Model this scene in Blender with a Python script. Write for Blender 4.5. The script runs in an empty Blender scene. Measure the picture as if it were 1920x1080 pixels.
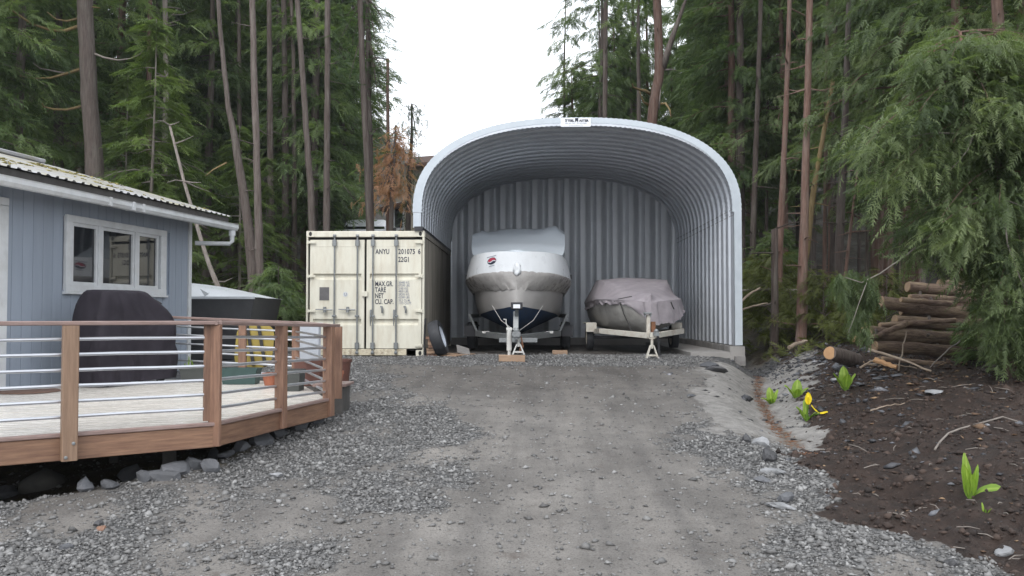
import bpy, math, random
import numpy as np
from mathutils import Vector, Matrix, Euler
from mathutils.bvhtree import BVHTree

random.seed(7)
RNG = np.random.default_rng(11)
S = bpy.context.scene
COL = S.collection
R = math.radians

# ------------------------------------------------------------------ camera
F = 1650.0                                   # focal length in pixels of a 1920 wide frame
CAM = Vector((0.0, 0.0, 1.6))
YAW, PIT = math.atan(35 / F), math.atan(52 / F)
cd = bpy.data.cameras.new('camera')
cd.sensor_width = 36.0
cd.lens = F / 1920 * 36
cd.clip_start, cd.clip_end = 0.05, 2000
cam = bpy.data.objects.new('camera', cd)
COL.objects.link(cam)
cam.location = CAM
cam.rotation_euler = (R(90) + PIT, 0, YAW)
S.camera = cam

# ------------------------------------------------------------------ overcast sky, soft sun, exposure
SUN_EL, SUN_AZ = R(43), R(196)               # azimuth clockwise from +Y: behind the camera
w = bpy.data.worlds.new('World')
S.world = w
w.use_nodes = True
nt = w.node_tree
nt.nodes.clear()
sky = nt.nodes.new('ShaderNodeTexSky')
sky.sky_type = 'NISHITA'
sky.sun_disc = False
sky.sun_elevation, sky.sun_rotation = SUN_EL, SUN_AZ
sky.dust_density = 6.0
sky.air_density = 1.0
hs = nt.nodes.new('ShaderNodeHueSaturation')
hs.inputs['Saturation'].default_value = 0.10
mx = nt.nodes.new('ShaderNodeMix')
mx.data_type = 'RGBA'
mx.inputs['Factor'].default_value = 0.72
mx.inputs['B'].default_value = (20.5, 21.3, 22.6, 1)    # even white cloud deck
bg = nt.nodes.new('ShaderNodeBackground')
bg.inputs['Strength'].default_value = 0.105
ow = nt.nodes.new('ShaderNodeOutputWorld')
nt.links.new(sky.outputs['Color'], hs.inputs['Color'])
nt.links.new(hs.outputs['Color'], mx.inputs['A'])
nt.links.new(mx.outputs['Result'], bg.inputs['Color'])
nt.links.new(bg.outputs['Background'], ow.inputs['Surface'])

sd = bpy.data.lights.new('sun', 'SUN')
sd.energy = 1.5
sd.angle = R(25)
sd.color = (1.0, 0.97, 0.93)
sun = bpy.data.objects.new('sun', sd)
COL.objects.link(sun)
sdir = Vector((math.sin(SUN_AZ) * math.cos(SUN_EL), math.cos(SUN_AZ) * math.cos(SUN_EL), math.sin(SUN_EL)))
sun.rotation_euler = sdir.to_track_quat('Z', 'Y').to_euler()
sun.location = sdir * 60

S.view_settings.view_transform = 'Standard'
S.view_settings.look = 'None'
S.view_settings.gamma = 1
S.view_settings.exposure = 0.0
S.view_settings.use_curve_mapping = False
S.cycles.max_bounces = 6
S.cycles.diffuse_bounces = 3
S.cycles.transparent_max_bounces = 8
S.cycles.use_denoising = True

# ------------------------------------------------------------------ measuring helpers
RM = cam.rotation_euler.to_matrix()

def ray(px, py):
    return RM @ Vector(((px - 960) / F, (540 - py) / F, -1.0))

def W(px, py, Y):
    """world point seen at photo pixel (px, py) on the vertical plane at depth Y"""
    d = ray(px, py)
    return CAM + d * (Y / d.y)

# ------------------------------------------------------------------ object helpers
WL = {}

def tag(o, label=None, cat=None, group=None, kind=None):
    if label: o['label'] = label
    if cat: o['category'] = cat
    if group: o['group'] = group
    if kind: o['kind'] = kind
    return o

def thing(name, loc, label, cat, group=None):
    o = bpy.data.objects.new(name, None)
    COL.objects.link(o)
    o.location = loc
    o.empty_display_size = 0.2
    WL[o] = Vector(loc)
    return tag(o, label, cat, group)

def base_of(parent):
    while parent is not None and parent.parent is not None:
        parent = parent.parent
    if parent is None:
        return Vector((0, 0, 0))
    return WL.get(parent, Vector((0, 0, 0)))

class MB:
    def __init__(self):
        self.v, self.f = [], []

    def add(self, vs, fs):
        n = len(self.v)
        self.v += [tuple(p) for p in vs]
        self.f += [tuple(i + n for i in f) for f in fs]
        return self

    def box(self, c, s, rot=None, taper=1.0):
        c = Vector(c)
        m = rot if isinstance(rot, Matrix) else (Euler(rot).to_matrix() if rot else Matrix.Identity(3))
        pts = []
        for dz in (-1, 1):
            k = taper if dz > 0 else 1.0
            for dx, dy in ((-1, -1), (1, -1), (1, 1), (-1, 1)):
                pts.append(c + m @ Vector((dx * s[0] / 2 * k, dy * s[1] / 2 * k, dz * s[2] / 2)))
        return self.add(pts, [(3, 2, 1, 0), (4, 5, 6, 7), (0, 1, 5, 4), (1, 2, 6, 5), (2, 3, 7, 6), (3, 0, 4, 7)])

    def bbox(self, c, s, b=0.006, rot=None):
        """box with chamfered edges along its longest axis"""
        c = Vector(c)
        m = rot if isinstance(rot, Matrix) else (Euler(rot).to_matrix() if rot else Matrix.Identity(3))
        ax = max(range(3), key=lambda i: s[i])
        o1, o2 = [i for i in range(3) if i != ax]
        a, e, L = s[o1] / 2, s[o2] / 2, s[ax] / 2
        b = min(b, a * .45, e * .45)
        prof = [(-a + b, -e), (a - b, -e), (a, -e + b), (a, e - b), (a - b, e), (-a + b, e), (-a, e - b), (-a, -e + b)]
        rings = []
        for sgn in (-1, 1):
            for sc, l in (((1, L - b)) if False else (1, L),):
                ring = []
                for p, q in prof:
                    v = [0, 0, 0]
                    v[ax], v[o1], v[o2] = sgn * l, p * sc, q * sc
                    ring.append(c + m @ Vector(v))
                rings.append(ring)
        return self.loft(rings, True, True)

    def loft(self, rings, closed=True, caps=True):
        n = len(rings[0])
        vs = [p for r in rings for p in r]
        fs = []
        for i in range(len(rings) - 1):
            for j in range(n if closed else n - 1):
                k = (j + 1) % n
                fs.append((i * n + j, i * n + k, (i + 1) * n + k, (i + 1) * n + j))
        if caps:
            fs.append(tuple(range(n))[::-1])
            fs.append(tuple((len(rings) - 1) * n + j for j in range(n)))
        return self.add(vs, fs)

    def tube(self, pts, rad, n=8, caps=True, jit=0.0):
        pts = [Vector(p) for p in pts]
        if not hasattr(rad, '__len__'):
            rad = [rad] * len(pts)
        rings = []
        up = None
        for i, p in enumerate(pts):
            t = (pts[min(i + 1, len(pts) - 1)] - pts[max(i - 1, 0)]).normalized()
            if up is None:
                up = Vector((0, 0, 1)) if abs(t.z) < .9 else Vector((1, 0, 0))
            x = t.cross(up)
            if x.length < 1e-5: x = t.orthogonal()
            x.normalize()
            y = t.cross(x).normalized()
            up = x.cross(t)
            ring = []
            for k in range(n):
                a = 2 * math.pi * k / n
                r = rad[i] * (1 + (random.uniform(-jit, jit) if jit else 0))
                ring.append(p + x * (math.cos(a) * r) + y * (math.sin(a) * r))
            rings.append(ring)
        return self.loft(rings, True, caps)

    def cyl(self, a, b, r, n=12, r2=None):
        return self.tube([a, b], [r, r if r2 is None else r2], n)

    def lathe(self, prof, c, axis=(0, 0, 1), n=20, closed=False):
        """prof: list of (radius, height along axis)"""
        ax = Vector(axis).normalized()
        x = ax.orthogonal().normalized()
        y = ax.cross(x)
        c = Vector(c)
        rings = []
        for r, h in prof:
            rings.append([c + ax * h + (x * math.cos(2 * math.pi * k / n) + y * math.sin(2 * math.pi * k / n)) * r for k in range(n)])
        if closed:
            rings.append(rings[0])
        return self.loft(rings, True, not closed)

    def prism(self, poly, ax, a0, a1):
        """poly: 2D list in the two other axes, extruded along axis ax from a0 to a1"""
        o1, o2 = [i for i in range(3) if i != ax]
        rings = []
        for a in (a0, a1):
            ring = []
            for p, q in poly:
                v = [0, 0, 0]
                v[ax], v[o1], v[o2] = a, p, q
                ring.append(Vector(v))
            rings.append(ring)
        return self.loft(rings, True, True)

    def build(self, name, mat, parent=None, smooth=False, local=False):
        off = Vector((0, 0, 0)) if local else base_of(parent)
        me = bpy.data.meshes.new(name)
        v = np.array(self.v, dtype=np.float64) - np.array(off)
        me.from_pydata(v.tolist(), [], self.f)
        if smooth:
            me.shade_smooth()
            if smooth != True:
                me.set_sharp_from_angle(angle=R(smooth))
        me.materials.append(mat)
        o = bpy.data.objects.new(name, me)
        COL.objects.link(o)
        if parent is not None:
            o.parent = parent
        return o

def outward(o):
    """make all normals consistent and outward"""
    import bmesh
    b = bmesh.new()
    b.from_mesh(o.data)
    bmesh.ops.recalc_face_normals(b, faces=b.faces)
    b.to_mesh(o.data)
    b.free()
    return o

def np_mesh(name, V, Fc, mat, attrs=None, smooth=False):
    """fast mesh from arrays; Fc is (M,3) or (M,4); attrs: name -> (N,) floats"""
    me = bpy.data.meshes.new(name)
    V = np.asarray(V, dtype=np.float32)
    Fc = np.asarray(Fc, dtype=np.int32)
    m, k = Fc.shape
    me.vertices.add(len(V))
    me.vertices.foreach_set('co', V.ravel())
    me.loops.add(m * k)
    me.loops.foreach_set('vertex_index', Fc.ravel())
    me.polygons.add(m)
    me.polygons.foreach_set('loop_start', np.arange(0, m * k, k, dtype=np.int32))
    me.polygons.foreach_set('loop_total', np.full(m, k, dtype=np.int32))
    if attrs:
        for a, d in attrs.items():
            at = me.attributes.new(a, 'FLOAT', 'POINT')
            at.data.foreach_set('value', np.asarray(d, dtype=np.float32))
    if smooth:
        me.polygons.foreach_set('use_smooth', np.ones(m, dtype=bool))
    me.update(calc_edges=True)
    me.materials.append(mat)
    return me

def link(name, me, parent=None):
    o = bpy.data.objects.new(name, me)
    COL.objects.link(o)
    if parent is not None: o.parent = parent
    return o

def text_mesh(name, body, size, mat, parent, origin, xdir=(1, 0, 0), zdir=(0, 0, 1), xs=1.0, align='LEFT', spacing=1.0, bold=0.0):
    cu = bpy.data.curves.new(name, 'FONT')
    cu.body = body
    cu.size = size
    cu.align_x = align
    cu.space_character = spacing
    cu.offset = bold
    cu.resolution_u = 3
    t = bpy.data.objects.new(name + '_tmp', cu)
    COL.objects.link(t)
    dg = bpy.context.evaluated_depsgraph_get()
    dg.update()
    me = bpy.data.meshes.new_from_object(t.evaluated_get(dg))
    bpy.data.objects.remove(t)
    bpy.data.curves.remove(cu)
    X, Z, O = Vector(xdir).normalized(), Vector(zdir).normalized(), Vector(origin) - base_of(parent)
    for v in me.vertices:
        p = O + X * (v.co.x * xs) + Z * v.co.y
        v.co = p
    me.materials.clear()
    me.materials.append(mat)
    me.name = name
    return link(name, me, parent)

# ------------------------------------------------------------------ materials
def new_mat(name):
    m = bpy.data.materials.new(name)
    m.use_nodes = True
    t = m.node_tree
    t.nodes.clear()
    out = t.nodes.new('ShaderNodeOutputMaterial')
    b = t.nodes.new('ShaderNodeBsdfPrincipled')
    t.links.new(b.outputs[0], out.inputs[0])
    return m, t, b, out

def N(t, kind, **kw):
    n = t.nodes.new('ShaderNode' + kind)
    for k, v in kw.items():
        if k in n.inputs.keys():
            n.inputs[k].default_value = v
        else:
            setattr(n, k, v)
    return n

def ramp(t, fac, stops):
    r = t.nodes.new('ShaderNodeValToRGB')
    e = r.color_ramp.elements
    while len(e) < len(stops): e.new(0.5)
    for i, (p, c) in enumerate(stops):
        e[i].position = p
        e[i].color = (c[0], c[1], c[2], 1)
    t.links.new(fac, r.inputs[0])
    return r.outputs[0]

def mixc(t, fac, a, b, mode='MIX'):
    m = t.nodes.new('ShaderNodeMix')
    m.data_type = 'RGBA'
    m.blend_type = mode
    for s, v in (('Factor', fac), ('A', a), ('B', b)):
        sock = [i for i in m.inputs if i.name == s and (i.type == ('VALUE' if s == 'Factor' else 'RGBA'))][0]
        if hasattr(v, 'is_linked') or hasattr(v, 'links'):
            t.links.new(v, sock)
        elif s == 'Factor':
            sock.default_value = v
        else:
            sock.default_value = (v[0], v[1], v[2], 1)
    return [o for o in m.outputs if o.type == 'RGBA'][0]

def math_n(t, op, a, b=None):
    m = t.nodes.new('ShaderNodeMath')
    m.operation = op
    for i, v in enumerate((a, b)):
        if v is None: continue
        if hasattr(v, 'links'): t.links.new(v, m.inputs[i])
        else: m.inputs[i].default_value = v
    return m.outputs[0]

def surf(name, c1, c2=None, rough=0.6, metal=0.0, scale=6.0, stretch=(1, 1, 1), bump=0.15, bump_scale=None, dirt=None, dirt_amt=0.35,
         dirt_scale=2.5, spec=0.5, obj_var=0.0, detail=6, rough_var=0.12, bdist=0.01):
    """weathered surface: two tones of noise, patchy dirt, fine relief, a little variation from piece to piece"""
    m, t, b, out = new_mat(name)
    c2 = c2 or tuple(x * 0.75 for x in c1)
    tc = N(t, 'TexCoord')
    mp = N(t, 'Mapping')
    mp.inputs['Scale'].default_value = stretch
    t.links.new(tc.outputs['Object'], mp.inputs[0])
    vec = mp.outputs[0]
    oi = N(t, 'ObjectInfo')
    if obj_var:
        ad = N(t, 'VectorMath', operation='ADD')
        cx = N(t, 'CombineXYZ')
        k = math_n(t, 'MULTIPLY', oi.outputs['Random'], 37.0)
        for i in range(3): t.links.new(k, cx.inputs[i])
        t.links.new(vec, ad.inputs[0]); t.links.new(cx.outputs[0], ad.inputs[1])
        vec = ad.outputs[0]
    n1 = N(t, 'TexNoise', Scale=scale, Detail=detail, Roughness=0.62)
    t.links.new(vec, n1.inputs['Vector'])
    col = ramp(t, n1.outputs['Fac'], [(0.3, c2), (0.7, c1)])
    if dirt:
        n2 = N(t, 'TexNoise', Scale=dirt_scale, Detail=7, Roughness=0.7)
        t.links.new(vec, n2.inputs['Vector'])
        f = ramp(t, n2.outputs['Fac'], [(0.45, (0, 0, 0)), (0.75, (dirt_amt,) * 3)])
        col = mixc(t, f, col, dirt)
    if obj_var:
        hv = N(t, 'HueSaturation')
        v = math_n(t, 'ADD', math_n(t, 'MULTIPLY', oi.outputs['Random'], 2 * obj_var), 1 - obj_var)
        t.links.new(v, hv.inputs['Value'])
        t.links.new(col, hv.inputs['Color'])
        col = hv.outputs[0]
    t.links.new(col, b.inputs['Base Color'])
    rv = math_n(t, 'ADD', math_n(t, 'MULTIPLY', n1.outputs['Fac'], 2 * rough_var), rough - rough_var)
    t.links.new(rv, b.inputs['Roughness'])
    b.inputs['Metallic'].default_value = metal
    b.inputs['Specular IOR Level'].default_value = spec
    if bump:
        n3 = N(t, 'TexNoise', Scale=bump_scale or scale * 4, Detail=5, Roughness=0.6)
        t.links.new(vec, n3.inputs['Vector'])
        bp = N(t, 'Bump', Strength=bump, Distance=bdist)
        t.links.new(n3.outputs['Fac'], bp.inputs['Height'])
        t.links.new(bp.outputs[0], b.inputs['Normal'])
    return m

M = {}
M['steel'] = surf('galvalume_steel', (.59, .62, .665), (.51, .54, .585), rough=.38, metal=.3, scale=3, bump=.05, dirt=(.3, .32, .35), dirt_amt=.25, obj_var=.05)
M['steel_back'] = surf('galvalume_end_wall', (.66, .685, .72), (.58, .605, .64), rough=.45, metal=.25, scale=3, bump=.05, obj_var=.05)
M['trim'] = surf('pale_painted_flange', (.50, .55, .595), (.43, .475, .52), rough=.45, metal=.2, scale=5, bump=.03)
M['white'] = surf('white_paint', (.66, .68, .70), (.56, .58, .60), rough=.5, scale=4, bump=.06, dirt=(.33, .32, .29), dirt_amt=.4)
M['plate'] = surf('white_sign_plate', (.78, .8, .84), (.74, .76, .8), rough=.4, scale=4, bump=0)
M['ink'] = surf('dark_print', (.03, .035, .06), rough=.5, bump=0)
M['ink_grey'] = surf('grey_print', (.25, .27, .33), rough=.5, bump=0)
M['cream'] = surf('cream_container_paint', (.70, .68, .58), (.62, .60, .51), rough=.45, scale=2.5, bump=.04, dirt=(.36, .27, .16), dirt_amt=.38, dirt_scale=3, stretch=(2.2, 1, .5))
M['cream_rust'] = surf('rusty_cream_sill', (.66, .62, .49), (.5, .44, .32), rough=.7, scale=8, bump=.15, dirt=(.13, .065, .03), dirt_amt=.9, dirt_scale=9)
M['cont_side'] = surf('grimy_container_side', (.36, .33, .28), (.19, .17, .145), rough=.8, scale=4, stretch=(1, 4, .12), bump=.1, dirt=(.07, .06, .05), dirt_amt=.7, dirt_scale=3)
M['gasket'] = surf('black_rubber', (.025, .024, .024), rough=.7, bump=.05)
M['galv'] = surf('galvanised_rod', (.27, .285, .29), (.19, .20, .205), rough=.5, metal=.5, scale=20, bump=.05)
M['pipe'] = surf('galvanised_conduit', (.66, .68, .72), (.52, .54, .58), rough=.33, metal=.8, scale=14, bump=.04, stretch=(.2, .2, 1))
M['dark_steel'] = surf('dark_steel', (.045, .045, .05), (.03, .03, .034), rough=.5, metal=.4, bump=.1)
M['dark_plate'] = surf('grey_data_plate', (.13, .125, .13), (.09, .088, .09), rough=.5, scale=12, bump=.05)
M['concrete'] = surf('old_concrete', (.34, .325, .31), (.24, .23, .22), rough=.9, scale=5, bump=.3, dirt=(.11, .1, .095), dirt_amt=.6)
M['block'] = surf('concrete_block', (.27, .26, .25), (.19, .18, .175), rough=.9, scale=9, bump=.4, obj_var=.15, dirt=(.09, .08, .07), dirt_amt=.5)
M['wood_red'] = surf('reddish_stained_wood', (.285, .165, .108), (.16, .085, .056), rough=.55, scale=3.2, stretch=(14, 14, 1.2), bump=.18, dirt=(.09, .045, .035), dirt_amt=.6, obj_var=.14)
M['wood_tan'] = surf('tan_cedar_post', (.28, .185, .125), (.19, .12, .078), rough=.55, scale=3.2, stretch=(14, 14, 1.0), bump=.16, dirt=(.12, .07, .05), dirt_amt=.4, obj_var=.08)
M['wood_fascia'] = surf('fascia_board_wood', (.29, .17, .105), (.17, .09, .056), rough=.55, scale=3.0, stretch=(1.2, 1.2, 16), bump=.18, dirt=(.08, .035, .028), dirt_amt=.65, dirt_scale=2.2, obj_var=.1)
M['wood_rail'] = surf('weathered_cap_rail', (.32, .235, .215), (.21, .14, .12), rough=.5, scale=3.0, stretch=(1.5, 1.5, 16), bump=.15, dirt=(.1, .07, .06), dirt_amt=.5, obj_var=.1)
M['deck'] = surf('wet_pale_deck_board', (.80, .765, .71), (.66, .62, .56), rough=.26, scale=3.5, stretch=(1.0, 9, 9), bump=.12, dirt=(.34, .30, .26), dirt_amt=.5, dirt_scale=2.4, obj_var=.05)
M['siding'] = surf('blue_grey_siding', (.30, .345, .415), (.265, .305, .37), rough=.6, scale=5, stretch=(6, 6, .6), bump=.10, dirt=(.17, .21, .26), dirt_amt=.3, obj_var=.05)
M['roof'] = surf('aged_metal_roof', (.46, .46, .47), (.36, .36, .37), rough=.42, metal=.35, scale=4, bump=.08, dirt=(.30, .25, .05), dirt_amt=.95, dirt_scale=1.9, obj_var=.06)
M['fascia_dark'] = surf('dark_weathered_fascia', (.10, .095, .09), (.06, .055, .052), rough=.85, scale=6, bump=.2)
M['tarp_black'] = surf('black_purple_grill_cover', (.027, .023, .031), (.018, .0155, .021), rough=.8, spec=.25, scale=7, bump=.12, bump_scale=120, dirt=(.045, .039, .05), dirt_amt=.4)
M['tarp_mauve'] = surf('faded_mauve_tarp', (.33, .30, .32), (.26, .235, .255), rough=.8, scale=6, bump=.2, bump_scale=60, dirt=(.18, .155, .18), dirt_amt=.45)
M['tarp_grey'] = surf('charcoal_cover', (.060, .062, .066), (.042, .043, .046), rough=.7, scale=4, bump=.15, dirt=(.10, .10, .10), dirt_amt=.35)
M['wrap'] = surf('white_shrink_wrap', (.70, .725, .75), (.65, .675, .70), rough=.30, scale=3, bump=.12, bump_scale=9, spec=.5)
M['wrap_skirt'] = surf('grey_lower_wrap', (.36, .345, .335), (.30, .29, .28), rough=.28, scale=5, bump=.25, bump_scale=30)  # lower wrap in a darker grey than the band above
M['wrap_top'] = surf('translucent_grey_shrink_wrap', (.55, .60, .65), (.49, .54, .59), rough=.35, scale=2.5, bump=.12, bump_scale=7, dirt=(.42, .46, .5), dirt_amt=.4)
M['hull'] = surf('pale_grey_gelcoat', (.41, .395, .385), (.35, .34, .33), rough=.35, scale=3, bump=.02)
M['hull_dirty'] = surf('dirty_aluminium_hull', (.42, .41, .39), (.30, .29, .275), rough=.5, scale=3, bump=.05, dirt=(.12, .11, .1), dirt_amt=.6)
M['blue'] = surf('blue_antifouling', (.03, .075, .17), (.022, .05, .11), rough=.6, bump=.05)
M['rubber'] = surf('tyre_rubber', (.028, .03, .036), (.02, .021, .025), rough=.65, scale=20, bump=.1)
M['rim'] = surf('pale_blue_wheel_rim', (.60, .65, .73), (.5, .55, .62), rough=.4, bump=.02)
M['cream_steel'] = surf('cream_trailer_paint', (.62, .60, .54), (.5, .48, .42), rough=.5, scale=6, bump=.08, dirt=(.2, .12, .07), dirt_amt=.7, dirt_scale=6)
M['jack_white'] = surf('white_jack_paint', (.62, .62, .60), (.5, .5, .48), rough=.5, scale=10, bump=.05, dirt=(.2, .17, .14), dirt_amt=.5)
M['lumber'] = surf('raw_lumber', (.36, .25, .17), (.25, .16, .105), rough=.75, scale=4, stretch=(2, 12, 12), bump=.2, obj_var=.25)
M['terracotta'] = surf('terracotta_pot', (.36, .13, .07), (.27, .09, .05), rough=.7, bump=.1)
M['brown_pot'] = surf('dark_brown_pot', (.13, .055, .04), (.1, .04, .03), rough=.55, bump=.06)
M['planter_green'] = surf('dark_green_planter', (.035, .075, .07), (.027, .058, .054), rough=.5, bump=.05)
M['planter_grey'] = surf('charcoal_planter', (.06, .065, .062), (.045, .05, .047), rough=.55, bump=.05)
M['yellow'] = surf('yellow_plastic', (.33, .245, .03), (.24, .175, .02), rough=.5, bump=.05, dirt=(.2, .14, .02), dirt_amt=.4)
M['red'] = surf('red_print', (.42, .04, .08), rough=.4, bump=0)
M['soil'] = surf('potting_soil', (.03, .022, .016), rough=.95, scale=20, bump=.6)
M['rock'] = surf('grey_slate_rock', (.15, .155, .17), (.07, .073, .08), rough=.75, scale=5, bump=.6, bump_scale=14, dirt=(.05, .047, .045), dirt_amt=.5, obj_var=.25, bdist=.02)
M['rock_pale'] = surf('pale_quartz_rock', (.33, .335, .35), (.17, .175, .18), rough=.7, scale=7, bump=.5, obj_var=.12, bdist=.02)
M['rock_dark'] = surf('dark_wet_rock', (.075, .075, .08), (.04, .04, .043), rough=.5, scale=6, bump=.5, obj_var=.2, bdist=.02)
M['boulder'] = surf('smooth_olive_boulder', (.135, .13, .115), (.075, .075, .075), rough=.8, scale=4, bump=.35, bump_scale=30, bdist=.01)
M['stick'] = surf('bleached_stick', (.33, .27, .21), (.20, .15, .11), rough=.8, scale=8, bump=.2, obj_var=.2)
M['twig'] = surf('grey_dead_twig', (.24, .215, .19), (.15, .13, .115), rough=.85, scale=8, bump=.1)
M['cutwood'] = surf('fresh_cut_wood', (.46, .275, .14), (.35, .19, .09), rough=.7, scale=6, bump=.15)
M['cut_old'] = surf('weathered_log_end', (.34, .24, .15), (.22, .145, .09), rough=.85, scale=9, bump=.2)
M['log_bark'] = surf('peeling_log_bark', (.235, .17, .135), (.085, .056, .045), rough=.95, scale=7, stretch=(.8, 5, 5), bump=1.0, bump_scale=16, spec=.15, dirt=(.46, .35, .23), dirt_amt=.8, dirt_scale=2.2, obj_var=.35, bdist=.03)
M['rust'] = surf('rusty_steel', (.24, .11, .055), (.13, .06, .035), rough=.85, scale=14, bump=.3)
M['mat'] = surf('brown_coir_mat', (.17, .105, .08), (.11, .065, .05), rough=.95, scale=30, bump=.5)
M['house_beige'] = surf('beige_stucco', (.40, .36, .29), (.35, .31, .25), rough=.85, bump=.1)
M['roof_brown'] = surf('brown_shingle', (.15, .095, .075), (.10, .06, .05), rough=.9, scale=20, bump=.3)
M['car_white'] = surf('white_car_paint', (.68, .70, .74), (.62, .64, .68), rough=.25, bump=0)

def glass_mat():
    m, t, b, out = new_mat('dark_window_glass')
    b.inputs['Base Color'].default_value = (.012, .014, .017, 1)
    b.inputs['Roughness'].default_value = .03
    b.inputs['IOR'].default_value = 1.75
    return m
M['glass'] = glass_mat()

def bark_mat(name, c1, c2, moss=None):
    return surf(name, c1, c2, rough=.92, scale=7, stretch=(5, 5, .4), bump=1.0, bump_scale=14, dirt=moss or (.26, .25, .22), dirt_amt=.45, dirt_scale=2.2, obj_var=.22, spec=.2, bdist=.03)
M['bark'] = bark_mat('grey_brown_bark', (.150, .122, .110), (.068, .053, .047))
M['bark_red'] = bark_mat('reddish_bark', (.20, .125, .10), (.095, .055, .044))
M['bark_pale'] = bark_mat('pale_bark', (.30, .265, .24), (.155, .13, .115))
M['bark_moss'] = bark_mat('mossy_branch_bark', (.27, .2, .115), (.15, .11, .05), (.20, .17, .03))
M['bark_dark'] = bark_mat('dark_bark', (.10, .078, .07), (.045, .034, .03))

def leaf_mat(name, dark, mid, light, trans=.45):
    """foliage: tint attribute chosen per spray, some light passes through the leaf"""
    m, t, b, out = new_mat(name)
    at = N(t, 'Attribute', attribute_name='tint')
    oi = N(t, 'ObjectInfo')
    f = math_n(t, 'ADD', at.outputs['Fac'], math_n(t, 'MULTIPLY', math_n(t, 'SUBTRACT', oi.outputs['Random'], .5), .22))
    col = ramp(t, f, [(0.0, dark), (0.5, mid), (1.0, light)])
    t.links.new(col, b.inputs['Base Color'])
    b.inputs['Roughness'].default_value = .5
    b.inputs['Specular IOR Level'].default_value = .35
    tr = N(t, 'BsdfTranslucent')
    t.links.new(mixc(t, 1.0, col, (1.25, 1.35, .7), 'MULTIPLY'), tr.inputs['Color'])
    ms = N(t, 'MixShader')
    ms.inputs[0].default_value = trans
    t.links.new(b.outputs[0], ms.inputs[1]); t.links.new(tr.outputs[0], ms.inputs[2])
    t.links.new(ms.outputs[0], out.inputs[0])
    return m
M['cedar'] = leaf_mat('cedar_foliage', (.050, .085, .036), (.115, .170, .072), (.20, .265, .115))
M['cedar_near'] = leaf_mat('near_cedar_foliage', (.058, .088, .040), (.125, .170, .075), (.22, .27, .135))
M['hemlock'] = leaf_mat('hemlock_foliage', (.065, .10, .034), (.130, .19, .060), (.22, .29, .10))
M['fir'] = leaf_mat('dark_fir_foliage', (.040, .07, .036), (.07, .115, .055), (.115, .165, .08))
M['dying'] = leaf_mat('dying_orange_foliage', (.36, .19, .115), (.50, .29, .19), (.56, .38, .26))
M['olive'] = leaf_mat('olive_scrub_foliage', (.05, .06, .018), (.09, .105, .03), (.15, .17, .05))
M['cabbage'] = leaf_mat('skunk_cabbage_leaf', (.11, .21, .025), (.22, .34, .045), (.38, .50, .11), .35)
M['spathe'] = leaf_mat('yellow_spathe', (.70, .55, .02), (.80, .62, .02), (.85, .68, .04), .3)
# ================================================================== TERRAIN
def sstep(a, b, x):
    t = np.clip((x - a) / (b - a), 0, 1)
    return t * t * (3 - 2 * t)

def _hash(ix, iy, s):
    n = (ix * 374761393 + iy * 668265263 + s * 974711) & 0x7fffffff
    n = ((n ^ (n >> 13)) * 1274126177) & 0x7fffffff
    return ((n ^ (n >> 16)) & 0xffff) / 65535.0

def vnoise(x, y, s=0):
    x = np.asarray(x, float); y = np.asarray(y, float)
    ix = np.floor(x).astype(np.int64); iy = np.floor(y).astype(np.int64)
    fx, fy = x - ix, y - iy
    fx = fx * fx * (3 - 2 * fx); fy = fy * fy * (3 - 2 * fy)
    a, b = _hash(ix, iy, s), _hash(ix + 1, iy, s)
    c, d = _hash(ix, iy + 1, s), _hash(ix + 1, iy + 1, s)
    return (a * (1 - fx) + b * fx) * (1 - fy) + (c * (1 - fx) + d * fx) * fy

def fbm(x, y, s=0, o=4):
    r, a, t = 0, .5, 0
    for i in range(o):
        r = r + a * vnoise(x * 2 ** i, y * 2 ** i, s + i)
        t += a; a *= .55
    return r / t

def ditch_c(y):
    return np.interp(y, [8.4, 9.4, 11.7, 14.5, 18, 26], [2.66, 2.82, 3.18, 3.72, 4.62, 4.85])

def edge(y):
    return np.interp(y, [3, 4.5, 5.5, 6.6, 8, 9, 9.4, 11.7, 14.5, 18, 26], [3.7, 3.3, 2.9, 2.4, 2.45, 2.66, 2.98, 3.42, 4.05, 5.1, 5.3])

def smooth_h(x, y):
    x = np.asarray(x, float); y = np.asarray(y, float)
    h = .058 * np.clip(y - 4.5, 0, 13.3)
    L = sstep(-4.2, -6.5, x) * np.maximum(0, y - 17.5) * .13
    Rr = sstep(4.9, 6.5, x) * np.maximum(0, y - 16) * .07
    C = sstep(-6, -4.5, x) * sstep(6.5, 5, x) * np.maximum(0, y - 26.5) * .2
    h = h + sstep(10, 15, np.abs(x - .5)) * np.clip((y - 44) * .32, 0, 11)
    h = h + np.minimum(L + C, 7) + np.minimum(Rr, 5) + np.maximum(0, y - 70) * .06
    # bank of bare mud beside the drive
    h = h + .36 * sstep(0, 2.6, x - edge(y)) * sstep(3, 5, y)
    # ditch
    dep = np.interp(y, [8.4, 9.4, 11.7, 14.7, 18, 22, 27], [0, .11, .24, .34, .36, .25, .1])
    dx = x - ditch_c(y)
    h = h - dep * np.where(dx < 0, np.exp(-(dx / .42) ** 2), np.exp(-(dx / .5) ** 2)) * (y > 8.4)
    # hollow under the deck
    ed = (-.57 * (x + 2.83) + .82 * (y - 7.88))       # distance behind the front edge of the deck
    ed2 = -2.75 - x
    h = h - .32 * sstep(0.05, .7, np.minimum(ed, ed2)) * (y < 14)
    return h

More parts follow.
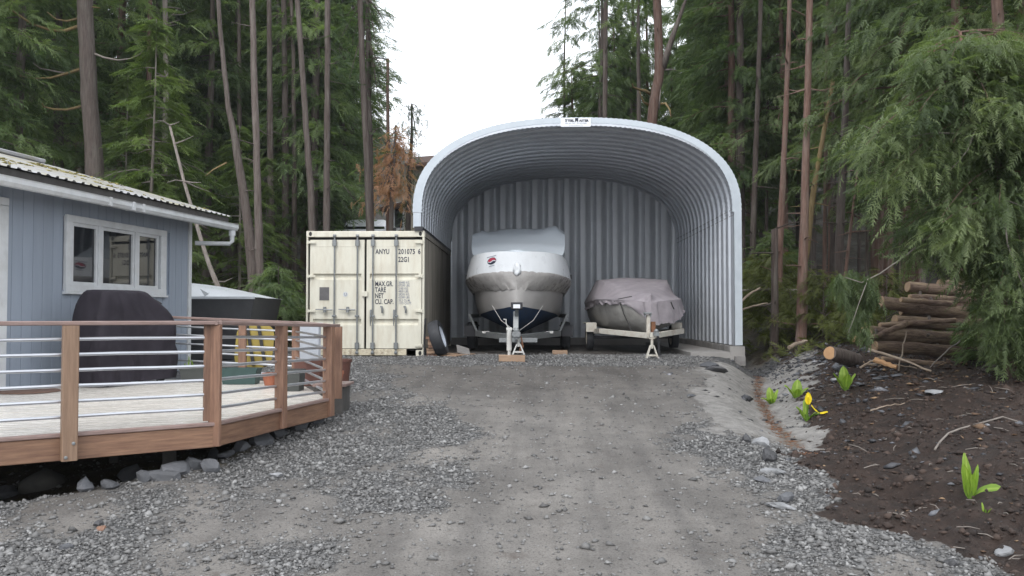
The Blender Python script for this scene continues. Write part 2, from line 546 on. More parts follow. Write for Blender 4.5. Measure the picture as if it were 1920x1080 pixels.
def zones(x, y):
    n = fbm(x * 1.7, y * 1.7, 5) - .5
    n2 = fbm(x * 5, y * 5, 9) - .5
    e = edge(y) + n * .9 + n2 * .35
    mud = sstep(-.14, .14, x - e)
    XL = np.interp(y, [4, 5.3, 7, 8.7, 10, 11.5, 13, 15, 16.5], [-1.05, -.95, -.75, -.62, -.7, -1.3, -1.9, -2.5, -3.0])
    XR = np.interp(y, [4, 5.3, 6.6, 7.5, 9, 10, 11.5, 13, 15, 17], [1.3, 1.5, 1.95, 1.9, 1.6, 1.75, 2.3, 2.6, 2.8, 3.2])
    wv = n * 1.1 + n2 * .5
    g = np.maximum(sstep(.6, -.5, x - XL + wv), sstep(-.45, .35, x - XR + wv * .7))
    tr = np.exp(-((x - np.interp(y, [4, 5.3, 7, 8, 9], [-2.1, -2.2, -2.6, -3.2, -4])) / .45) ** 2) * sstep(9, 7, y)
    g = g * (1 - .75 * tr)
    g = g * (.15 + 1.0 * sstep(.30, .62, fbm(x * 1.1 + 7, y * .8, 31))) 
    far = sstep(15.8, 16.6, y + n) * sstep(19.5, 18.5, y + n)
    g = np.maximum(np.clip(g, 0, 1), far * .85)
    g = np.clip(g, 0, 1) * (1 - mud)
    dx = x - ditch_c(y)
    left = sstep(-1.25, -.65, dx + wv * .6) * sstep(.1, -.05, dx) * sstep(9.3, 10.2, y + n) * sstep(17.2, 16.6, y)
    right = sstep(-.05, .1, dx) * sstep(np.interp(y, [9, 11, 14, 17], [.3, .5, .9, 1.25]), np.interp(y, [9, 11, 14, 17], [.05, .2, .5, .8]), dx + wv * .8 + n2 * .5) * sstep(9.0, 9.8, y + n) * sstep(18.5, 17.2, y + n * 2)
    clay = np.clip(left + right, 0, 1)
    rust = .8 * np.exp(-((dx - n2 * .3) / .075) ** 2) * sstep(8.6, 9.4, y) * sstep(18, 16.5, y)
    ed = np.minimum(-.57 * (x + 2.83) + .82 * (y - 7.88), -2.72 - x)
    under = sstep(-.05, .25, ed + n2 * .3) * (y < 13.6)  # under the deck the dark floor colour paints in its shade
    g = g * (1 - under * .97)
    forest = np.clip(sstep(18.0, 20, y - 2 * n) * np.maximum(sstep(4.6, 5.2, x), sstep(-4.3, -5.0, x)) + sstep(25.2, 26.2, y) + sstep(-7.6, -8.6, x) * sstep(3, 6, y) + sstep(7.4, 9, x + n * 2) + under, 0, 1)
    return g * (1 - clay), mud * (1 - clay), clay, rust, forest

def height(x, y, fine=True):
    h = smooth_h(x, y)
    if fine:
        g, mud, clay, rust, forest = zones(x, y)
        h = h + mud * ((fbm(x * 3.1, y * 3.1, 3, 5) - .5) * .22 + (fbm(x * 11, y * 11, 4, 3) - .5) * .06)
        h = h + (1 - mud) * (fbm(x * 1.3, y * 1.3, 21, 3) - .5) * .05 + clay * (fbm(x * 4, y * 4, 22, 4) - .5) * .06
        h = h + forest * (fbm(x * .5, y * .5, 23, 4) - .5) * .5 * (1 - mud)
        h = h - .03 * (np.exp(-((x - .05 - .03 * (y - 8)) / .22) ** 2) + np.exp(-((x - 1.55 - .02 * (y - 8)) / .22) ** 2)) * (1 - mud) * sstep(17, 14, y)
        h = h + g * (fbm(x * 14, y * 14, 24, 2) - .5) * .02
    return h

def H1(x, y):
    return float(height(np.array([x]), np.array([y]))[0])

def G(px, py):
    """ground point seen at photo pixel"""
    d = ray(px, py)
    t = np.arange(3, 80, .02)
    X, Y, Z = d.x / d.y * t, t, CAM.z + d.z / d.y * t
    hh = height(X, Y)
    i = int(np.argmax(Z < hh))
    return Vector((X[i], Y[i], hh[i]))

xs = np.concatenate([-np.geomspace(300, 7.5, 46), np.arange(-7.4, 8.2, .055), np.geomspace(8.3, 300, 46)])
ys = np.concatenate([np.linspace(-60, 2.9, 18), np.arange(3, 13, .055), np.arange(13, 20, .09), np.geomspace(20.1, 400, 90)])
GX, GY = np.meshgrid(xs, ys)
GZ = height(GX, GY)
g_, mud_, clay_, rust_, for_ = zones(GX, GY)

def ground_mat():
    m, t, b, out = new_mat('ground_earth_gravel_mud')
    geo = N(t, 'NewGeometry')
    pos = geo.outputs['Position']
    def att(n): return N(t, 'Attribute', attribute_name=n).outputs['Fac']
    def noise(sc, det=6, r=.65):
        n = N(t, 'TexNoise', Scale=sc, Detail=det, Roughness=r)
        t.links.new(pos, n.inputs['Vector']); return n.outputs['Fac']
    dirt = ramp(t, noise(1.1, 9, .7), [(.3, (.112, .104, .097)), (.55, (.182, .171, .159)), (.75, (.240, .226, .210))])
    specks = ramp(t, noise(70, 3, .6), [(.34, (.35, .34, .33)), (.46, (1, 1, 1)), (.62, (1, 1, 1)), (.74, (1.5, 1.5, 1.5))])
    dirt = mixc(t, .75, dirt, specks, 'MULTIPLY')
    mpn = N(t, 'Mapping'); mpn.inputs['Scale'].default_value = (2.6, .22, 1); mpn.inputs['Rotation'].default_value = (0, 0, .06)
    t.links.new(pos, mpn.inputs[0])
    ns = N(t, 'TexNoise', Scale=1.0, Detail=6, Roughness=.6); t.links.new(mpn.outputs[0], ns.inputs['Vector'])
    dirt = mixc(t, 1.0, dirt, ramp(t, ns.outputs['Fac'], [(.32, (.72, .72, .73)), (.5, (1, 1, 1)), (.68, (1.16, 1.15, 1.14))]), 'MULTIPLY')
    spots = ramp(t, noise(5.5, 8, .72), [(.58, (0, 0, 0)), (.70, (.65, .65, .65))])
    dirt = mixc(t, spots, dirt, (.085, .068, .058))
    dirt = mixc(t, att('near_shed_dark'), dirt, mixc(t, 1.0, dirt, (.66, .645, .64), 'MULTIPLY'))  # dirt turns darker towards the shed
    vo = N(t, 'TexVoronoi', Scale=38)
    t.links.new(pos, vo.inputs['Vector'])
    stone = ramp(t, vo.outputs['Color'], [(.1, (.055, .055, .056)), (.5, (.11, .11, .111)), (.95, (.19, .19, .19))])
    gap = ramp(t, vo.outputs['Distance'], [(.35, (1, 1, 1)), (.75, (.35, .35, .35))])
    stone = mixc(t, 1.0, stone, gap, 'MULTIPLY')
    gm = ramp(t, math_n(t, 'ADD', att('gravel'), math_n(t, 'MULTIPLY', math_n(t, 'SUBTRACT', noise(9, 6), .5), 1.0)), [(.30, (0, 0, 0)), (.60, (1, 1, 1))])
    c = mixc(t, gm, dirt, stone)
    mudc = ramp(t, noise(6, 9, .7), [(.3, (.012, .008, .0065)), (.5, (.033, .0205, .0155)), (.78, (.070, .046, .036))])
    mfleck = ramp(t, noise(55, 2), [(.66, (0, 0, 0)), (.72, (.5, .5, .5))])
    mudc = mixc(t, mfleck, mudc, (.16, .14, .125))
    mm = ramp(t, math_n(t, 'ADD', att('mud'), math_n(t, 'MULTIPLY', math_n(t, 'SUBTRACT', noise(7, 6), .5), .9)), [(.35, (0, 0, 0)), (.6, (1, 1, 1))])
    c = mixc(t, mm, c, mudc)
    clayc = ramp(t, noise(7, 9, .75), [(.28, (.07, .066, .062)), (.45, (.20, .192, .183)), (.7, (.33, .317, .30))])
    cm = ramp(t, math_n(t, 'ADD', att('clay'), math_n(t, 'MULTIPLY', math_n(t, 'SUBTRACT', noise(8, 7, .7), .5), 1.1)), [(.35, (0, 0, 0)), (.62, (1, 1, 1))])
    c = mixc(t, cm, c, clayc)
    rustc = ramp(t, noise(25, 5, .7), [(.35, (.035, .024, .016)), (.65, (.14, .09, .055))])
    c = mixc(t, att('rust'), c, rustc)
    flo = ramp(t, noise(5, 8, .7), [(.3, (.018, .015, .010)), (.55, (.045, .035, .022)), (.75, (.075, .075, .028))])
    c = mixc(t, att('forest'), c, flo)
    t.links.new(c, b.inputs['Base Color'])
    wet = ramp(t, noise(.7, 5), [(.35, (.55, .55, .55)), (.65, (.9, .9, .9))])
    t.links.new(wet, b.inputs['Roughness'])
    b.inputs['Specular IOR Level'].default_value = .35
    hgt = math_n(t, 'ADD', math_n(t, 'MULTIPLY', noise(45, 6, .7), .7), math_n(t, 'MULTIPLY', vo.outputs['Distance'], -.5))
    hgt = math_n(t, 'ADD', hgt, math_n(t, 'MULTIPLY', math_n(t, 'MULTIPLY', att('mud'), noise(13, 7, .75)), 6.0))
    bp = N(t, 'Bump', Strength=.7, Distance=.02)
    t.links.new(hgt, bp.inputs['Height'])
    t.links.new(bp.outputs[0], b.inputs['Normal'])
    return m
M['ground'] = ground_mat()

nx, ny = len(xs), len(ys)
idx = np.arange(nx * ny).reshape(ny, nx)
quads = np.stack([idx[:-1, :-1], idx[:-1, 1:], idx[1:, 1:], idx[1:, :-1]], -1).reshape(-1, 4)
VV = np.stack([GX, GY, GZ], -1).reshape(-1, 3)
att = {'gravel': g_.ravel(), 'mud': mud_.ravel(), 'clay': clay_.ravel(), 'rust': rust_.ravel(), 'near_shed_dark': (sstep(9.5, 15.0, GY + 2.5 * (fbm(GX * .7, GY * .5, 77) - .5)) * sstep(3.2, 1.5, GX)).ravel(), 'forest': for_.ravel()}
qc = VV[quads].mean(1)
def qa(a): return a.ravel()[quads].mean(1)
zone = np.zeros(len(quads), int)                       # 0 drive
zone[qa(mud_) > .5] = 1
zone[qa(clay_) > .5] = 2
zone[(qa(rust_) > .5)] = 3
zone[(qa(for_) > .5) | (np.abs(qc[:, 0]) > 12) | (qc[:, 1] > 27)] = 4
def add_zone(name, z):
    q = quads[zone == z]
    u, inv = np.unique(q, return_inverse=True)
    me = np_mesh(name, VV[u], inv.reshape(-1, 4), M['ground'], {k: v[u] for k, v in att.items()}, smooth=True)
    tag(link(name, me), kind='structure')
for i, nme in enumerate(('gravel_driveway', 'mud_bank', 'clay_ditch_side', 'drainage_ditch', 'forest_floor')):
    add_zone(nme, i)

# ------------------------------------------------------------------ loose stones (uncountable): one mesh of irregular chips
def chips(N_, pos, size, flat, seed, zlift=.35):
    r = np.random.default_rng(seed)
    base = np.array([[1, 0, 0], [0, 1, 0], [-1, 0, 0], [0, -1, 0], [0, 0, 1], [0, 0, -1]], float)
    P = base[None] * (1 + r.uniform(-.35, .35, (N_, 6, 1))) + r.uniform(-.25, .25, (N_, 6, 3))
    P[:, :, 2] *= flat[:, None]
    P[:, :, 0] *= r.uniform(.6, 1.3, (N_, 1))
    a = r.uniform(0, 2 * np.pi, N_); tl = r.normal(0, .35, N_)
    ca, sa, ct, st = np.cos(a), np.sin(a), np.cos(tl), np.sin(tl)
    x, y, z = P[..., 0], P[..., 1], P[..., 2]
    y2, z2 = y * ct[:, None] - z * st[:, None], y * st[:, None] + z * ct[:, None]
    x3, y3 = x * ca[:, None] - y2 * sa[:, None], x * sa[:, None] + y2 * ca[:, None]
    V = np.stack([x3, y3, z2], -1) * size[:, None, None] + pos[:, None, :]
    V[..., 2] += (size * flat * zlift)[:, None]
    f = np.array([[0, 1, 4], [1, 2, 4], [2, 3, 4], [3, 0, 4], [1, 0, 5], [2, 1, 5], [3, 2, 5], [0, 3, 5]])
    Fc = (f[None] + 6 * np.arange(N_)[:, None, None]).reshape(-1, 3)
    return V.reshape(-1, 3), Fc, np.repeat(r.uniform(0, 1, N_), 6)

def stone_mat(name, stops, rough=.7):
    m, t, b, out = new_mat(name)
    at = N(t, 'Attribute', attribute_name='tint')
    geo = N(t, 'NewGeometry')
    n = N(t, 'TexNoise', Scale=60, Detail=4)
    t.links.new(geo.outputs['Position'], n.inputs['Vector'])
    f = math_n(t, 'ADD', at.outputs['Fac'], math_n(t, 'MULTIPLY', math_n(t, 'SUBTRACT', n.outputs['Fac'], .5), .35))
    t.links.new(ramp(t, f, stops), b.inputs['Base Color'])
    b.inputs['Roughness'].default_value = rough
    return m
M['gravel'] = stone_mat('crushed_grey_stone', [(0, (.082, .080, .079)), (.45, (.140, .138, .136)), (.85, (.195, .193, .190)), (1, (.30, .298, .295))], .6)
M['clod'] = stone_mat('mud_clod', [(0, (.014, .0095, .008)), (.6, (.038, .024, .0185)), (1, (.070, .047, .037))], .85)
M['slate'] = stone_mat('dark_slate_chip', [(0, (.022, .023, .027)), (.6, (.06, .062, .07)), (.9, (.13, .135, .15)), (1, (.3, .3, .32))], .5)

def scatter(n, x0, x1, y0, y1, seed, ypow=1.6):
    r = np.random.default_rng(seed)
    y = y0 + (y1 - y0) * r.uniform(0, 1, n) ** ypow
    wd = 1.0
    x = r.uniform(x0, x1, n)
    return x, y, r

x, y, r = scatter(300000, -5.5, 3.6, 4.6, 19.0, 3, 1.9)
g0 = zones(x, y)
vis = np.abs(x * F / y + 35) < 1400
inside = (y > 18.6) & (x < 4.2) & (x > -2.3)
cont = (x > -4.7) & (x < -2.1) & (y > 17.9)
keep = (r.uniform(0, 1, len(x)) < np.clip(g0[0] * 1.1 - .08, .045, 1)) & vis & (g0[1] < .6) & ~cont & (g0[2] < .5)
x, y = x[keep], y[keep]
n = len(x)
size = r.lognormal(math.log(.0095), .55, n) * (1 + .02 * (y - 5)) 
V, Fc, tn = chips(n, np.stack([x, y, height(x, y)], -1), np.clip(size, .005, .038), r.uniform(.35, .75, n), 5)
tag(link('gravel', np_mesh('gravel', V, Fc, M['gravel'], {'tint': tn})), 'loose crushed grey stone spread over both sides of the driveway', 'gravel', kind='stuff')
# mud clods and slate flakes on the bank
x, y, r = scatter(26000, 2.2, 8.5, 4.6, 18, 8, 1.5)
g0 = zones(x, y)
vis = np.abs(x * F / y + 35) < 1400
keep = (g0[1] + .45 * (g0[2] > .1) * (x > ditch_c(y) + .25) > .4) & vis & (r.uniform(0, 1, len(x)) < np.where(g0[2] > .5, .12, .25 + .9 * fbm(x * 2, y * 2, 51)))
x, y = x[keep], y[keep]; n = len(x)
size = np.clip(r.lognormal(math.log(.013), .6, n), .005, .055)
V, Fc, tn = chips(n, np.stack([x, y, height(x, y)], -1), size, r.uniform(.5, .9, n), 9, .15)
tag(link('mud_clods', np_mesh('mud_clods', V, Fc, M['clod'], {'tint': tn})), 'crumbled dark brown mud clods covering the bank beside the drive', 'mud', kind='stuff')
x, y, r = scatter(9000, 2.4, 8.0, 5.0, 17, 15, .9)
g0 = zones(x, y)
keep = (g0[1] > .5) & (np.abs(x * F / y + 35) < 1400) & (r.uniform(0, 1, len(x)) < .12 + .8 * np.exp(-((y - 13) / 2.0) ** 2) * sstep(.3, 1.5, x - edge(y)))
x, y = x[keep], y[keep]; n = len(x)
V, Fc, tn = chips(n, np.stack([x, y, height(x, y)], -1), np.clip(r.lognormal(math.log(.022), .5, n), .008, .07), r.uniform(.08, .25, n), 16, .6)
M['bark_bit'] = stone_mat('bark_litter', [(0, (.03, .018, .012)), (.55, (.085, .05, .032)), (.85, (.17, .105, .06)), (1, (.36, .25, .15))], .85)
tag(link('bark_litter', np_mesh('bark_litter', V, Fc, M['bark_bit'], {'tint': tn})), 'bark flakes and wood litter strewn before the log pile', 'litter', kind='stuff')
x, y, r = scatter(16000, 2.2, 8.0, 4.8, 19, 12, 1.2)
g0 = zones(x, y)
dn = .8 * np.exp(-((y - 14.5) / 2.2) ** 2) * np.exp(-((x - edge(y) - .8) / 1.0) ** 2) + .07
dn *= np.where(g0[2] > .5, .25, 1)
dn += .9 * ((y > 16) & (x > 4.4) & (x < 6.2))
keep = (r.uniform(0, 1, len(x)) < dn) & (np.abs(x * F / y + 35) < 1400)
x, y = x[keep], y[keep]; n = len(x)
size = np.clip(r.lognormal(math.log(.022), .6, n), .008, .11)
V, Fc, tn = chips(n, np.stack([x, y, height(x, y)], -1), size, r.uniform(.2, .5, n), 13, .4)
tag(link('slate_rubble', np_mesh('slate_rubble', V, Fc, M['slate'], {'tint': tn})), 'dark slate rubble and pale flakes strewn over the mud bank', 'rubble', kind='stuff')
# ================================================================== STEEL ARCH SHED
YF, YB, PER = 18.0, 25.0, 0.4667
XC, HA = 0.938, 3.34                 # centre line, outer half width
DEP = .145
ZS, ZBASE = 3.72, 1.0                # spring line, bottom of the steel
BT = 1.93                            # rise of the arch above the spring line
def arch_pts(n=150):
    """outer curve from the west spring line over the top to the east one, evenly spaced: position and outward normal in (x, z)"""
    a = np.linspace(0, math.pi, 1500)
    c, s = np.cos(a), np.sin(a)
    e = 2 / 2.42
    x = -HA * np.sign(c) * np.abs(c) ** e
    z = BT * np.abs(s) ** e
    L = np.concatenate([[0], np.cumsum(np.hypot(np.diff(x), np.diff(z)))])
    u = np.linspace(0, L[-1], n)
    x, z = np.interp(u, L, x), np.interp(u, L, z)
    tx, tz = np.gradient(x), np.gradient(z)
    l = np.hypot(tx, tz)
    return x + XC, z + ZS, -tz / l, tx / l
AX, AZ, ANX, ANZ = arch_pts(171)
def arch_z(x):
    t = min(1, abs((x - XC) / (HA - DEP)))
    return ZS + (BT - DEP) * (1 - t ** 2.42) ** (1 / 2.42)

shed = thing('steel_arch_shed', (XC, YF, .8), 'big open steel arch shed of corrugated panels sheltering two covered boats', 'shed')
PROF = [(0, 0), (.06, 0), (.12, 0), (.18, 0), (.235, 0), (.312, 1), (.390, 1), (PER, 0)]
def arch_panel(y0):
    V, Fq = [], []
    n = len(AX); k = len(PROF)
    for i in range(n):
        cr = .007 * (1 if i % 2 else -1)
        for dy, d in PROF:
            o = -DEP + d * DEP + cr * (1 if d == 0 else .5)
            V.append((AX[i] + ANX[i] * o - XC, y0 + dy - YF, AZ[i] + ANZ[i] * o - .8))
    for i in range(n - 1):
        for j in range(k - 1):
            Fq.append((i * k + j, (i + 1) * k + j, (i + 1) * k + j + 1, i * k + j + 1))
    return np_mesh('arch_panel', V, Fq, M['steel'])
ap = arch_panel(YF)
NR = 15
for r_ in range(NR + 1):
    o = link('arch_panel', ap, shed)
    o.location.y = r_ * PER
def wall_panel(xs_, z0, z1):
    V, Fq = [], []
    k = len(PROF)
    zz = [z0, z0 + .02, z1 - .12, z1]
    for z in zz:
        for dy, d in PROF:
            V.append((XC + xs_ * (HA - DEP + d * DEP + .004) - XC, dy, z - .8))
    for i in range(len(zz) - 1):
        for j in range(k - 1):
            q = (i * k + j, (i + 1) * k + j, (i + 1) * k + j + 1, i * k + j + 1)
            Fq.append(q)
    return np_mesh('wall_panel', V, Fq, M['steel'])
wr, wl = wall_panel(1, ZBASE, ZS + .07), wall_panel(-1, 3.40, ZS + .05)
for r_ in range(NR):
    o = link('wall_panel', wr, shed); o.location.y = r_ * PER
    o = link('wall_panel', wl, shed); o.location.y = r_ * PER
wb = wall_panel(-1, .8, 3.4)
for r_ in (13, 14):
    o = link('wall_panel', wb, shed); o.location.y = r_ * PER
# bolts along the seam of the east wall
m = MB()
for r_ in range(NR):
    for dy in (.05, .16, .27):
        for dz in (-.02, .1):
            c = Vector((XC + HA - DEP - .004, YF + r_ * PER + dy, ZS - .05 + dz))
            m.lathe([(.014, 0), (.010, -.014)], c, (1, 0, 0), 6)
m.build('seam_bolts', M['galv'], shed)['kind'] = 'stuff'
# front flange in three pieces
def flange(i0, i1, straight=None):
    m = MB()
    rings = []
    pts = [(AX[i], AZ[i], ANX[i], ANZ[i]) for i in range(i0, i1 + 1)]
    for kk, (x_, z_, nx_, nz_) in enumerate(pts):
        c = .004 * (1 if kk % 2 else -1)
        wd = .095 + .07 * abs(nx_) ** 1.5
        rings.append([(x_ + nx_ * (o + c), y_, z_ + nz_ * (o + c)) for o, y_ in ((.02, YF - .03), (.02, YF + .02), (-wd, YF - .004), (-wd, YF - .03))])
    m.loft(rings, True, True)
    return m.build('front_flange', M['trim'], shed)
flange(0, 46); flange(46, 86); flange(86, 124); flange(124, 170)
m = MB()
m.box((XC + HA - .055, YF - .015, (ZBASE + ZS) / 2), (.15, .03, ZS - ZBASE))
m.build('front_flange', M['trim'], shed)
m = MB()
m.box((XC - HA + .07, YF - .015, 3.56), (.16, .03, .30))
m.build('front_flange', M['trim'], shed)
# end wall: vertical ribbed panels
EP = .457
x_ = XC - HA + DEP + .02
k = 0
while x_ < XC + HA - DEP - .05:
    x1 = min(x_ + EP, XC + HA - DEP)
    prof = [(0, 0), (.1, 0), (.185, 0), (.275, 1), (.365, 1), (.457, 0)]
    V, Fq = [], []
    pts = [(min(x_ + a, x1), b) for a, b in prof]
    for X, d in pts:
        zt = arch_z(X) + .13
        y_ = YB + d * .16
        for z in (.98, zt):
            V.append((X - XC, y_ - YF, z - .8))
    for i in range(len(pts) - 1):
        Fq.append((2 * i, 2 * i + 2, 2 * i + 3, 2 * i + 1))
    link('end_wall_panel', np_mesh('end_wall_panel', V, Fq, M['steel_back']), shed)
    x_ += EP
m = MB()
n_ = len(AX)
ring = [(XC - HA + .02, .9)] + [(AX[i] + ANX[i] * .04, AZ[i] + ANZ[i] * .04) for i in range(0, n_, 5)] + [(XC + HA - .02, .9)]
m.loft([[(x_, YB + .175, z_) for x_, z_ in ring], [(x_, YB + .20, z_) for x_, z_ in ring]], True, True)
m.build('end_wall_backing', M['steel_back'], shed)
# footings
m = MB()
for i in range(18):
    y0 = YF - .02 + i * .4
    for jz in range(4):
        zz = .98 - jz * .195
        m2 = MB()
        m2.bbox((XC + HA - .07, y0 + .2 - (.2 if jz % 2 else 0), zz - .095), (.21 + random.uniform(-.01, .01), .392, .187), .008)
        m2.build('block', M['block'], shed)
m = MB()
m.box((XC, YB + .06, .78), (2 * HA - .3, .2, .40))
m.build('rear_footing', M['concrete'], shed)
m = MB()
m.box((XC + HA - .62, YF + 3.4, .80), (.85, 7.0, .12))
m.build('floor_slab', M['concrete'], shed)
m = MB()
m.bbox((XC + HA - .1, YF - .06, .55), (.30, .10, .86), .01)
m.build('footing_end', M['concrete'], shed)
m = MB()
m.box((-2.30, YF + 3.2, 3.385), (.17, 6.5, .09))
m.build('base_beam', M['dark_steel'], shed)

# sign on the crown of the arch
sg = thing('sign', W(1079, 230, 17.94), 'small white maker sign with dark lettering at the crown of the arch', 'sign')
c = W(1079.5, 229.5, 17.94)
m = MB(); m.bbox(c, (.615, .02, .185), .004)
m.build('plate', M['plate'], sg)
def st(body, px, py, size, mat, xs_=1.0, al='CENTER', bold=0.0, sp=1.0):
    return text_mesh('lettering', body, size, mat, sg, W(px, py, 17.925), xs=xs_, align=al, bold=bold, spacing=sp)
st('S', 1059.8, 228.0, .078, M['ink'], .95, al='LEFT', bold=.0035)
st('TEEL', 1063.8, 228.0, .062, M['ink'], 1.08, al='LEFT', bold=.003)
st('M', 1078.0, 228.0, .098, M['ink'], .90, al='LEFT', bold=.004)
st('ASTER', 1086.0, 228.0, .062, M['ink'], 1.08, al='LEFT', bold=.003)
m = MB(); a, b, c = W(1078.8, 221.2, 17.925), W(1085.2, 221.2, 17.925), W(1082, 224.6, 17.925); m.add([a, b, c, a + Vector((0, .003, 0)), b + Vector((0, .003, 0)), c + Vector((0, .003, 0))], [(0, 1, 2), (5, 4, 3), (0, 3, 4, 1), (1, 4, 5, 2), (2, 5, 3, 0)]); m.build('chevron', M['ink'], sg)
st('800-341-7977 | 757-422-5600', 1080, 232.4, .040, M['ink_grey'], .9)
st('www.steelmasterusa.com', 1080, 235.6, .026, M['ink_grey'], 1.1)

# ================================================================== SHIPPING CONTAINER
cx0, cx1 = -4.62, -2.18
cz0, cz1 = .775, 3.345
cyf, cyb = 18.0, 24.06
cont_ = thing('shipping_container', ((cx0 + cx1) / 2, cyf, cz0), 'cream steel shipping container with double doors and black stencilled markings', 'container')
cmx = (cx0 + cx1) / 2
m = MB()
for xx in (cx0 + .018, cx1 - .023):
    m2 = MB(); m2.bbox((xx, cyf + .06, (cz0 + cz1) / 2), (.044 if xx > cmx else .034, .12, cz1 - cz0 - .24), .01)
    m2.build('corner_post', M['cream'], cont_)
for xx in (cx0 + .085, cx1 - .085):
    for zz, y_ in ((cz0 + .06, cyf), (cz1 - .06, cyf), (cz0 + .06, cyb - .17), (cz1 - .06, cyb - .17)):
        m2 = MB(); m2.bbox((xx, y_ + .085, zz), (.17, .178, .122), .012)
        cc = m2.build('corner_casting', M['cream'], cont_)
        m2 = MB()
        ring = [(xx + .032 * math.cos(a), y_ - .0075, zz + .045 * math.sin(a)) for a in np.linspace(0, 2 * math.pi, 15)[:-1]]
        ring2 = [(xx + .032 * math.cos(a), y_ - .0055, zz + .045 * math.sin(a)) for a in np.linspace(0, 2 * math.pi, 15)[:-1]]
        m2.loft([ring, ring2], True, True).build('slot', M['gasket'], cc)
m = MB(); m.bbox((cmx, cyf + .06, cz1 - .065), (cx1 - cx0 - .34, .11, .125), .01); m.build('header', M['cream'], cont_)
m = MB(); m.bbox((cmx - .1, cyf + .06, cz0 + .075), (cx1 - cx0 - .54, .11, .13), .01); m.build('sill', M['cream_rust'], cont_)
m = MB()
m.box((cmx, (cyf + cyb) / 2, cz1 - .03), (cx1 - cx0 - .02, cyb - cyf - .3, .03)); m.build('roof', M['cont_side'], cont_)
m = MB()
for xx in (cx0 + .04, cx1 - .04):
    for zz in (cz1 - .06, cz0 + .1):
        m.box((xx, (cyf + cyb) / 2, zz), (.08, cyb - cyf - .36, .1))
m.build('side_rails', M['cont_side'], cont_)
for sgn, xx in ((-1, cx0 + .02), (1, cx1 - .02)):
    V, Fq = [], []
    yy = cyf + .13; pp = []
    while yy < cyb - .1:
        for dy, d in ((0, 0), (.07, 0), (.138, 1), (.208, 1)):
            pp.append((yy + dy, d))
        yy += .276
    for y_, d in pp:
        for z in (cz0 + .14, cz1 - .1):
            V.append((xx - sgn * .036 * d - cmx, y_ - cyf, z - cz0))
    for i in range(len(pp) - 1):
        q = (2 * i, 2 * i + 2, 2 * i + 3, 2 * i + 1)
        Fq.append(q if sgn > 0 else q[::-1])
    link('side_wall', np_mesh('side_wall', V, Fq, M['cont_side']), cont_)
m = MB(); m.box((cmx, cyb - .05, (cz0 + cz1) / 2), (cx1 - cx0 - .1, .06, cz1 - cz0 - .2)); m.build('rear_wall', M['cont_side'], cont_)

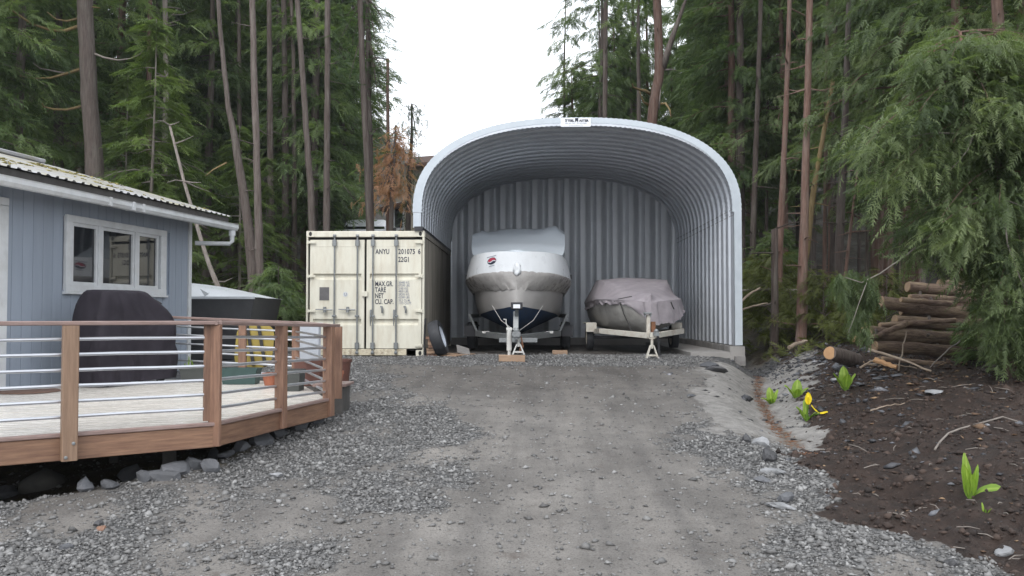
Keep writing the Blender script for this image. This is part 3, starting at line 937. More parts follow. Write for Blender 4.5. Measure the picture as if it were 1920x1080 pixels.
S_ = 91.67                                            # px per metre on the door plane
def CX(px): return (px - 995) / F * cyf
def CZ(py): return 1.6 + (592 - py) / F * cyf
dz0, dz1 = CZ(653.5), CZ(448.5)
for side, (p0, p1) in enumerate(((578, 681), (685.3, 789.3))):
    x0, x1 = CX(p0), CX(p1)
    gk = MB()
    gk.box(((x0 + x1) / 2, cyf + .145, (dz0 + dz1) / 2), (x1 - x0 + .09, .03, dz1 - dz0 + .09))
    # door leaf from a vertical profile with two pressed grooves
    xa, xb = x0, x1
    gx0, gx1 = xa + .07, xb - .06
    dr = MB()
    yf = cyf + .035
    # flat parts
    z_ = [dz0, CZ(610), CZ(598), CZ(524), CZ(512.5), dz1]
    def strip(za, zb, ya, yb, xa_, xb_):
        dr.add([(xa_, ya, za), (xb_, ya, za), (xb_, yb, zb), (xa_, yb, zb)], [(0, 1, 2, 3)])
    for a, b in ((0, 1), (2, 3), (4, 5)):
        strip(z_[a], z_[b], yf, yf, xa, xb)
    for a, b in ((1, 2), (3, 4)):
        strip(z_[a], z_[b], yf, yf, xa, gx0); strip(z_[a], z_[b], yf, yf, gx1, xb)
        zm = z_[b] - .006
        strip(z_[a], z_[a] + .05, yf, yf + .055, gx0, gx1)
        strip(z_[a] + .05, zm, yf + .055, yf + .055, gx0, gx1)
        strip(zm, z_[b], yf + .055, yf, gx0, gx1)
        for xx in (gx0, gx1):
            dr.add([(xx, yf, z_[a]), (xx, yf + .055, z_[a] + .05), (xx, yf + .055, zm), (xx, yf, z_[b])], [(0, 1, 2, 3)])
    # shallow press line near the top
    dr.box(((xa + xb) / 2, yf + .075, (dz0 + dz1) / 2), (xb - xa, .03, dz1 - dz0))
    dr.box(((gx0 + gx1) / 2, yf - .001, CZ(461)), (gx1 - gx0, .006, .008))
    door = dr.build('door', M['cream'], cont_)
    gk.build('gasket', M['gasket'], door)
    hx = cx0 + .055 if side == 0 else cx1 - .055
    for py in (453.5, 517.5, 583, 648):
        h = MB()
        sg_ = 1 if side == 0 else -1
        h.bbox((hx + sg_ * .055, cyf - .012, CZ(py)), (.16, .022, .05), .008)
        h.cyl((hx - sg_ * .01, cyf - .014, CZ(py) - .035), (hx - sg_ * .01, cyf - .014, CZ(py) + .035), .018, 8)
        h.build('hinge', M['cream'], door)
    rods = (625.3, 668.6) if side == 0 else (698, 742)
    for ri, px in enumerate(rods):
        rd = MB()
        X = CX(px)
        rd.tube([(X, cyf - .012, CZ(664)), (X, cyf - .012, CZ(440))], .0165, 10)
        for py, hh in ((455, .12), (648, .12)):
            rd.bbox((X, cyf - .016, CZ(py)), (.085, .05, hh), .012)
        for py in (441, 661):
            rd.bbox((X, cyf - .018, CZ(py)), (.06, .05, .05), .01)
        for py in (592.5, ):
            rd.bbox((X, cyf - .014, CZ(py)), (.085, .045, .04), .01)
        rod = rd.build('lock_rod', M['galv'], door)
        hd = MB()
        if side == 0:
            zc = CZ(581)
            hd.tube([(X - .03, cyf - .035, zc), (X - .18, cyf - .045, zc + .004), (X - .38, cyf - .03, zc + .012)], [.014, .016, .010], 8)
            hd.bbox((X - .19, cyf - .03, CZ(580.5)), (.06, .05, .115), .02)
        else:
            hd.tube([(X - .035, cyf - .02, CZ(581)), (X - .04, cyf - .045, CZ(594)), (X - .043, cyf - .03, CZ(611))], [.022, .017, .009], 8)
            xk = X + .19
            hd.tube([(xk - .03, cyf - .005, CZ(575)), (xk, cyf - .02, CZ(575)), (xk + .012, cyf - .02, CZ(581)), (xk + .008, cyf - .01, CZ(587))], [.018, .022, .022, .02], 8)
        hd.build('handle', M['galv'], door)
    if side == 0:
        m = MB(); m.bbox((CX(605.5), cyf + .031, CZ(550.5)), (.20, .006, .27), .002); m.build('data_plate', M['dark_plate'] if 'dark_plate' in M else M['galv'], door)
        m = MB()
        m.lathe([(.052, 0), (.052, .004)], (CX(645.6), cyf + .034, CZ(551.5)), (0, -1, 0), 20)
        sk = m.build('round_sticker', M['white'], door)
        text_mesh('emblem', 'U', .085, M['ink_grey'], door, (CX(645.6), cyf + .027, CZ(554.5)), align='CENTER', bold=.001)
    else:
        def ct(body, px, py, hpx, mat=M['ink'], xs_=.78, bold=.0032, sp=1.04):
            size = hpx / S_ / .70
            return text_mesh('lettering', body, size, mat, door, (CX(px), cyf + .030, CZ(py)), xs=xs_, bold=bold, spacing=sp)
        ct('ANYU', 702.3, 475.3, 9.3, xs_=.70)
        ct('201075', 745.3, 475.3, 9.3, xs_=.74, sp=1.1)
        ct('6', 782.5, 475.3, 9.3, xs_=.74)
        ct('22G1', 745.3, 490.3, 9.3, xs_=.70, sp=1.05)
        for i, (a, b1, b2) in enumerate((('MAX.GR.', '30480 KG.', '67200 LBS.'), ('TARE', '2185 KG.', '4820 LBS.'), ('NET', '28295 KG.', '62380 LBS.'), ('CU. CAP.', '33.2 CU.M.', '1173 CU.FT.'))):
            y_ = 536.2 + i * 11.2
            ct(a, 701.5, y_, 9.0, xs_=.66)
            ct(b1, 746, y_ - 4.8, 4.1, M['ink_grey'], .8, .0012)
            ct(b2, 746, y_ + .6, 4.1, M['ink_grey'], .8, .0012)
m = MB(); m.bbox((CX(682.7), cyf - .0, CZ(551)), (.115, .03, .11), .01); m.build('door_catch', M['cream'], cont_)
# ================================================================== LARGE SHRINK-WRAPPED BOAT ON ITS TRAILER
def interp_tab(tab, s):
    k = [r[0] for r in tab]
    s = min(max(s, k[0]), k[-1])
    i = min(max(int(np.searchsorted(k, s, side='right')) - 1, 0), len(k) - 2)
    h = k[i + 1] - k[i]; t = (s - k[i]) / h
    out = []
    for c in range(1, len(tab[0])):
        v = [r[c] for r in tab]
        def sl(j):
            if j == 0: return (v[1] - v[0]) / (k[1] - k[0])
            if j == len(k) - 1: return (v[-1] - v[-2]) / (k[-1] - k[-2])
            a, b = (v[j] - v[j - 1]) / (k[j] - k[j - 1]), (v[j + 1] - v[j]) / (k[j + 1] - k[j])
            return 0.0 if a * b <= 0 else 2 * a * b / (a + b)
        m0, m1 = sl(i) * h, sl(i + 1) * h
        out.append((2 * t ** 3 - 3 * t * t + 1) * v[i] + (t ** 3 - 2 * t * t + t) * m0 + (3 * t * t - 2 * t ** 3) * v[i + 1] + (t ** 3 - t * t) * m1)
    return out

BX, BY = -.285, 18.35
big = thing('motor_boat', (BX, BY, .8), 'large motor boat in white shrink wrap with a pale hull and blue bottom', 'boat')
#        s     keel   chine b,z     wrap edge b,z   sheer b,z     rail b,z     shoulder b,z  top z
TAB = [(-.03, 1.80, .0, 1.81, .0, 2.14, .0, 2.50, .0, 2.93, .0, 2.94, 2.94),
       (0.00, 1.78, .06, 1.80, .09, 2.14, .17, 2.50, .15, 2.94, .08, 2.95, 2.95),
       (0.12, 1.70, .16, 1.79, .25, 2.14, .45, 2.495, .39, 2.95, .25, 2.955, 2.96),
       (0.40, 1.55, .36, 1.76, .50, 2.14, .77, 2.48, .69, 2.945, .50, 2.95, 2.96),
       (0.80, 1.40, .56, 1.73, .71, 2.14, .98, 2.45, .90, 2.93, .70, 2.94, 2.95),
       (1.30, 1.30, .73, 1.69, .88, 2.14, 1.12, 2.42, 1.03, 2.90, .985, 2.95, 2.99),
       (1.90, 1.22, .86, 1.66, .99, 2.13, 1.20, 2.39, 1.10, 2.87, 1.075, 3.22, 3.30),
       (2.40, 1.18, .92, 1.64, 1.05, 2.12, 1.23, 2.37, 1.13, 2.86, 1.09, 3.48, 3.56),
       (2.90, 1.15, .96, 1.62, 1.08, 2.11, 1.24, 2.36, 1.14, 2.86, 1.10, 3.58, 3.70),
       (4.40, 1.14, 1.02, 1.60, 1.12, 2.10, 1.24, 2.36, 1.14, 2.86, 1.05, 3.52, 3.68),
       (6.00, 1.14, 1.00, 1.60, 1.10, 2.10, 1.18, 2.36, 1.06, 2.85, .90, 3.10, 3.18)]
SS = np.concatenate([[-.03, -.015], np.linspace(0, .5, 9), np.linspace(.6, 3, 20), np.linspace(3.3, 6, 9)])
rngb = np.random.default_rng(3)
def sect(s):
    kz, cb, cz, wb_, wz, sb, sz, rb, rz, hb, hz, tz = interp_tab(TAB, s)
    return dict(k=(0, kz), c=(cb, cz), w=(wb_, wz), s=(sb, sz), r=(rb, rz), h=(hb, hz), t=(0, tz))
def curve(p, q, n, bulge=0.0):
    out = []
    for i in range(n):
        t = i / (n - 1)
        out.append((p[0] + (q[0] - p[0]) * t + bulge * math.sin(math.pi * t), p[1] + (q[1] - p[1]) * t))
    return out
def boat_part(name, mat, fn, parent, smooth=40, BX=BX, BY=BY, SS=SS):
    m = MB()
    rings = []
    for s in SS:
        pts = fn(s)
        right = [(BX + b, BY + s, z) for b, z in pts]
        left = [(BX - b, BY + s, z) for b, z in pts]
        rings.append((left[::-1], right))
    full = [l[:-1] + r if abs(r[0][0] - BX) < 1e-6 else None for l, r in rings]
    if all(q is not None for q in full):
        m.loft(full, False, False)
    else:
        m.loft([l for l, r in rings], False, False)
        m.loft([r for l, r in rings], False, False)
    o = m.build(name, mat, parent, smooth=smooth)
    return outward(o)
boat_part('hull_bottom', M['blue'], lambda s: curve(sect(s)['k'], (sect(s)['c'][0] * .97, sect(s)['c'][1] - .012 * min(1, (s + .03) / .3)), 5, .0), big)
boat_part('hull_side', M['hull'], lambda s: [(sect(s)['c'][0] * .97, sect(s)['c'][1] - .012 * min(1, (s + .03) / .3)), (sect(s)['c'][0] * .995, sect(s)['c'][1] - .006)] + curve(sect(s)['c'], (sect(s)['w'][0] * 1.0, sect(s)['w'][1] + .1), 6, .02 * min(1, (s + .03) / .3)), big)
def wrapfn(s):
    d = sect(s)
    kb = min(1.0, max(0.0, (s + .03) / .06))
    return curve((d['w'][0] + .015 * kb, d['w'][1]), (d['s'][0] + .012 * kb, d['s'][1] - .02), 9, .02 * kb)[:-1] + [(d['s'][0] + .016 * kb, d['s'][1]), (d['s'][0] + .006 * kb, d['s'][1] + .02)]
m = MB()
def wrinkled(name, mat, fn, amp, parent):
    SSw = np.concatenate([[-.03, -.022, -.012], np.linspace(0, .5, 40), np.linspace(.515, 3, 110), np.linspace(3.1, 6, 30)])
    m = MB()
    for sgn in (-1, 1):
        rings = []
        for i, s in enumerate(SSw):
            pts = fn(s)
            ring = []
            n = len(pts)
            for j, (b, z) in enumerate(pts):
                k = amp(j / (n - 1), s)
                f = float(fbm(np.array([s * 11 + sgn * 40 + z * 2]), np.array([z * 9 + s * 3]), 61, 3)[0]) - .5
                f2 = float(fbm(np.array([s * 22 + sgn * 17]), np.array([z * 5.]), 66, 2)[0]) - .5
                kb = min(1.0, max(0.0, (s + .03) / .06))
                ring.append((BX + sgn * max(0.0, b + f * k * kb), BY + s - (k * f2 * .8 if s < .6 else 0), z + f2 * k * .9))
            rings.append(ring)
        m.loft(rings, False, False)
    return outward(m.build(name, mat, parent, smooth=50))
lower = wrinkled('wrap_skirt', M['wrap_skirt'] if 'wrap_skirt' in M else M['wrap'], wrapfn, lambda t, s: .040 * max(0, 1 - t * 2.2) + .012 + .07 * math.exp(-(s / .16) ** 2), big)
def bowfn(s):
    d = sect(s)
    kb = min(1.0, max(0.0, (s + .03) / .06))
    return curve((d['s'][0] + .006 * kb, d['s'][1] + .018), d['r'], 8, .012 * kb)
band = wrinkled('wrap_band', M['wrap'], bowfn, lambda t, s: .004 + .07 * math.exp(-(s / .13) ** 2) * max(0, 1 - 1.3 * t), big)
def topfn(s):
    d = sect(s)
    a = [(d['r'][0], d['r'][1]), (max(0, d['r'][0] - .03), d['r'][1] + .006)]
    b = curve((max(0, d['r'][0] - .06), d['r'][1] + .004), d['h'], 6, .0)[0:]
    c = curve(d['h'], d['t'], 6, .0)[1:]
    c = [(x_, z_ + .03 * math.sin(math.pi * i / 5)) for i, (x_, z_) in enumerate(c)]
    return (a + b + c)[::-1]
# the top cover: one sheet, with a raised peak over a cleat on one side
m = MB()
rings = []
SSt = np.concatenate([[-.03], np.linspace(0, .5, 9), np.linspace(.6, 3.2, 40), np.linspace(3.5, 6, 10)])
for s in SSt:
    pts = topfn(s)
    ring = []
    for sg2, seq in ((-1, pts[::-1][:-1]), (1, pts)):
        for b, z in seq:
            xx = sg2 * b
            pk = .20 * math.exp(-((xx - .82) / .20) ** 2 - ((s - 2.55) / .28) ** 2) + .10 * math.exp(-((xx + .93) / .13) ** 2 - ((s - 2.45) / .25) ** 2)
            pk -= .05 * math.exp(-((xx - .1) / .5) ** 2 - ((s - 2.2) / .35) ** 2)
            nz = (float(fbm(np.array([xx * 2.2]), np.array([s * 2.2]), 71, 3)[0]) - .5) * .05 * min(1, s)
            ring.append((BX + xx, BY + s, z + (pk + nz) * (1 if z > 3.0 else 0)))
    rings.append(ring)
m.loft(rings, False, False)
top = outward(m.build('wrap_top', M['wrap_top'], big, smooth=60))
m = MB(); d = sect(6.0)
poly = [d[k_] for k_ in 'kcwsrht']
m.add([(BX + b, BY + 6, z) for b, z in poly] + [(BX - b, BY + 6, z) for b, z in poly[1:-1][::-1]], [tuple(range(12))])
m.build('transom', M['hull'], big)
m = MB()
rk = np.random.default_rng(8); kr = []
for i in range(9):
    t_k = i / 8; rad_ = .075 * math.sin(math.pi * (.12 + .8 * t_k)) ** .7
    kr.append([(BX + math.cos(a) * rad_ * (1 + .35 * rk.uniform(-1, 1)), BY - .035 + math.sin(a) * rad_ * .55 * (1 + .4 * rk.uniform(-1, 1)), 2.44 + .26 * t_k + .02 * rk.uniform(-1, 1)) for a in np.linspace(0, 2 * math.pi, 15)[:-1]])
m.loft(kr, True, True); m.build('wrap_knot', M['wrap'], big, smooth=True)
for sx in (-1, 1):
    m = MB(); m.bbox((BX + sx * 1.235, BY + 2.6, 2.52), (.05, .12, .11), .015); m.build('cleat', M['dark_steel'], big)
# two lashing lines from the hull to the winch post
for sx in (-1, 1):
    m = MB(); m.tube([(BX + sx * .62, BY + .82, 1.93), (BX + sx * .34, BY + .36, 1.5), (BX + sx * .05, BY + .02, 1.29)], .006, 5)
    m.build('lashing_line', M['jack_white'], big)
# printed roundel, wrapped on the band
bvh = BVHTree.FromObject(band, bpy.context.evaluated_depsgraph_get())
bo = WL[big]
def hit(px, py):
    d = ray(px, py).normalized()
    h = bvh.ray_cast(CAM - bo, d, 60)
    return (h[0] + bo - d * .008) if h[0] is not None else None
def decal(name, mat, pxs, lift=0.0):
    ps = [hit(*p) for p in pxs]
    if any(p is None for p in ps): return
    c = sum(ps, Vector()) / len(ps)
    d = (CAM - c).normalized() * lift
    m = MB(); m.add([p + d for p in ps] + [c + d], [(i, (i + 1) % len(ps), len(ps)) for i in range(len(ps))])
    m.build(name, mat, big)
ec, er = (922, 489.3), (8.2, 6.6)
def el(a, k=1.0):
    rx, ry = er[0] * k * math.cos(a), er[1] * k * math.sin(a)
    return (ec[0] + rx + .12 * ry, ec[1] - ry - rx * .18)
A = np.linspace(0, 2 * math.pi, 29)[:-1]
decal('roundel', M['ink'], [el(a, 1.0) for a in A])
decal('roundel', M['plate'], [el(a, .88) for a in A], .004)
def seg(a0, a1, wave, k):
    arc = [el(a, k) for a in np.linspace(a0, a1, 12)]
    e0, e1 = arc[-1], arc[0]
    mid = [(e0[0] + (e1[0] - e0[0]) * t, e0[1] + (e1[1] - e0[1]) * t + wave * math.sin(2 * math.pi * t)) for t in np.linspace(0, 1, 9)[1:-1]]
    return arc + mid
decal('roundel', M['red'], seg(R(2), R(178), 1.5, .9), .008)
decal('roundel', M['ink'], seg(R(197), R(343), -1.5, .9), .008)
decal('print', M['ink_grey'], [(913, 482.6), (930, 478.2), (930, 479.6), (913, 484)], .004)
decal('print', M['ink_grey'], [(917, 499), (927, 496.6), (927, 497.8), (917, 500.2)], .004)

def wheel(parent, c, axis, r_, wdt, n=28, rim=M['rim'], rr=.58):
    c = Vector(c); ax = Vector(axis).normalized()
    m = MB()
    h = wdt / 2
    m.lathe([(r_ * rr, -h * .8), (r_ * .80, -h), (r_ * .95, -h * .9), (r_, -h * .55), (r_, h * .55), (r_ * .95, h * .9), (r_ * .80, h), (r_ * rr, h * .8)], c, ax, n, True)
    ty = m.build('tyre', M['rubber'], parent, smooth=35)
    m = MB()
    m.lathe([(.01, -h * .2), (r_ * .3, -h * .2), (r_ * .42, -h * .45), (r_ * (rr + .01), -h * .82), (r_ * (rr + .01), h * .82), (r_ * .42, h * .45), (r_ * .3, h * .2), (.01, h * .2)], c, ax, n)
    m.build('rim', rim, parent, smooth=35)
    return ty

def tb(m, a, b, s):
    """square tube between two points"""
    a, b = Vector(a), Vector(b)
    d = (b - a); L = d.length
    q = d.to_track_quat('Y', 'Z').to_matrix()
    m.bbox((a + b) / 2, (s, L, s) if not hasattr(s, '__len__') else (s[0], L, s[1]), .006, rot=q)

tl = thing('boat_trailer', (BX, 16.9, .75), 'galvanised trailer with upright winch post under the shrink-wrapped boat', 'trailer')
m = MB()
tb(m, (BX, 16.85, 1.21), (BX, 19.6, 1.14), (.10, .13))
m.build('tongue', M['galv'], tl)
for sx in (-1, 1):
    m = MB(); tb(m, (BX + sx * .06, 18.15, 1.15), (BX + sx * .92, 19.9, 1.20), (.09, .13)); tb(m, (BX + sx * .92, 19.9, 1.20), (BX + sx * .95, 23.8, 1.15), (.09, .13))
    m.build('side_rail', M['galv'], tl)
    m = MB()
    m.bbox((BX + sx * 1.13, 21.3, 1.36), (.26, 1.7, .03), .01); m.bbox((BX + sx * 1.13, 20.43, 1.24), (.26, .03, .25), .01)
    m.build('fender', M['dark_steel'], tl)
    m = MB(); tb(m, (BX + sx * .95, 20.2, 1.25), (BX + sx * 1.12, 20.25, 1.62), .05); tb(m, (BX + sx * 1.12, 20.25, 1.6), (BX + sx * 1.05, 23.5, 1.6), (.05, .09))
    m.build('bunk', M['galv'], tl)
    for yy in (21.0, 21.75):
        wheel(tl, (BX + sx * 1.12, yy, 1.13), (1, 0, 0), .33, .2, rim=M['galv'])
    m = MB(); m.bbox((BX + sx * .70, 19.38, 1.235), (.16, .02, .05), .006); m.build('marker_plate', M['jack_white'], tl)
m = MB(); tb(m, (BX - 1.0, 21.35, 1.1), (BX + 1.0, 21.35, 1.1), .08); m.build('axle', M['dark_steel'], tl)
m = MB(); tb(m, (BX - .9, 20.1, 1.16), (BX + .9, 20.1, 1.16), .08); m.build('crossmember', M['dark_steel'], tl)
m = MB(); tb(m, (BX - .02, 18.0, 1.16), (BX - .02, 18.25, 1.66), (.11, .13)); tb(m, (BX, 18.2, 1.55), (BX, 18.05, 1.80), .07)
m.build('winch_post', M['galv'], tl)
m = MB(); m.bbox((BX, 18.0, 1.80), (.24, .12, .15), .03); m.build('bow_stop', M['dark_steel'], tl)
m = MB(); m.bbox((BX, 17.92, 1.79), (.14, .02, .08), .006); m.build('winch_plate', M['plate'], tl)
m = MB(); m.bbox((BX + .01, 16.9, 1.25), (.16, .22, .10), .03); m.lathe([(.05, 0), (.065, .05), (.03, .10)], (BX + .01, 16.86, 1.27), (0, 0, 1), 12)
m.build('coupler', M['galv'], tl)
m = MB(); tb(m, (BX - .36, 18.0, 1.10), (BX + .42, 18.0, 1.10), (.08, .09)); m.build('crossbar', M['galv'], tl)
m = MB(); jx = BX - .13
m.tube([(jx, 17.0, 1.33), (jx, 17.0, .93)], .05, 12); m.tube([(jx, 17.0, .95), (jx, 17.0, .80)], .03, 10); m.bbox((jx, 17.0, 1.34), (.11, .09, .06), .01)
m.tube([(jx - .02, 17.0, 1.37), (jx - .06, 16.98, 1.45), (jx - .06, 16.98, 1.53), (jx - .11, 16.98, 1.53)], .012, 6); m.bbox((jx, 17.0, .80), (.14, .14, .02), .005)
m.build('jack', M['jack_white'], tl)
m = MB(); m.tube([(BX + .10, 16.95, 1.2), (BX + .14, 16.95, 1.0), (BX + .07, 16.96, .9), (BX + .12, 17.0, 1.13)], .014, 6); m.build('safety_chain', M['rust'], tl)

def jack_stand(loc, h, label, mat):
    t_ = thing('jack_stand', loc, label, 'jack stand', 'jack stands under the trailer tongues')
    x_, y_, z_ = loc
    m = MB()
    for sx, sy in ((-1, -1), (1, -1), (1, 1), (-1, 1)):
        tb(m, (x_ + sx * .11, y_ + sy * .09, z_ + .01), (x_ + sx * .03, y_ + sy * .03, z_ + h * .66), (.028, .02))
    m.bbox((x_, y_ - .085, z_ + .06), (.19, .012, .03)); m.bbox((x_, y_ + .085, z_ + .06), (.19, .012, .03))
    m.build('legs', mat, t_)
    m = MB(); m.tube([(x_, y_, z_ + h * .5), (x_, y_, z_ + h)], .028, 10); m.bbox((x_, y_, z_ + h), (.11, .06, .025), .006); m.build('post', mat, t_)
    return t_
zb = H1(BX - .07, 16.95)
wb_ = thing('wood_block', (BX - .08, 16.95, zb), 'thick timber block lying on gravel beneath the white trailer jack', 'wood block')
m = MB(); m.bbox((BX - .08, 16.98, zb + .06), (.50, .26, .125), .008, rot=(0, .02, .05)); m.build('timber', M['lumber'], wb_)
jack_stand((BX + .05, 16.98, zb + .123), .32, 'white jack stand on the timber block beside the trailer jack', M['jack_white'])

# spare block far under the boat
zc = H1(.62, 18.6)
m = MB(); m.bbox((.62, 18.8, zc + .05), (.32, .12, .09), .006); tag(m.build('wood_block', M['lumber']), 'small brown timber block on the ground in shadow under the big boat', 'wood block')

# ================================================================== SMALL BOAT UNDER A MAUVE TARP
SX, SY = 2.46, 18.15
sm = thing('small_boat', (SX, SY, .8), 'small open boat under a faded mauve tarp tied with black cord', 'boat')
TB2 = [(0, 1.45, .03, 1.50, .06, 1.86), (.3, 1.28, .22, 1.46, .42, 1.90), (.8, 1.19, .48, 1.40, .72, 1.92), (1.5, 1.16, .68, 1.38, .87, 1.94), (2.4, 1.15, .76, 1.37, .91, 1.93), (4.2, 1.15, .76, 1.37, .89, 1.90)]
S2 = np.concatenate([np.linspace(0, .5, 7), np.linspace(.7, 4.2, 16)])
def s2(s):
    kz, cb, cz, gb, gz = interp_tab(TB2, s)
    return (0, kz), (cb, cz), (gb, gz)
boat_part('hull', M['hull_dirty'], lambda s: curve(s2(s)[0], s2(s)[1], 4, .01) + curve(s2(s)[1], s2(s)[2], 6, .05)[1:], sm, BX=SX, BY=SY, SS=S2)
m = MB(); k0, k1, k2 = s2(4.2)
m.add([(SX, SY + 4.2, k0[1]), (SX + k1[0], SY + 4.2, k1[1]), (SX + k2[0], SY + 4.2, k2[1]), (SX - k2[0], SY + 4.2, k2[1]), (SX - k1[0], SY + 4.2, k1[1])], [(0, 1, 2, 3, 4)])
m.build('transom', M['hull_dirty'], sm)
m = MB()
for sx in (-1, 1):
    m.tube([(SX + sx * (s2(s)[2][0] + .01), SY + s, s2(s)[2][1]) for s in S2], .022, 6)
m.build('gunwale', M['hull_dirty'], sm)
# tarp: skirt (u=0..) up over gunwale to a raised middle; folds in the skirt
ST = np.concatenate([[-.10, -.085], np.linspace(-.07, .5, 26), np.linspace(.53, 4.3, 90)])
def tarp_pts(s, sgn):
    sc_ = max(s, 0)
    _, _, (gb, gz) = s2(sc_)
    gb = gb + .05 + (.02 if s < 0 else 0)
    ridge = np.interp(s, [-.1, 0, .5, 1.2, 1.9, 2.3, 3.2, 4.3], [1.98, 2.0, 2.06, 2.16, 2.36, 2.43, 2.45, 2.32])
    sh = np.interp(s, [-.1, .5, 1.2, 1.9, 2.3, 4.3], [.02, .18, .45, .72, .78, .74])
    if sgn > 0: sk = np.interp(s, [-.1, .15, .5, .9, 1.3, 1.6, 2.2, 4.3], [.45, .50, .46, .32, .2, .34, .38, .3])
    else: sk = np.interp(s, [-.1, .1, .25, .45, .8, 1.5, 4.3], [.42, .28, .14, .10, .10, .12, .2])
    pts = []
    for i in range(9):
        t = i / 8
        f = float(fbm(np.array([s * 6 + sgn * 9 + t * .6]), np.array([t * 1.2]), 81, 3)[0]) - .5
        f2 = float(fbm(np.array([s * 13 + sgn * 5]), np.array([t * .7]), 83, 2)[0]) - .5
        a = (1 - t)
        b = gb + .01 + (f * .20 + f2 * .1) * a * .8 + .04 * a * sgn
        pts.append((max(b, .0), gz + .03 - sk * a + f2 * .10 * a))
    for i in range(1, 7):
        t = i / 6
        sag = -.05 * math.sin(math.pi * t) * (1 if s < 2 else .4)
        f = (float(fbm(np.array([s * 2.6 + sgn * 3]), np.array([t * 2.5]), 85, 3)[0]) - .5) * .06
        pts.append((gb + (sh - gb) * t, gz + .03 + (ridge - .03 - gz) * t ** .8 + sag + f * math.sin(math.pi * t)))
    for i in range(1, 5):
        t = i / 4
        f = (float(fbm(np.array([s * 1.8]), np.array([t * sgn * 2.]), 87, 3)[0]) - .5) * .04
        pts.append((sh * (1 - t), ridge + .045 * math.sin(t * math.pi / 2) + f))
    kb = min(1.0, max(0.0, (s + .10) / .06))
    return [(b * kb, z) for b, z in pts]
m = MB(); rings = []
for s in ST:
    l = [(SX - b, SY + s, z) for b, z in tarp_pts(s, -1)]
    r2 = [(SX + b, SY + s, z) for b, z in tarp_pts(s, 1)]
    rings.append(l + r2[:-1][::-1])
m.loft(rings, False, False)
# bow end: hang a little apron
tarp = outward(m.build('tarp', M['tarp_mauve'], sm, smooth=55))
bv2 = BVHTree.FromObject(tarp, bpy.context.evaluated_depsgraph_get())
def on_tarp(px, py, fall):
    d = ray(px, py).normalized(); o_ = CAM - WL[sm]
    h = bv2.ray_cast(o_, d, 60)
    return (h[0] + WL[sm] - d * .015) if h[0] is not None else W(px, py, fall)
m = MB()
m.tube([on_tarp(1186, 556, 18.7), on_tarp(1175, 558, 18.75), on_tarp(1162, 560.5, 18.8), on_tarp(1164, 568, 18.7), W(1172, 592, 18.55), W(1180, 608, 18.45), W(1187, 627, 18.3)], .012, 6)
m.tube([on_tarp(1162, 560.5, 18.8), on_tarp(1153, 565, 18.9)], .009, 5)
m.build('tie_cord', M['gasket'], sm)
m = MB(); m.tube([on_tarp(1259, 566, 19.4), on_tarp(1262, 573, 19.4), on_tarp(1265, 579, 19.3), W(1256, 592, 19.3), W(1253, 612, 19.2)], .012, 6); m.build('tie_cord', M['gasket'], sm)
t2 = thing('boat_trailer', (SX, 17.5, .76), 'cream painted trailer with rusty stains under the tarp-covered small boat', 'trailer')
m = MB(); tb(m, (SX - .04, 17.55, 1.22), (SX - .04, 22.2, 1.13), (.09, .10)); m.build('tongue', M['cream_steel'], t2)
for sx in (-1, 1):
    m = MB(); tb(m, (SX - .04 + sx * .05, 17.72, 1.20), (SX + sx * .88, 19.1, 1.27), (.08, .11)); tb(m, (SX + sx * .88, 19.1, 1.27), (SX + sx * .88, 22.0, 1.2), (.08, .11))
    m.build('side_rail', M['cream_steel'], t2)
    wheel(t2, (SX + sx * .98, 20.6, 1.10), (1, 0, 0), .29, .17, rim=M['cream_steel'])
    m = MB(); m.bbox((SX + sx * .98, 20.6, 1.43), (.24, .75, .03), .01); m.bbox((SX + sx * .98, 20.21, 1.33), (.24, .03, .2), .01); m.build('fender', M['cream_steel'], t2)
m = MB(); tb(m, (SX - .95, 20.6, 1.1), (SX + .95, 20.6, 1.1), .06); m.build('axle', M['dark_steel'], t2)
m = MB(); m.bbox((SX - .09, 17.75, 1.42), (.075, .08, .40), .008); m.build('winch_post', M['cream_steel'], t2)
m = MB(); m.bbox((SX - .11, 17.72, 1.65), (.15, .14, .035), .008); m.bbox((SX - .16, 17.72, 1.62), (.03, .1, .08)); m.bbox((SX - .05, 17.72, 1.62), (.03, .1, .08)); m.build('bow_stop', M['galv'], t2)
m = MB(); m.bbox((SX + .02, 17.82, 1.37), (.09, .08, .22), .01); m.build('winch_bracket', M['rust'], t2)
m = MB(); m.bbox((SX + .02, 17.5, 1.24), (.11, .2, .08), .025); m.lathe([(.04, 0), (.05, .05), (.02, .09)], (SX + .02, 17.46, 1.25), (0, 0, 1), 12); m.build('coupler', M['galv'], t2)
m = MB(); m.tube([(SX + .10, 17.75, 1.2), (SX + .12, 17.70, .84)], .026, 8); m.bbox((SX + .12, 17.70, .82), (.08, .1, .03)); m.build('tongue_leg', M['dark_steel'], t2)
zj = H1(SX - .06, 17.5)
jack_stand((SX - .06, 17.5, zj), 1.15 - zj, 'cream jack stand on gravel propping the small boat trailer', M['cream_steel'])

sm.rotation_euler = (0, 0, R(2)); t2.rotation_euler = (0, 0, R(2))
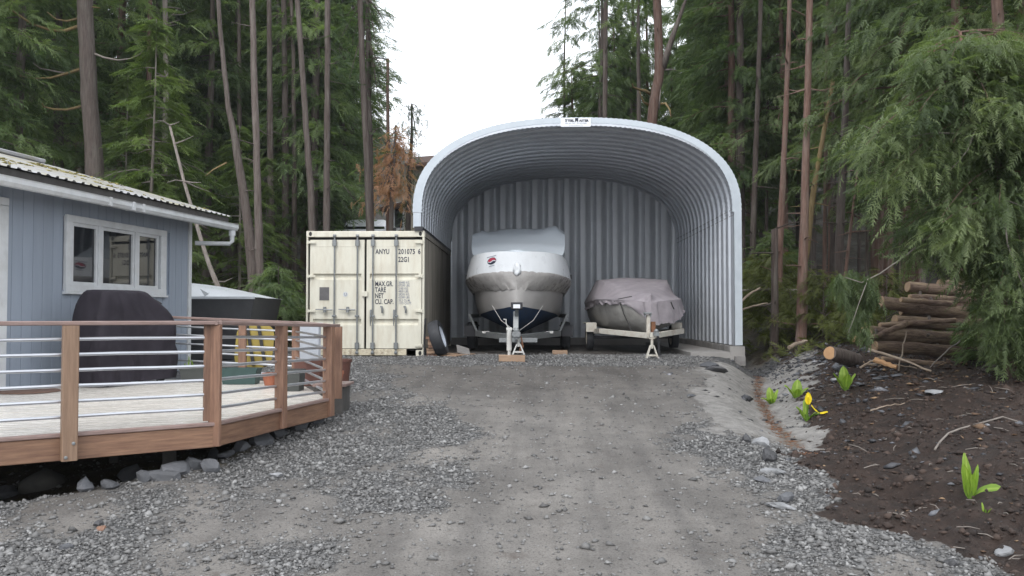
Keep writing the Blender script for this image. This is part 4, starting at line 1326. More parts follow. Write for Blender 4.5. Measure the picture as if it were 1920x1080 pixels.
# ================================================================== SPARE WHEEL, SCRAPS BY THE CONTAINER
sw = thing('spare_wheel', (-1.88, 17.85, H1(-1.9, 17.85)), 'loose spare wheel with pale blue rim leaning on the container side', 'wheel')
a_ = Vector((.95, -.06, .30)).normalized()
wheel(sw, (-1.88, 17.85, H1(-1.9, 17.85) + .375), a_, .36, .24, 40, rr=.60)
zz = H1(-2.05, 17.95)
for i in range(7):
    m = MB(); h_ = .045 if i % 2 else .05
    mt = M['lumber'] if i in (1, 2, 4) else M['wood_red']
    m.bbox((-2.02 + random.uniform(-.02, .02), 17.98 + random.uniform(-.02, .02), zz + .03 + i * .058), (.16 + random.uniform(-.02, .03), .30, .052), .003, rot=(0, random.uniform(-.03, .03), random.uniform(-.12, .12)))
    tag(m.build('lumber_offcut', mt), 'lumber offcut in the little stack between the container and the spare wheel', 'lumber', 'stacked lumber offcuts by the spare wheel')
pl = thing('plywood_sheet', (-1.75, 17.95, zz), 'muddy plywood sheet lying flat under the spare wheel', 'plywood')
m = MB(); m.bbox((-1.62, 18.25, zz + .022), (.62, .95, .02), .003, rot=(0, .01, -.35)); m.build('board', M['lumber'], pl)
m = MB(); m.bbox((-1.42, 18.5, zz + .10), (.28, .5, .03), .003, rot=(.25, .3, .2)); tag(m.build('plank', M['block']), 'grey plank propped crookedly behind the spare wheel', 'plank')
m = MB(); m.tube([W(797.5, 597, 17.9), W(795.5, 640, 17.86), W(796, 674, 17.82)], .02, 8)
tag(m.build('steel_bar', M['dark_steel']), 'dark steel bar standing against the container corner', 'bar')
# ================================================================== BLUE HOUSE
def WX(Y): return -6.63 + .155 * (Y - 12.5)
nrm = Vector((1, -.155, 0)).normalized()
alg = Vector((.155, 1, 0)).normalized()
WROT = Matrix((( nrm.x, alg.x, 0), (nrm.y, alg.y, 0), (0, 0, 1)))      # columns: outward, along, up
def WP(Y, off, z):
    return Vector((WX(Y), Y, 0)) + nrm * off + Vector((0, 0, z))
def wbox(m, Y0, Y1, o0, o1, z0, z1, b=0.004):
    c = (WP(Y0, 0, 0) + WP(Y1, 0, 0)) / 2 + nrm * ((o0 + o1) / 2) + Vector((0, 0, (z0 + z1) / 2))
    L = (WP(Y1, 0, 0) - WP(Y0, 0, 0)).length
    m.bbox(c, (o1 - o0, L, z1 - z0), b, rot=WROT)
def PXY(px):
    d = ray(px, 592)
    t = (-6.63 - .155 * 12.5) / (d.x - .155 * d.y)
    return d.y * t
YC = PXY(353)
house = thing('house', (WX(12), 12, .5), 'blue-grey sided house with ribbed metal roof and white triple window', 'house')
m = MB()
wbox(m, 4.0, YC, -.2, -.03, .1, 3.35)
c = WP(YC, -3.2, 1.75); m.box(c - alg * .1, (6.2, .15, 3.2), rot=WROT)
c = WP(4.0, -3.2, 1.75); m.box(c + alg * .1, (6.2, .15, 3.2), rot=WROT)
m.build('wall', M['siding'], house)
WY0, WY1, WZ0, WZ1 = PXY(119), PXY(308), 1.945, 3.05
y_ = 4.05
while y_ < YC - .05:
    y2 = min(y_ + .193, YC)
    segs = [(.5, 3.40)]
    if y2 > WY0 + .03 and y_ < WY1 - .03: segs = [(.5, WZ0 + .02), (WZ1 - .02, 3.40)]
    if y_ < 11.1 and y2 > 10.3: segs = [(3.12, 3.40)]
    for a, b in segs:
        m = MB(); wbox(m, y_ + .004, y2 - .004, -.03, .0, a, b, .004); m.build('siding_board', M['siding'], house)
    y_ += .193
m = MB(); wbox(m, YC - .02, YC + .07, -.1, .02, .5, 3.40); m.build('corner_trim', M['white'], house)
win = MB()
wbox(win, WY0, WY1, -.02, .035, WZ1 - .10, WZ1); wbox(win, WY0, WY1, -.02, .035, WZ0, WZ0 + .10)
wbox(win, WY0, WY0 + .12, -.02, .033, WZ0 + .1, WZ1 - .1); wbox(win, WY1 - .16, WY1, -.02, .033, WZ0 + .1, WZ1 - .1)
wbox(win, WY0 - .03, WY1 + .03, -.02, .05, WZ0 - .035, WZ0 - .001)
wf = win.build('window', M['white'], house)
for p0, p1 in ((135, 177), (191, 246), (259, 292)):
    a, b = PXY(p0), PXY(p1)
    m = MB(); wbox(m, a, b, -.035, -.02, WZ0 + .12, WZ1 - .12, .001); m.build('pane', M['glass'], wf)
    s_ = MB()
    for u0, u1 in ((a - .045, a), (b, b + .045)): wbox(s_, u0, u1, -.03, .012, WZ0 + .101, WZ1 - .101, .003)
    wbox(s_, a, b, -.03, .010, WZ1 - .15, WZ1 - .101, .003); wbox(s_, a, b, -.03, .010, WZ0 + .101, WZ0 + .15, .003)
    s_.build('sash', M['white'], wf)
for p0, p1 in ((181, 187.5), (250, 256)):
    m = MB(); wbox(m, PXY(p0), PXY(p1), -.02, .025, WZ0 + .1, WZ1 - .1)
    m.build('mullion', M['white'], wf)
m = MB(); wbox(m, 10.36, 10.99, -.04, -.015, .66, 3.02); dd = m.build('door', M['white'], house)
m = MB(); wbox(m, 11.0, PXY(9), -.03, .035, .66, 3.02); wbox(m, 10.2, 10.35, -.03, .035, .66, 3.02); wbox(m, 10.2, PXY(9), -.03, .035, 3.03, 3.13); m.build('door_frame', M['white'], house)
# roof
EO, EZ, RO, RZ = .50, 3.43, -3.15, 4.46
rs = math.atan2(RZ - EZ, EO - RO)
Y = 4.2; YE = 16.25
while Y < YE - .05:
    Y2 = min(Y + .86, YE)
    V, Fq = [], []
    us = []
    n = 5
    for i in range(n):
        u = Y + i * (Y2 - Y) / n
        wd = (Y2 - Y) / n
        us += [(u, 0), (u + wd * .52, 0), (u + wd * .64, .022), (u + wd * .88, .022)]
    us += [(Y2, 0)]
    o0 = WL[house]
    for u, hgt in us:
        e = random.uniform(-.012, .012)
        for t in (-.004, .0, .5, 1.0):
            p = WP(u, EO + (RO - EO) * t + (e if t <= 0 else 0), EZ + (RZ - EZ) * t + hgt) - o0
            V.append(p)
    for i in range(len(us) - 1):
        for j in range(3):
            Fq.append((i * 4 + j, i * 4 + 4 + j, i * 4 + 5 + j, i * 4 + 1 + j))
    link('roof_panel', np_mesh('roof_panel', V, Fq, M['roof'], None), house)
    Y += .86
rmo = np.random.default_rng(31); mp = []
while len(mp) < 800:
    yy, tt = rmo.uniform(9.5, 16), rmo.uniform(.06, .92)
    if fbm(np.array([yy * .9]), np.array([tt * 5]), 33)[0] > .47 + .16 * abs(tt - .55) and fbm(np.array([yy * 4]), np.array([tt * 12]), 34)[0] > .5:
        mp.append(tuple(WP(yy, EO + (RO - EO) * tt, EZ + (RZ - EZ) * tt + .018)))
mp = np.array(mp)
Vm, Fm, tm = chips(len(mp), mp - np.array(WL[house]), rmo.uniform(.015, .045, len(mp)), rmo.uniform(.25, .5, len(mp)), 35, .2)
M['moss'] = stone_mat('roof_moss', [(0, (.10, .085, .025)), (.5, (.22, .19, .06)), (1, (.34, .29, .11))], .95)
tag(link('roof_moss', np_mesh('roof_moss', Vm, Fm, M['moss'], {'tint': tm}), house), kind='stuff')
m = MB(); wbox(m, 4.2, 15.75, RO - .18, RO + .16, RZ + .00, RZ + .07, .03); m.build('ridge_cap', M['roof'], house)
m = MB()
for t0 in (0,):
    a, b = WP(4.2, RO, RZ), WP(YE, RO, RZ); c_, d_ = WP(4.2, RO - 3.6, EZ), WP(YE, RO - 3.6, EZ)
    m.add([a, b, d_, c_], [(0, 1, 2, 3)])
m.build('rear_roof_slope', M['roof'], house)
m = MB()
wbox(m, 4.2, YE - .03, .40, .46, 3.27, 3.42); m.build('fascia', M['fascia_dark'], house)
m = MB()
a, b = WP(4.2, .42, 3.40), WP(YE - .04, .42, 3.40); c_, d_ = WP(YE - .04, RO, RZ - .05), WP(4.2, RO, RZ - .05)
m.add([a, b, c_, d_], [(0, 1, 2, 3)])
a, b = WP(4.2, .42, 3.30), WP(YE - .04, .42, 3.30); c_, d_ = WP(YE - .04, -.05, 3.38), WP(4.2, -.05, 3.38)
m.add([a, b, c_, d_], [(0, 1, 2, 3)])
m.build('soffit', M['fascia_dark'], house)
m = MB()
e0, e1 = WP(YE - .05, .40, 3.25), WP(YE - .05, RO, RZ - .18)
m.add([e0, e1, e1 + Vector((0, 0, .17)), e0 + Vector((0, 0, .17)), e0 - alg * .04, e1 - alg * .04, e1 + Vector((0, 0, .17)) - alg * .04, e0 + Vector((0, 0, .17)) - alg * .04],
      [(0, 1, 2, 3), (7, 6, 5, 4), (0, 4, 5, 1), (3, 2, 6, 7), (0, 3, 7, 4)])
m.build('barge_board', M['fascia_dark'], house)
m = MB()
prof = [(.47, 3.185), (.56, 3.185), (.59, 3.23), (.585, 3.285), (.60, 3.30), (.575, 3.30), (.565, 3.21), (.47, 3.20)]
m.loft([[WP(yy, o_, z_) for o_, z_ in prof] for yy in (4.2, YE + .12)], True, True)
gt = m.build('gutter', M['white'], house)
m = MB()
for yy in (13.1, 13.35, 12.55): wbox(m, yy, yy + .05, .462, .605, 3.18, 3.305, .006)
m.build('gutter_clip', M['white'], gt)
m = MB()
g0 = WP(YE - .02, .53, 3.18)
g1 = W(425, 447, g0.y); g1.x = g0.x
zc_ = 2.93
m.tube([g0, Vector((g0.x, g0.y, 3.08)), Vector((g0.x, g0.y, zc_ + .05)), Vector((g0.x - .04, g0.y - .02, zc_)), WP(15.95, -.05, zc_)], [.045, .045, .04, .04, .04], 12)
m.lathe([(.06, 0), (.06, .09)], g0 - Vector((0, 0, .1)), (0, 0, 1), 14)
m.build('downspout', M['white'], house, smooth=35)

# ================================================================== DECK
DZ = .64
PA, PB, PC, PD, PE = (tuple(W(px, 592, yy).xy) for px, yy in ((129, 7.15), (401, 7.88), (522, 9.1), (613, 10.2), (555, 12.9)))
PF = (-6.5, 13.35)
kx = (PB[0] - PA[0]) / (PB[1] - PA[1])
PL = (PB[0] + kx * (4.6 - PB[1]), 4.6)
POLY = [PL, PB, PD, PE, PF, (WX(13.3), 13.3), (WX(4.6), 4.6)]
deck = thing('deck', (-4.5, 9, .4), 'angular wooden deck of pale wet boards with reddish fascia beside the house', 'deck')
def clip_half(poly, p, n):
    out = []
    for i in range(len(poly)):
        a, b = poly[i], poly[(i + 1) % len(poly)]
        da = (a[0] - p[0]) * n[0] + (a[1] - p[1]) * n[1]; db = (b[0] - p[0]) * n[0] + (b[1] - p[1]) * n[1]
        if da >= 0: out.append(a)
        if (da >= 0) != (db >= 0):
            t = da / (da - db); out.append((a[0] + (b[0] - a[0]) * t, a[1] + (b[1] - a[1]) * t))
    return out
dv = Vector((PB[0] - PL[0], PB[1] - PL[1], 0)).normalized()
dn_ = Vector((-dv.y, dv.x, 0))
q = 0.0
while q < 9:
    p0 = (PL[0] + dn_.x * q, PL[1] + dn_.y * q)
    p1 = (PL[0] + dn_.x * (q + .138), PL[1] + dn_.y * (q + .138))
    c = clip_half(clip_half(POLY, p0, (dn_.x, dn_.y)), p1, (-dn_.x, -dn_.y))
    if len(c) >= 3:
        m = MB(); dzr = random.uniform(-.002, .002)
        m.loft([[(x_, y_, DZ - .032 + dzr) for x_, y_ in c], [(x_, y_, DZ + dzr) for x_, y_ in c]], True, True)
        o = m.build('plank', M['deck'], deck)
    q += .143
def board(name, a, b, z0, z1, th, mat, parent, out=0.0):
    a, b = Vector((a[0], a[1], 0)), Vector((b[0], b[1], 0))
    d = (b - a).normalized(); nn = Vector((d.y, -d.x, 0))
    c = (a + b) / 2 + nn * (out) + Vector((0, 0, (z0 + z1) / 2))
    m = MB(); m.bbox(c, (th, (b - a).length, z1 - z0), .006, rot=Matrix(((nn.x, d.x, 0), (nn.y, d.y, 0), (0, 0, 1))))
    return m.build(name, mat, parent)
mid = (PL[0] + (PB[0] - PL[0]) * .42, PL[1] + (PB[1] - PL[1]) * .42)
board('fascia_board', PL, mid, .425, .612, .04, M['wood_fascia'], deck, .022)
board('fascia_board', mid, PA, .425, .612, .04, M['wood_fascia'], deck, .024)
board('fascia_board', PA, PB, .425, .612, .04, M['wood_fascia'], deck, .022)
board('fascia_board', PB, PC, .425, .612, .04, M['wood_fascia'], deck, .022)
board('fascia_board', PC, PD, .425, .612, .04, M['wood_fascia'], deck, .024)
board('fascia_board', PD, PE, .425, .612, .04, M['wood_fascia'], deck, .022)
board('nosing', PL, PB, .614, .648, .06, M['wood_rail'], deck, .026)
board('nosing', PB, PD, .614, .648, .06, M['wood_rail'], deck, .026)
for x_, y_ in ((-3.5, 8.5), (-5.2, 6.7), (-3.0, 10.0), (-5.4, 8.5), (-4.5, 9.5), (-4.27, 6.9)):
    g_z = H1(x_, y_) - .1
    m = MB(); m.bbox((x_, y_, (g_z + .45) / 2), (.10, .10, .45 - g_z), .006); m.build('support_post', M['fascia_dark'], deck)
m = MB()
for q in (.5, 2.2, 4.0, 6):
    a = Vector((PL[0] + dn_.x * q, PL[1] + dn_.y * q, .52))
    tb(m, a + dv * .8, a + dv * 4.6, (.06, .16))
m.build('beams', M['fascia_dark'], deck)

# ------------------------------------------------------------------ railing
rail = thing('deck_railing', (-3.5, 9, DZ), 'deck railing of reddish posts, galvanised pipes and weathered cap boards', 'railing')
ZA = 1.555
def post(p, ang, w_=.118, d_=.09, z0=.43, z1=ZA - .035, mat=None, out=(0, 0), bolts=False):
    m = MB(); m.bbox((p[0] + out[0], p[1] + out[1], (z0 + z1) / 2), (w_, d_, z1 - z0), .007, rot=(0, 0, ang))
    o = m.build('post', mat or M['wood_red'], rail)
    if bolts:
        nn = Vector((math.sin(ang), -math.cos(ang), 0)); al = Vector((math.cos(ang), math.sin(ang), 0))
        for dx, dz in ((.025, .14), (-.03, .03)):
            m = MB(); m.lathe([(.014, 0), (.014, .006), (.008, .009)], Vector((p[0] + out[0], p[1] + out[1], z0 + dz)) + nn * (d_ / 2) + al * dx, nn, 8); m.build('bolt', M['galv'], o)
    return o
a1 = math.atan2(dv.y, dv.x)
o1 = (dv.y * .09, -dv.x * .09)
dq = Vector((PD[0] - PB[0], PD[1] - PB[1], 0)).normalized(); a2 = math.atan2(dq.y, dq.x); o2 = (dq.y * .09, -dq.x * .09)
post(PA, a1, mat=M['wood_tan'], out=o1, bolts=True)
P0 = (PA[0] - dv.x * 1.75, PA[1] - dv.y * 1.75)
post(P0, a1, mat=M['wood_tan'], out=o1, bolts=True)
P00 = (PA[0] - dv.x * 3.4, PA[1] - dv.y * 3.4); post(P00, a1, mat=M['wood_tan'], out=o1)
post(PB, a1, .09, .04, z0=.66, out=(-dv.x * .04, -dv.y * .04)); post(PB, a2 + R(0), .045, .115, out=(.025, -.02), z0=.435)
post(PC, a2, .10, .10, z0=.44, out=(o2[0] * .4, o2[1] * .4))
post(PD, a2, .10, .11, z0=.44, out=(o2[0] * .3, o2[1] * .3), z1=1.47)
post((PD[0] + .03, PD[1] + .42), .1, .12, .04, z0=.6, z1=1.47)
de = Vector((PE[0] - PD[0], PE[1] - PD[1], 0)).normalized()
PE2 = (PE[0], PE[1])
post(PE2, .2, .11, .09, z1=1.49, z0=.5)
Q1 = tuple(W(455, 640, 13.02).xy); post(Q1, .1, .11, .09, z1=1.52, z0=.5)
def rails(a, b, za, zb, n=6, s0=.147, dz=.127, rad=.0145, ext=.0, drop=None):
    for i in range(n):
        m = MB()
        A_ = Vector((a[0], a[1], za - s0 - i * dz)); B_ = Vector((b[0], b[1], zb - s0 - i * dz))
        d = (B_ - A_).normalized()
        m.tube([A_ - d * ext, A_.lerp(B_, .35) + Vector((0, 0, random.uniform(-.004, .004))), A_.lerp(B_, .7) + Vector((0, 0, random.uniform(-.004, .004))), B_ + d * ext], rad, 10)
        m.build('pipe', M['pipe'], rail, smooth=40)
rails(P00, PA, ZA, ZA); rails(PA, (PB[0] - dv.x * .06, PB[1] - dv.y * .06), ZA, ZA - .005, ext=.0)
rails((PB[0] + .02, PB[1]), PC, ZA, ZA - .03, ext=.02); rails(PC, PD, ZA - .03, ZA - .055, ext=.03)
rails(PD, PE, 1.50, 1.515); rails(PE, Q1, 1.515, 1.545); rails(Q1, (PF[0] + .1, PF[1] - .03), 1.545, 1.63)
def cap(a, b, za, zb, w_=.14, ea=.05, eb=.05, th=.036):
    a, b = Vector((a[0], a[1], za - th / 2)), Vector((b[0], b[1], zb - th / 2))
    d = (b - a).normalized(); a -= d * ea; b += d * eb
    q = d.to_track_quat('Y', 'Z').to_matrix()
    m = MB(); m.bbox((a + b) / 2, (w_, (b - a).length, th), .006, rot=q); m.build('cap_rail', M['wood_rail'], rail)
cap(P00, PB, ZA + .005, ZA); cap(PB, PD, ZA - .002, ZA - .05, eb=.22); cap((PD[0] - .02, PD[1]), PE, 1.507, 1.52, ea=-.1); cap(PE, (PF[0] + .05, PF[1] - .02), 1.517, 1.635, eb=0)

# ------------------------------------------------------------------ covered grill
gr = thing('covered_grill', (-5.57, 12.35, DZ), 'barbecue grill under a black fabric cover on the deck by the window', 'grill')
gu = Vector((.42, .88, 0)).normalized()       # long side
gv = Vector((gu.y, -gu.x, 0))                 # outward
gc = Vector((-5.70, 12.26, 0))
def gring(z, L, Dp, k, su, n=132, rc=.09):
    """one horizontal slice of the cover: rounded rectangle walked by length, with folds deepening to the hem"""
    rc = min(rc, Dp * .45)
    a, b = L / 2 - rc, Dp / 2 - rc
    P = 4 * a + 4 * b + 2 * math.pi * rc
    ring = []
    for i in range(n):
        d = P * i / n
        q = d
        segs_ = ((2 * b, 0), (math.pi * rc / 2, 1), (2 * a, 2), (math.pi * rc / 2, 3), (2 * b, 4), (math.pi * rc / 2, 5), (2 * a, 6), (math.pi * rc / 2, 7))
        for ln, id_ in segs_:
            if q <= ln: break
            q -= ln
        f = q / ln
        if id_ == 0: u, v, nu, nv = a + rc, -b + q, 1, 0
        elif id_ == 1: u, v, nu, nv = a + rc * math.cos(f * math.pi / 2), b + rc * math.sin(f * math.pi / 2), math.cos(f * math.pi / 2), math.sin(f * math.pi / 2)
        elif id_ == 2: u, v, nu, nv = a - q, b + rc, 0, 1
        elif id_ == 3: u, v, nu, nv = -a - rc * math.sin(f * math.pi / 2), b + rc * math.cos(f * math.pi / 2), -math.sin(f * math.pi / 2), math.cos(f * math.pi / 2)
        elif id_ == 4: u, v, nu, nv = -a - rc, b - q, -1, 0
        elif id_ == 5: u, v, nu, nv = -a - rc * math.cos(f * math.pi / 2), -b - rc * math.sin(f * math.pi / 2), -math.cos(f * math.pi / 2), -math.sin(f * math.pi / 2)
        elif id_ == 6: u, v, nu, nv = -a + q, -b - rc, 0, -1
        else: u, v, nu, nv = a + rc * math.sin(f * math.pi / 2), -b - rc * math.cos(f * math.pi / 2), math.sin(f * math.pi / 2), -math.cos(f * math.pi / 2)
        w1 = float(fbm(np.array([d / P * 26 + z * .9]), np.array([z * 1.3]), 91, 3)[0]) - .5
        w2 = float(fbm(np.array([d / P * 11 - z * 2.2 + 5]), np.array([z * 2.4]), 97, 3)[0]) - .5
        cr = -abs(math.sin(d / P * 17 + z * 3.1)) ** 8 * .018
        w3 = float(fbm(np.array([d / P * 9 + z * 1.7]), np.array([z * 2.6 - d / P * 5]), 99, 4)[0]) - .5
        o = (w1 * .05 + w2 * .09 + w3 * .13 + cr * .5) * k
        ring.append(gc + gu * (u + nu * o + su) + gv * (v + nv * o) + Vector((0, 0, z + w2 * .10 * k * (z > 1.3) + w1 * .03 * k)))
    return ring
m = MB()
lv = [(.70, 1.36, .66, 1.1, 0), (.78, 1.355, .655, 1.1, 0), (.88, 1.35, .65, 1.0, 0), (.98, 1.34, .65, 1.0, 0), (1.08, 1.335, .645, .95, 0), (1.18, 1.33, .64, .9, 0), (1.28, 1.325, .635, .8, 0), (1.38, 1.32, .63, .75, 0), (1.46, 1.31, .625, .7, -.005), (1.53, 1.28, .61, .6, -.02), (1.60, 1.22, .585, .55, -.04), (1.67, 1.14, .56, .55, -.06), (1.74, 1.05, .535, .5, -.08), (1.81, .95, .505, .5, -.10), (1.87, .85, .47, .4, -.12), (1.915, .77, .44, .35, -.13), (1.94, .70, .39, .3, -.14), (1.952, .58, .30, .2, -.14), (1.957, .25, .12, .1, -.14)]
m.loft([gring(*q) for q in lv], True, True)
m.build('cover', M['tarp_black'], gr, smooth=70)
for t in (-.45, .45):
    for v_ in (-.2, .2):
        m = MB(); m.lathe([(.07, -.02), (.07, .02)], gc + gu * t + gv * v_ + Vector((0, 0, DZ + .07)), gv, 12); m.build('wheel', M['rubber'], gr)
m = MB()
for z in (1.80, 1.755): pass
p = gc - gu * .47 + Vector((0, 0, 1.735))
m.bbox(p, (.26, .03, .05), .01, rot=Matrix(((gv.x, gu.x, 0), (gv.y, gu.y, 0), (0, 0, 1))))
m.build('vent_flap', M['gasket'], gr)
m = MB(); p = gc + gu * .44 + gv * .12 + Vector((0, 0, 1.80)); m.bbox(p, (.14, .05, .04), .012, rot=(.3, .5, .8)); m.build('vent_flap', M['gasket'], gr)

# ------------------------------------------------------------------ things on and by the deck
mt_ = thing('door_mat', (-6.45, 11.3, DZ), 'round brown coir mat on the deck boards at the house door', 'mat')
m = MB(); m.lathe([(.001, .02), (.36, .022), (.38, .015), (.39, .003), (.001, .002)], (-6.35, 11.0, DZ + .001), (0, 0, 1), 30); m.build('mat', M['mat'], mt_)

def planter_box(name, label, px0, px1, Y, z0, z1, mat, taper=.86, dep=.26, soil=True):
    a, b = W(px0, 690, Y), W(px1, 690, Y)
    t_ = thing(name, ((a.x + b.x) / 2, Y, z0), label, 'planter')
    cx_, wd = (a.x + b.x) / 2, b.x - a.x
    m = MB()
    def rr(z, k): return [(cx_ + sx * wd / 2 * k, Y + sy * dep / 2 * k, z) for sx, sy in ((-1, -1), (1, -1), (1, 1), (-1, 1))]
    m.loft([rr(z0, taper), rr(z1 - .03, .97), rr(z1 - .03, 1.0), rr(z1, 1.0), rr(z1, .93), rr(z1 - .06, .9)], True, True)
    m.build('box', mat, t_)
    m = MB(); m.box((cx_, Y, z1 - .035), (wd * .9, dep * .88, .02)); m.build('soil', M['soil'], t_)
    return t_
planter_box('planter_box', 'long dark green planter box on the deck beside the grill', 418, 487, 12.35, DZ + .002, .865, M['planter_green'])
planter_box('planter_box', 'low dark planter trough with grass sprigs just behind the grill', 342, 412, 12.75, DZ + .002, .845, M['planter_grey'])
planter_box('planter_box', 'square charcoal planter standing behind a rail post', 528, 568, 11.25, DZ + .002, .915, M['planter_grey'], dep=.3)
planter_box('planter_box', 'wide dark brown trough behind the corner of the railing', 556, 606, 12.1, DZ + .002, .98, M['brown_pot'], dep=.3)

def pot(loc, r0, r1, h, mat, label, name='flower_pot'):
    t_ = thing(name, loc, label, 'pot')
    m = MB()
    m.lathe([(r0, 0), (r1 * .97, h - .04), (r1 * 1.05, h - .04), (r1 * 1.05, h), (r1 * .93, h), (r1 * .88, h - .05), (.002, h - .055)], loc, (0, 0, 1), 26)
    m.build('pot', mat, t_, smooth=35)
    m = MB(); m.lathe([(r1 * .9, 0), (.002, .012)], (loc[0], loc[1], loc[2] + h - .05), (0, 0, 1), 20); m.build('soil', M['soil'], t_)
    return t_
x_, y_ = W(634, 690, 13.4).xy
pot((x_, y_, H1(x_, y_) - .01), .15, .20, .46, M['brown_pot'], 'big dark brown plant pot on the ground past the deck corner')
x_, y_ = W(630, 690, 11.05).xy
stp = thing('wooden_step', (x_, y_, H1(x_, y_)), 'small wooden step box beside the deck corner post', 'step')
m = MB(); m.bbox((x_ - .05, y_ + .1, .735), (.42, .5, .035), .006); m.build('tread', M['wood_rail'], stp)
zg = H1(x_, y_) - .03
m = MB(); m.box((x_ - .06, y_ + .1, (zg + .715) / 2), (.34, .44, .712 - zg)); m.build('riser_box', M['fascia_dark'], stp)
pot((x_, y_ + .05, .754), .06, .085, .15, M['terracotta'], 'small terracotta pot on the wooden step')
x_, y_ = W(506, 690, 12.1).xy
pot((x_, y_, DZ + .002), .07, .10, .17, M['terracotta'], 'terracotta pot between the green planter and a rail post')

# covered boat behind the house
cb = thing('covered_boat', (-6.6, 17.2, .8), 'stored boat with charcoal sides and domed white wrap behind the house corner', 'boat')
def brect(z, x0, x1, y0, y1): return [(x0, y0, z), (x1, y0, z), (x1, y1, z), (x0, y1, z)]
m = MB(); m.loft([brect(.75, -9.2, -5.62, 17.1, 18.8), brect(1.3, -9.2, -5.50, 17.02, 18.8), brect(1.96, -9.2, -5.36, 17.0, 18.8)], True, True); m.build('side_cover', M['tarp_grey'], cb)
m = MB(); rings = []
for i in range(9):
    t = i / 8
    ring = []
    for j in range(13):
        v = j / 12
        x_ = -9.2 + (3.86) * v
        zt = .33 * math.sin(math.pi * min(1, .12 + t * .8)) ** .7 * (1 - max(0, (v - .45) / .55) ** 2.0 * 1.0)
        ring.append((x_, 16.96 + 1.9 * t, 1.955 + (zt if 0 < i < 8 else 0) + (float(fbm(np.array([v * 6]), np.array([t * 6]), 95, 3)[0]) - .5) * .02))
    rings.append(ring)
m.loft(rings, False, False); m.build('white_wrap', M['wrap'], cb, smooth=60)
m = MB(); m.box((-7.28, 16.985, 1.95), (3.84, .03, .05)); m.build('wrap_edge', M['wrap'], cb)
m = MB(); a, b, c = W(375, 541, 16.94), W(392, 551, 16.94), W(384, 556, 16.93); m.add([a, b, c, a + Vector((0, .01, -.01))], [(0, 2, 1), (0, 3, 2)]); m.build('torn_flap', M['wrap'], cb)

# yellow tub and other clutter behind the rail
yt = thing('plastic_tub', (W(478, 650, 14.0).x, 14.0, .6), 'yellow plastic tub with black straps behind the deck railing', 'tub')
c = W(479, 650, 14.0)
rot = Euler((-.18, .06, .15)).to_matrix()
def trg(s, yy, zc): return [c + rot @ Vector((math.copysign(abs(math.cos(a)) ** .45, math.cos(a)) * .28 * s, yy, zc + math.copysign(abs(math.sin(a)) ** .45, math.sin(a)) * .33 * s)) for a in np.linspace(0, 2 * math.pi, 25)[:-1]]
m = MB(); m.loft([trg(1.05, -.12, 0), trg(1.02, -.09, 0), trg(.93, -.09, 0), trg(.8, .15, 0)], True, True); m.build('tub', M['yellow'], yt, smooth=40)
m = MB()
for dx in (-.06, .12): m.bbox(c + rot @ Vector((dx, -.15, 0)), (.05, .03, .66), .006, rot=rot @ Euler((0, -.25, 0)).to_matrix())
m.build('strap', M['gasket'], yt)
bc = thing('blue_crate', (W(580, 640, 14.2).x, 14.2, .6), 'pale blue plastic crate behind the railing by the container', 'crate')
c = W(577, 640, 14.3)
m = MB(); m.bbox(c, (.40, .4, .55), .04, rot=(0, 0, .3)); m.build('crate', M['steel'], bc)
m = MB(); m.bbox(c + Vector((0, 0, .28)), (.44, .44, .05), .012, rot=(0, 0, .3)); m.build('lid', M['trim'], bc)
# ================================================================== FOLIAGE BUILDERS
def frond(npair, L, Wd, seed, hang=.35, lw=.10):
    """a feathered spray: narrow leaflets off a curving rib; (T,3,3)"""
    r = np.random.default_rng(seed)
    T = []
    for i in range(npair):
        t = (i + .5) / npair
        l = Wd * (1 - .7 * t) * r.uniform(.7, 1.2)
        zc = -hang * .5 * L * t * t
        for sd_ in (-1, 1):
            a = R(r.uniform(32, 58))
            b = np.array([L * t, 0, zc])
            tip = b + l * np.array([math.cos(a), sd_ * math.sin(a), -hang * r.uniform(.3, 1.0)])
            w_ = np.array([lw * L * .5, 0, 0])
            T.append([b - w_, b + w_, tip])
    b = np.array([L * .85, 0, -hang * .5 * L * .72]); tip = np.array([L * 1.12, 0, -hang * .75 * L])
    T.append([b + [0, lw * L * .35, 0], b - [0, lw * L * .35, 0], tip])
    T.append([[0, .012 * L, 0], [0, -.012 * L, 0], [L, 0, -hang * .5 * L]])
    return np.array(T)

def place_fronds(pos, az, pitch, scale, roll, variants, seed):
    r = np.random.default_rng(seed)
    n = len(pos)
    d = np.stack([np.cos(az) * np.cos(pitch), np.sin(az) * np.cos(pitch), np.sin(pitch)], -1)
    h = np.stack([-np.sin(az), np.cos(az), np.zeros(n)], -1)
    up = np.cross(d, h)
    y = h * np.cos(roll)[:, None] + up * np.sin(roll)[:, None]
    z = np.cross(d, y)
    Mx = np.stack([d, y, z], -1) * scale[:, None, None]
    vi = r.integers(0, len(variants), n)
    Vs, Is = [], []
    for k, fr in enumerate(variants):
        s = vi == k
        if not s.any(): continue
        P = np.einsum('nij,tcj->ntci', Mx[s], fr) + pos[s][:, None, None, :]
        Vs.append(P.reshape(-1, 3)); Is.append(np.repeat(np.nonzero(s)[0], fr.shape[0] * 3))
    return np.concatenate(Vs), np.concatenate(Is)

CED = [frond(6, .42, .22, s, .45, .12) for s in (1, 2, 3)]
HEM = [frond(6, .36, .17, s, .28, .10) for s in (4, 5, 6)]
FIR = [frond(7, .40, .14, s, .15, .10) for s in (7, 8, 9)]
NEAR = [frond(7, .27, .12, s, .4, .085) for s in (10, 11, 12)]

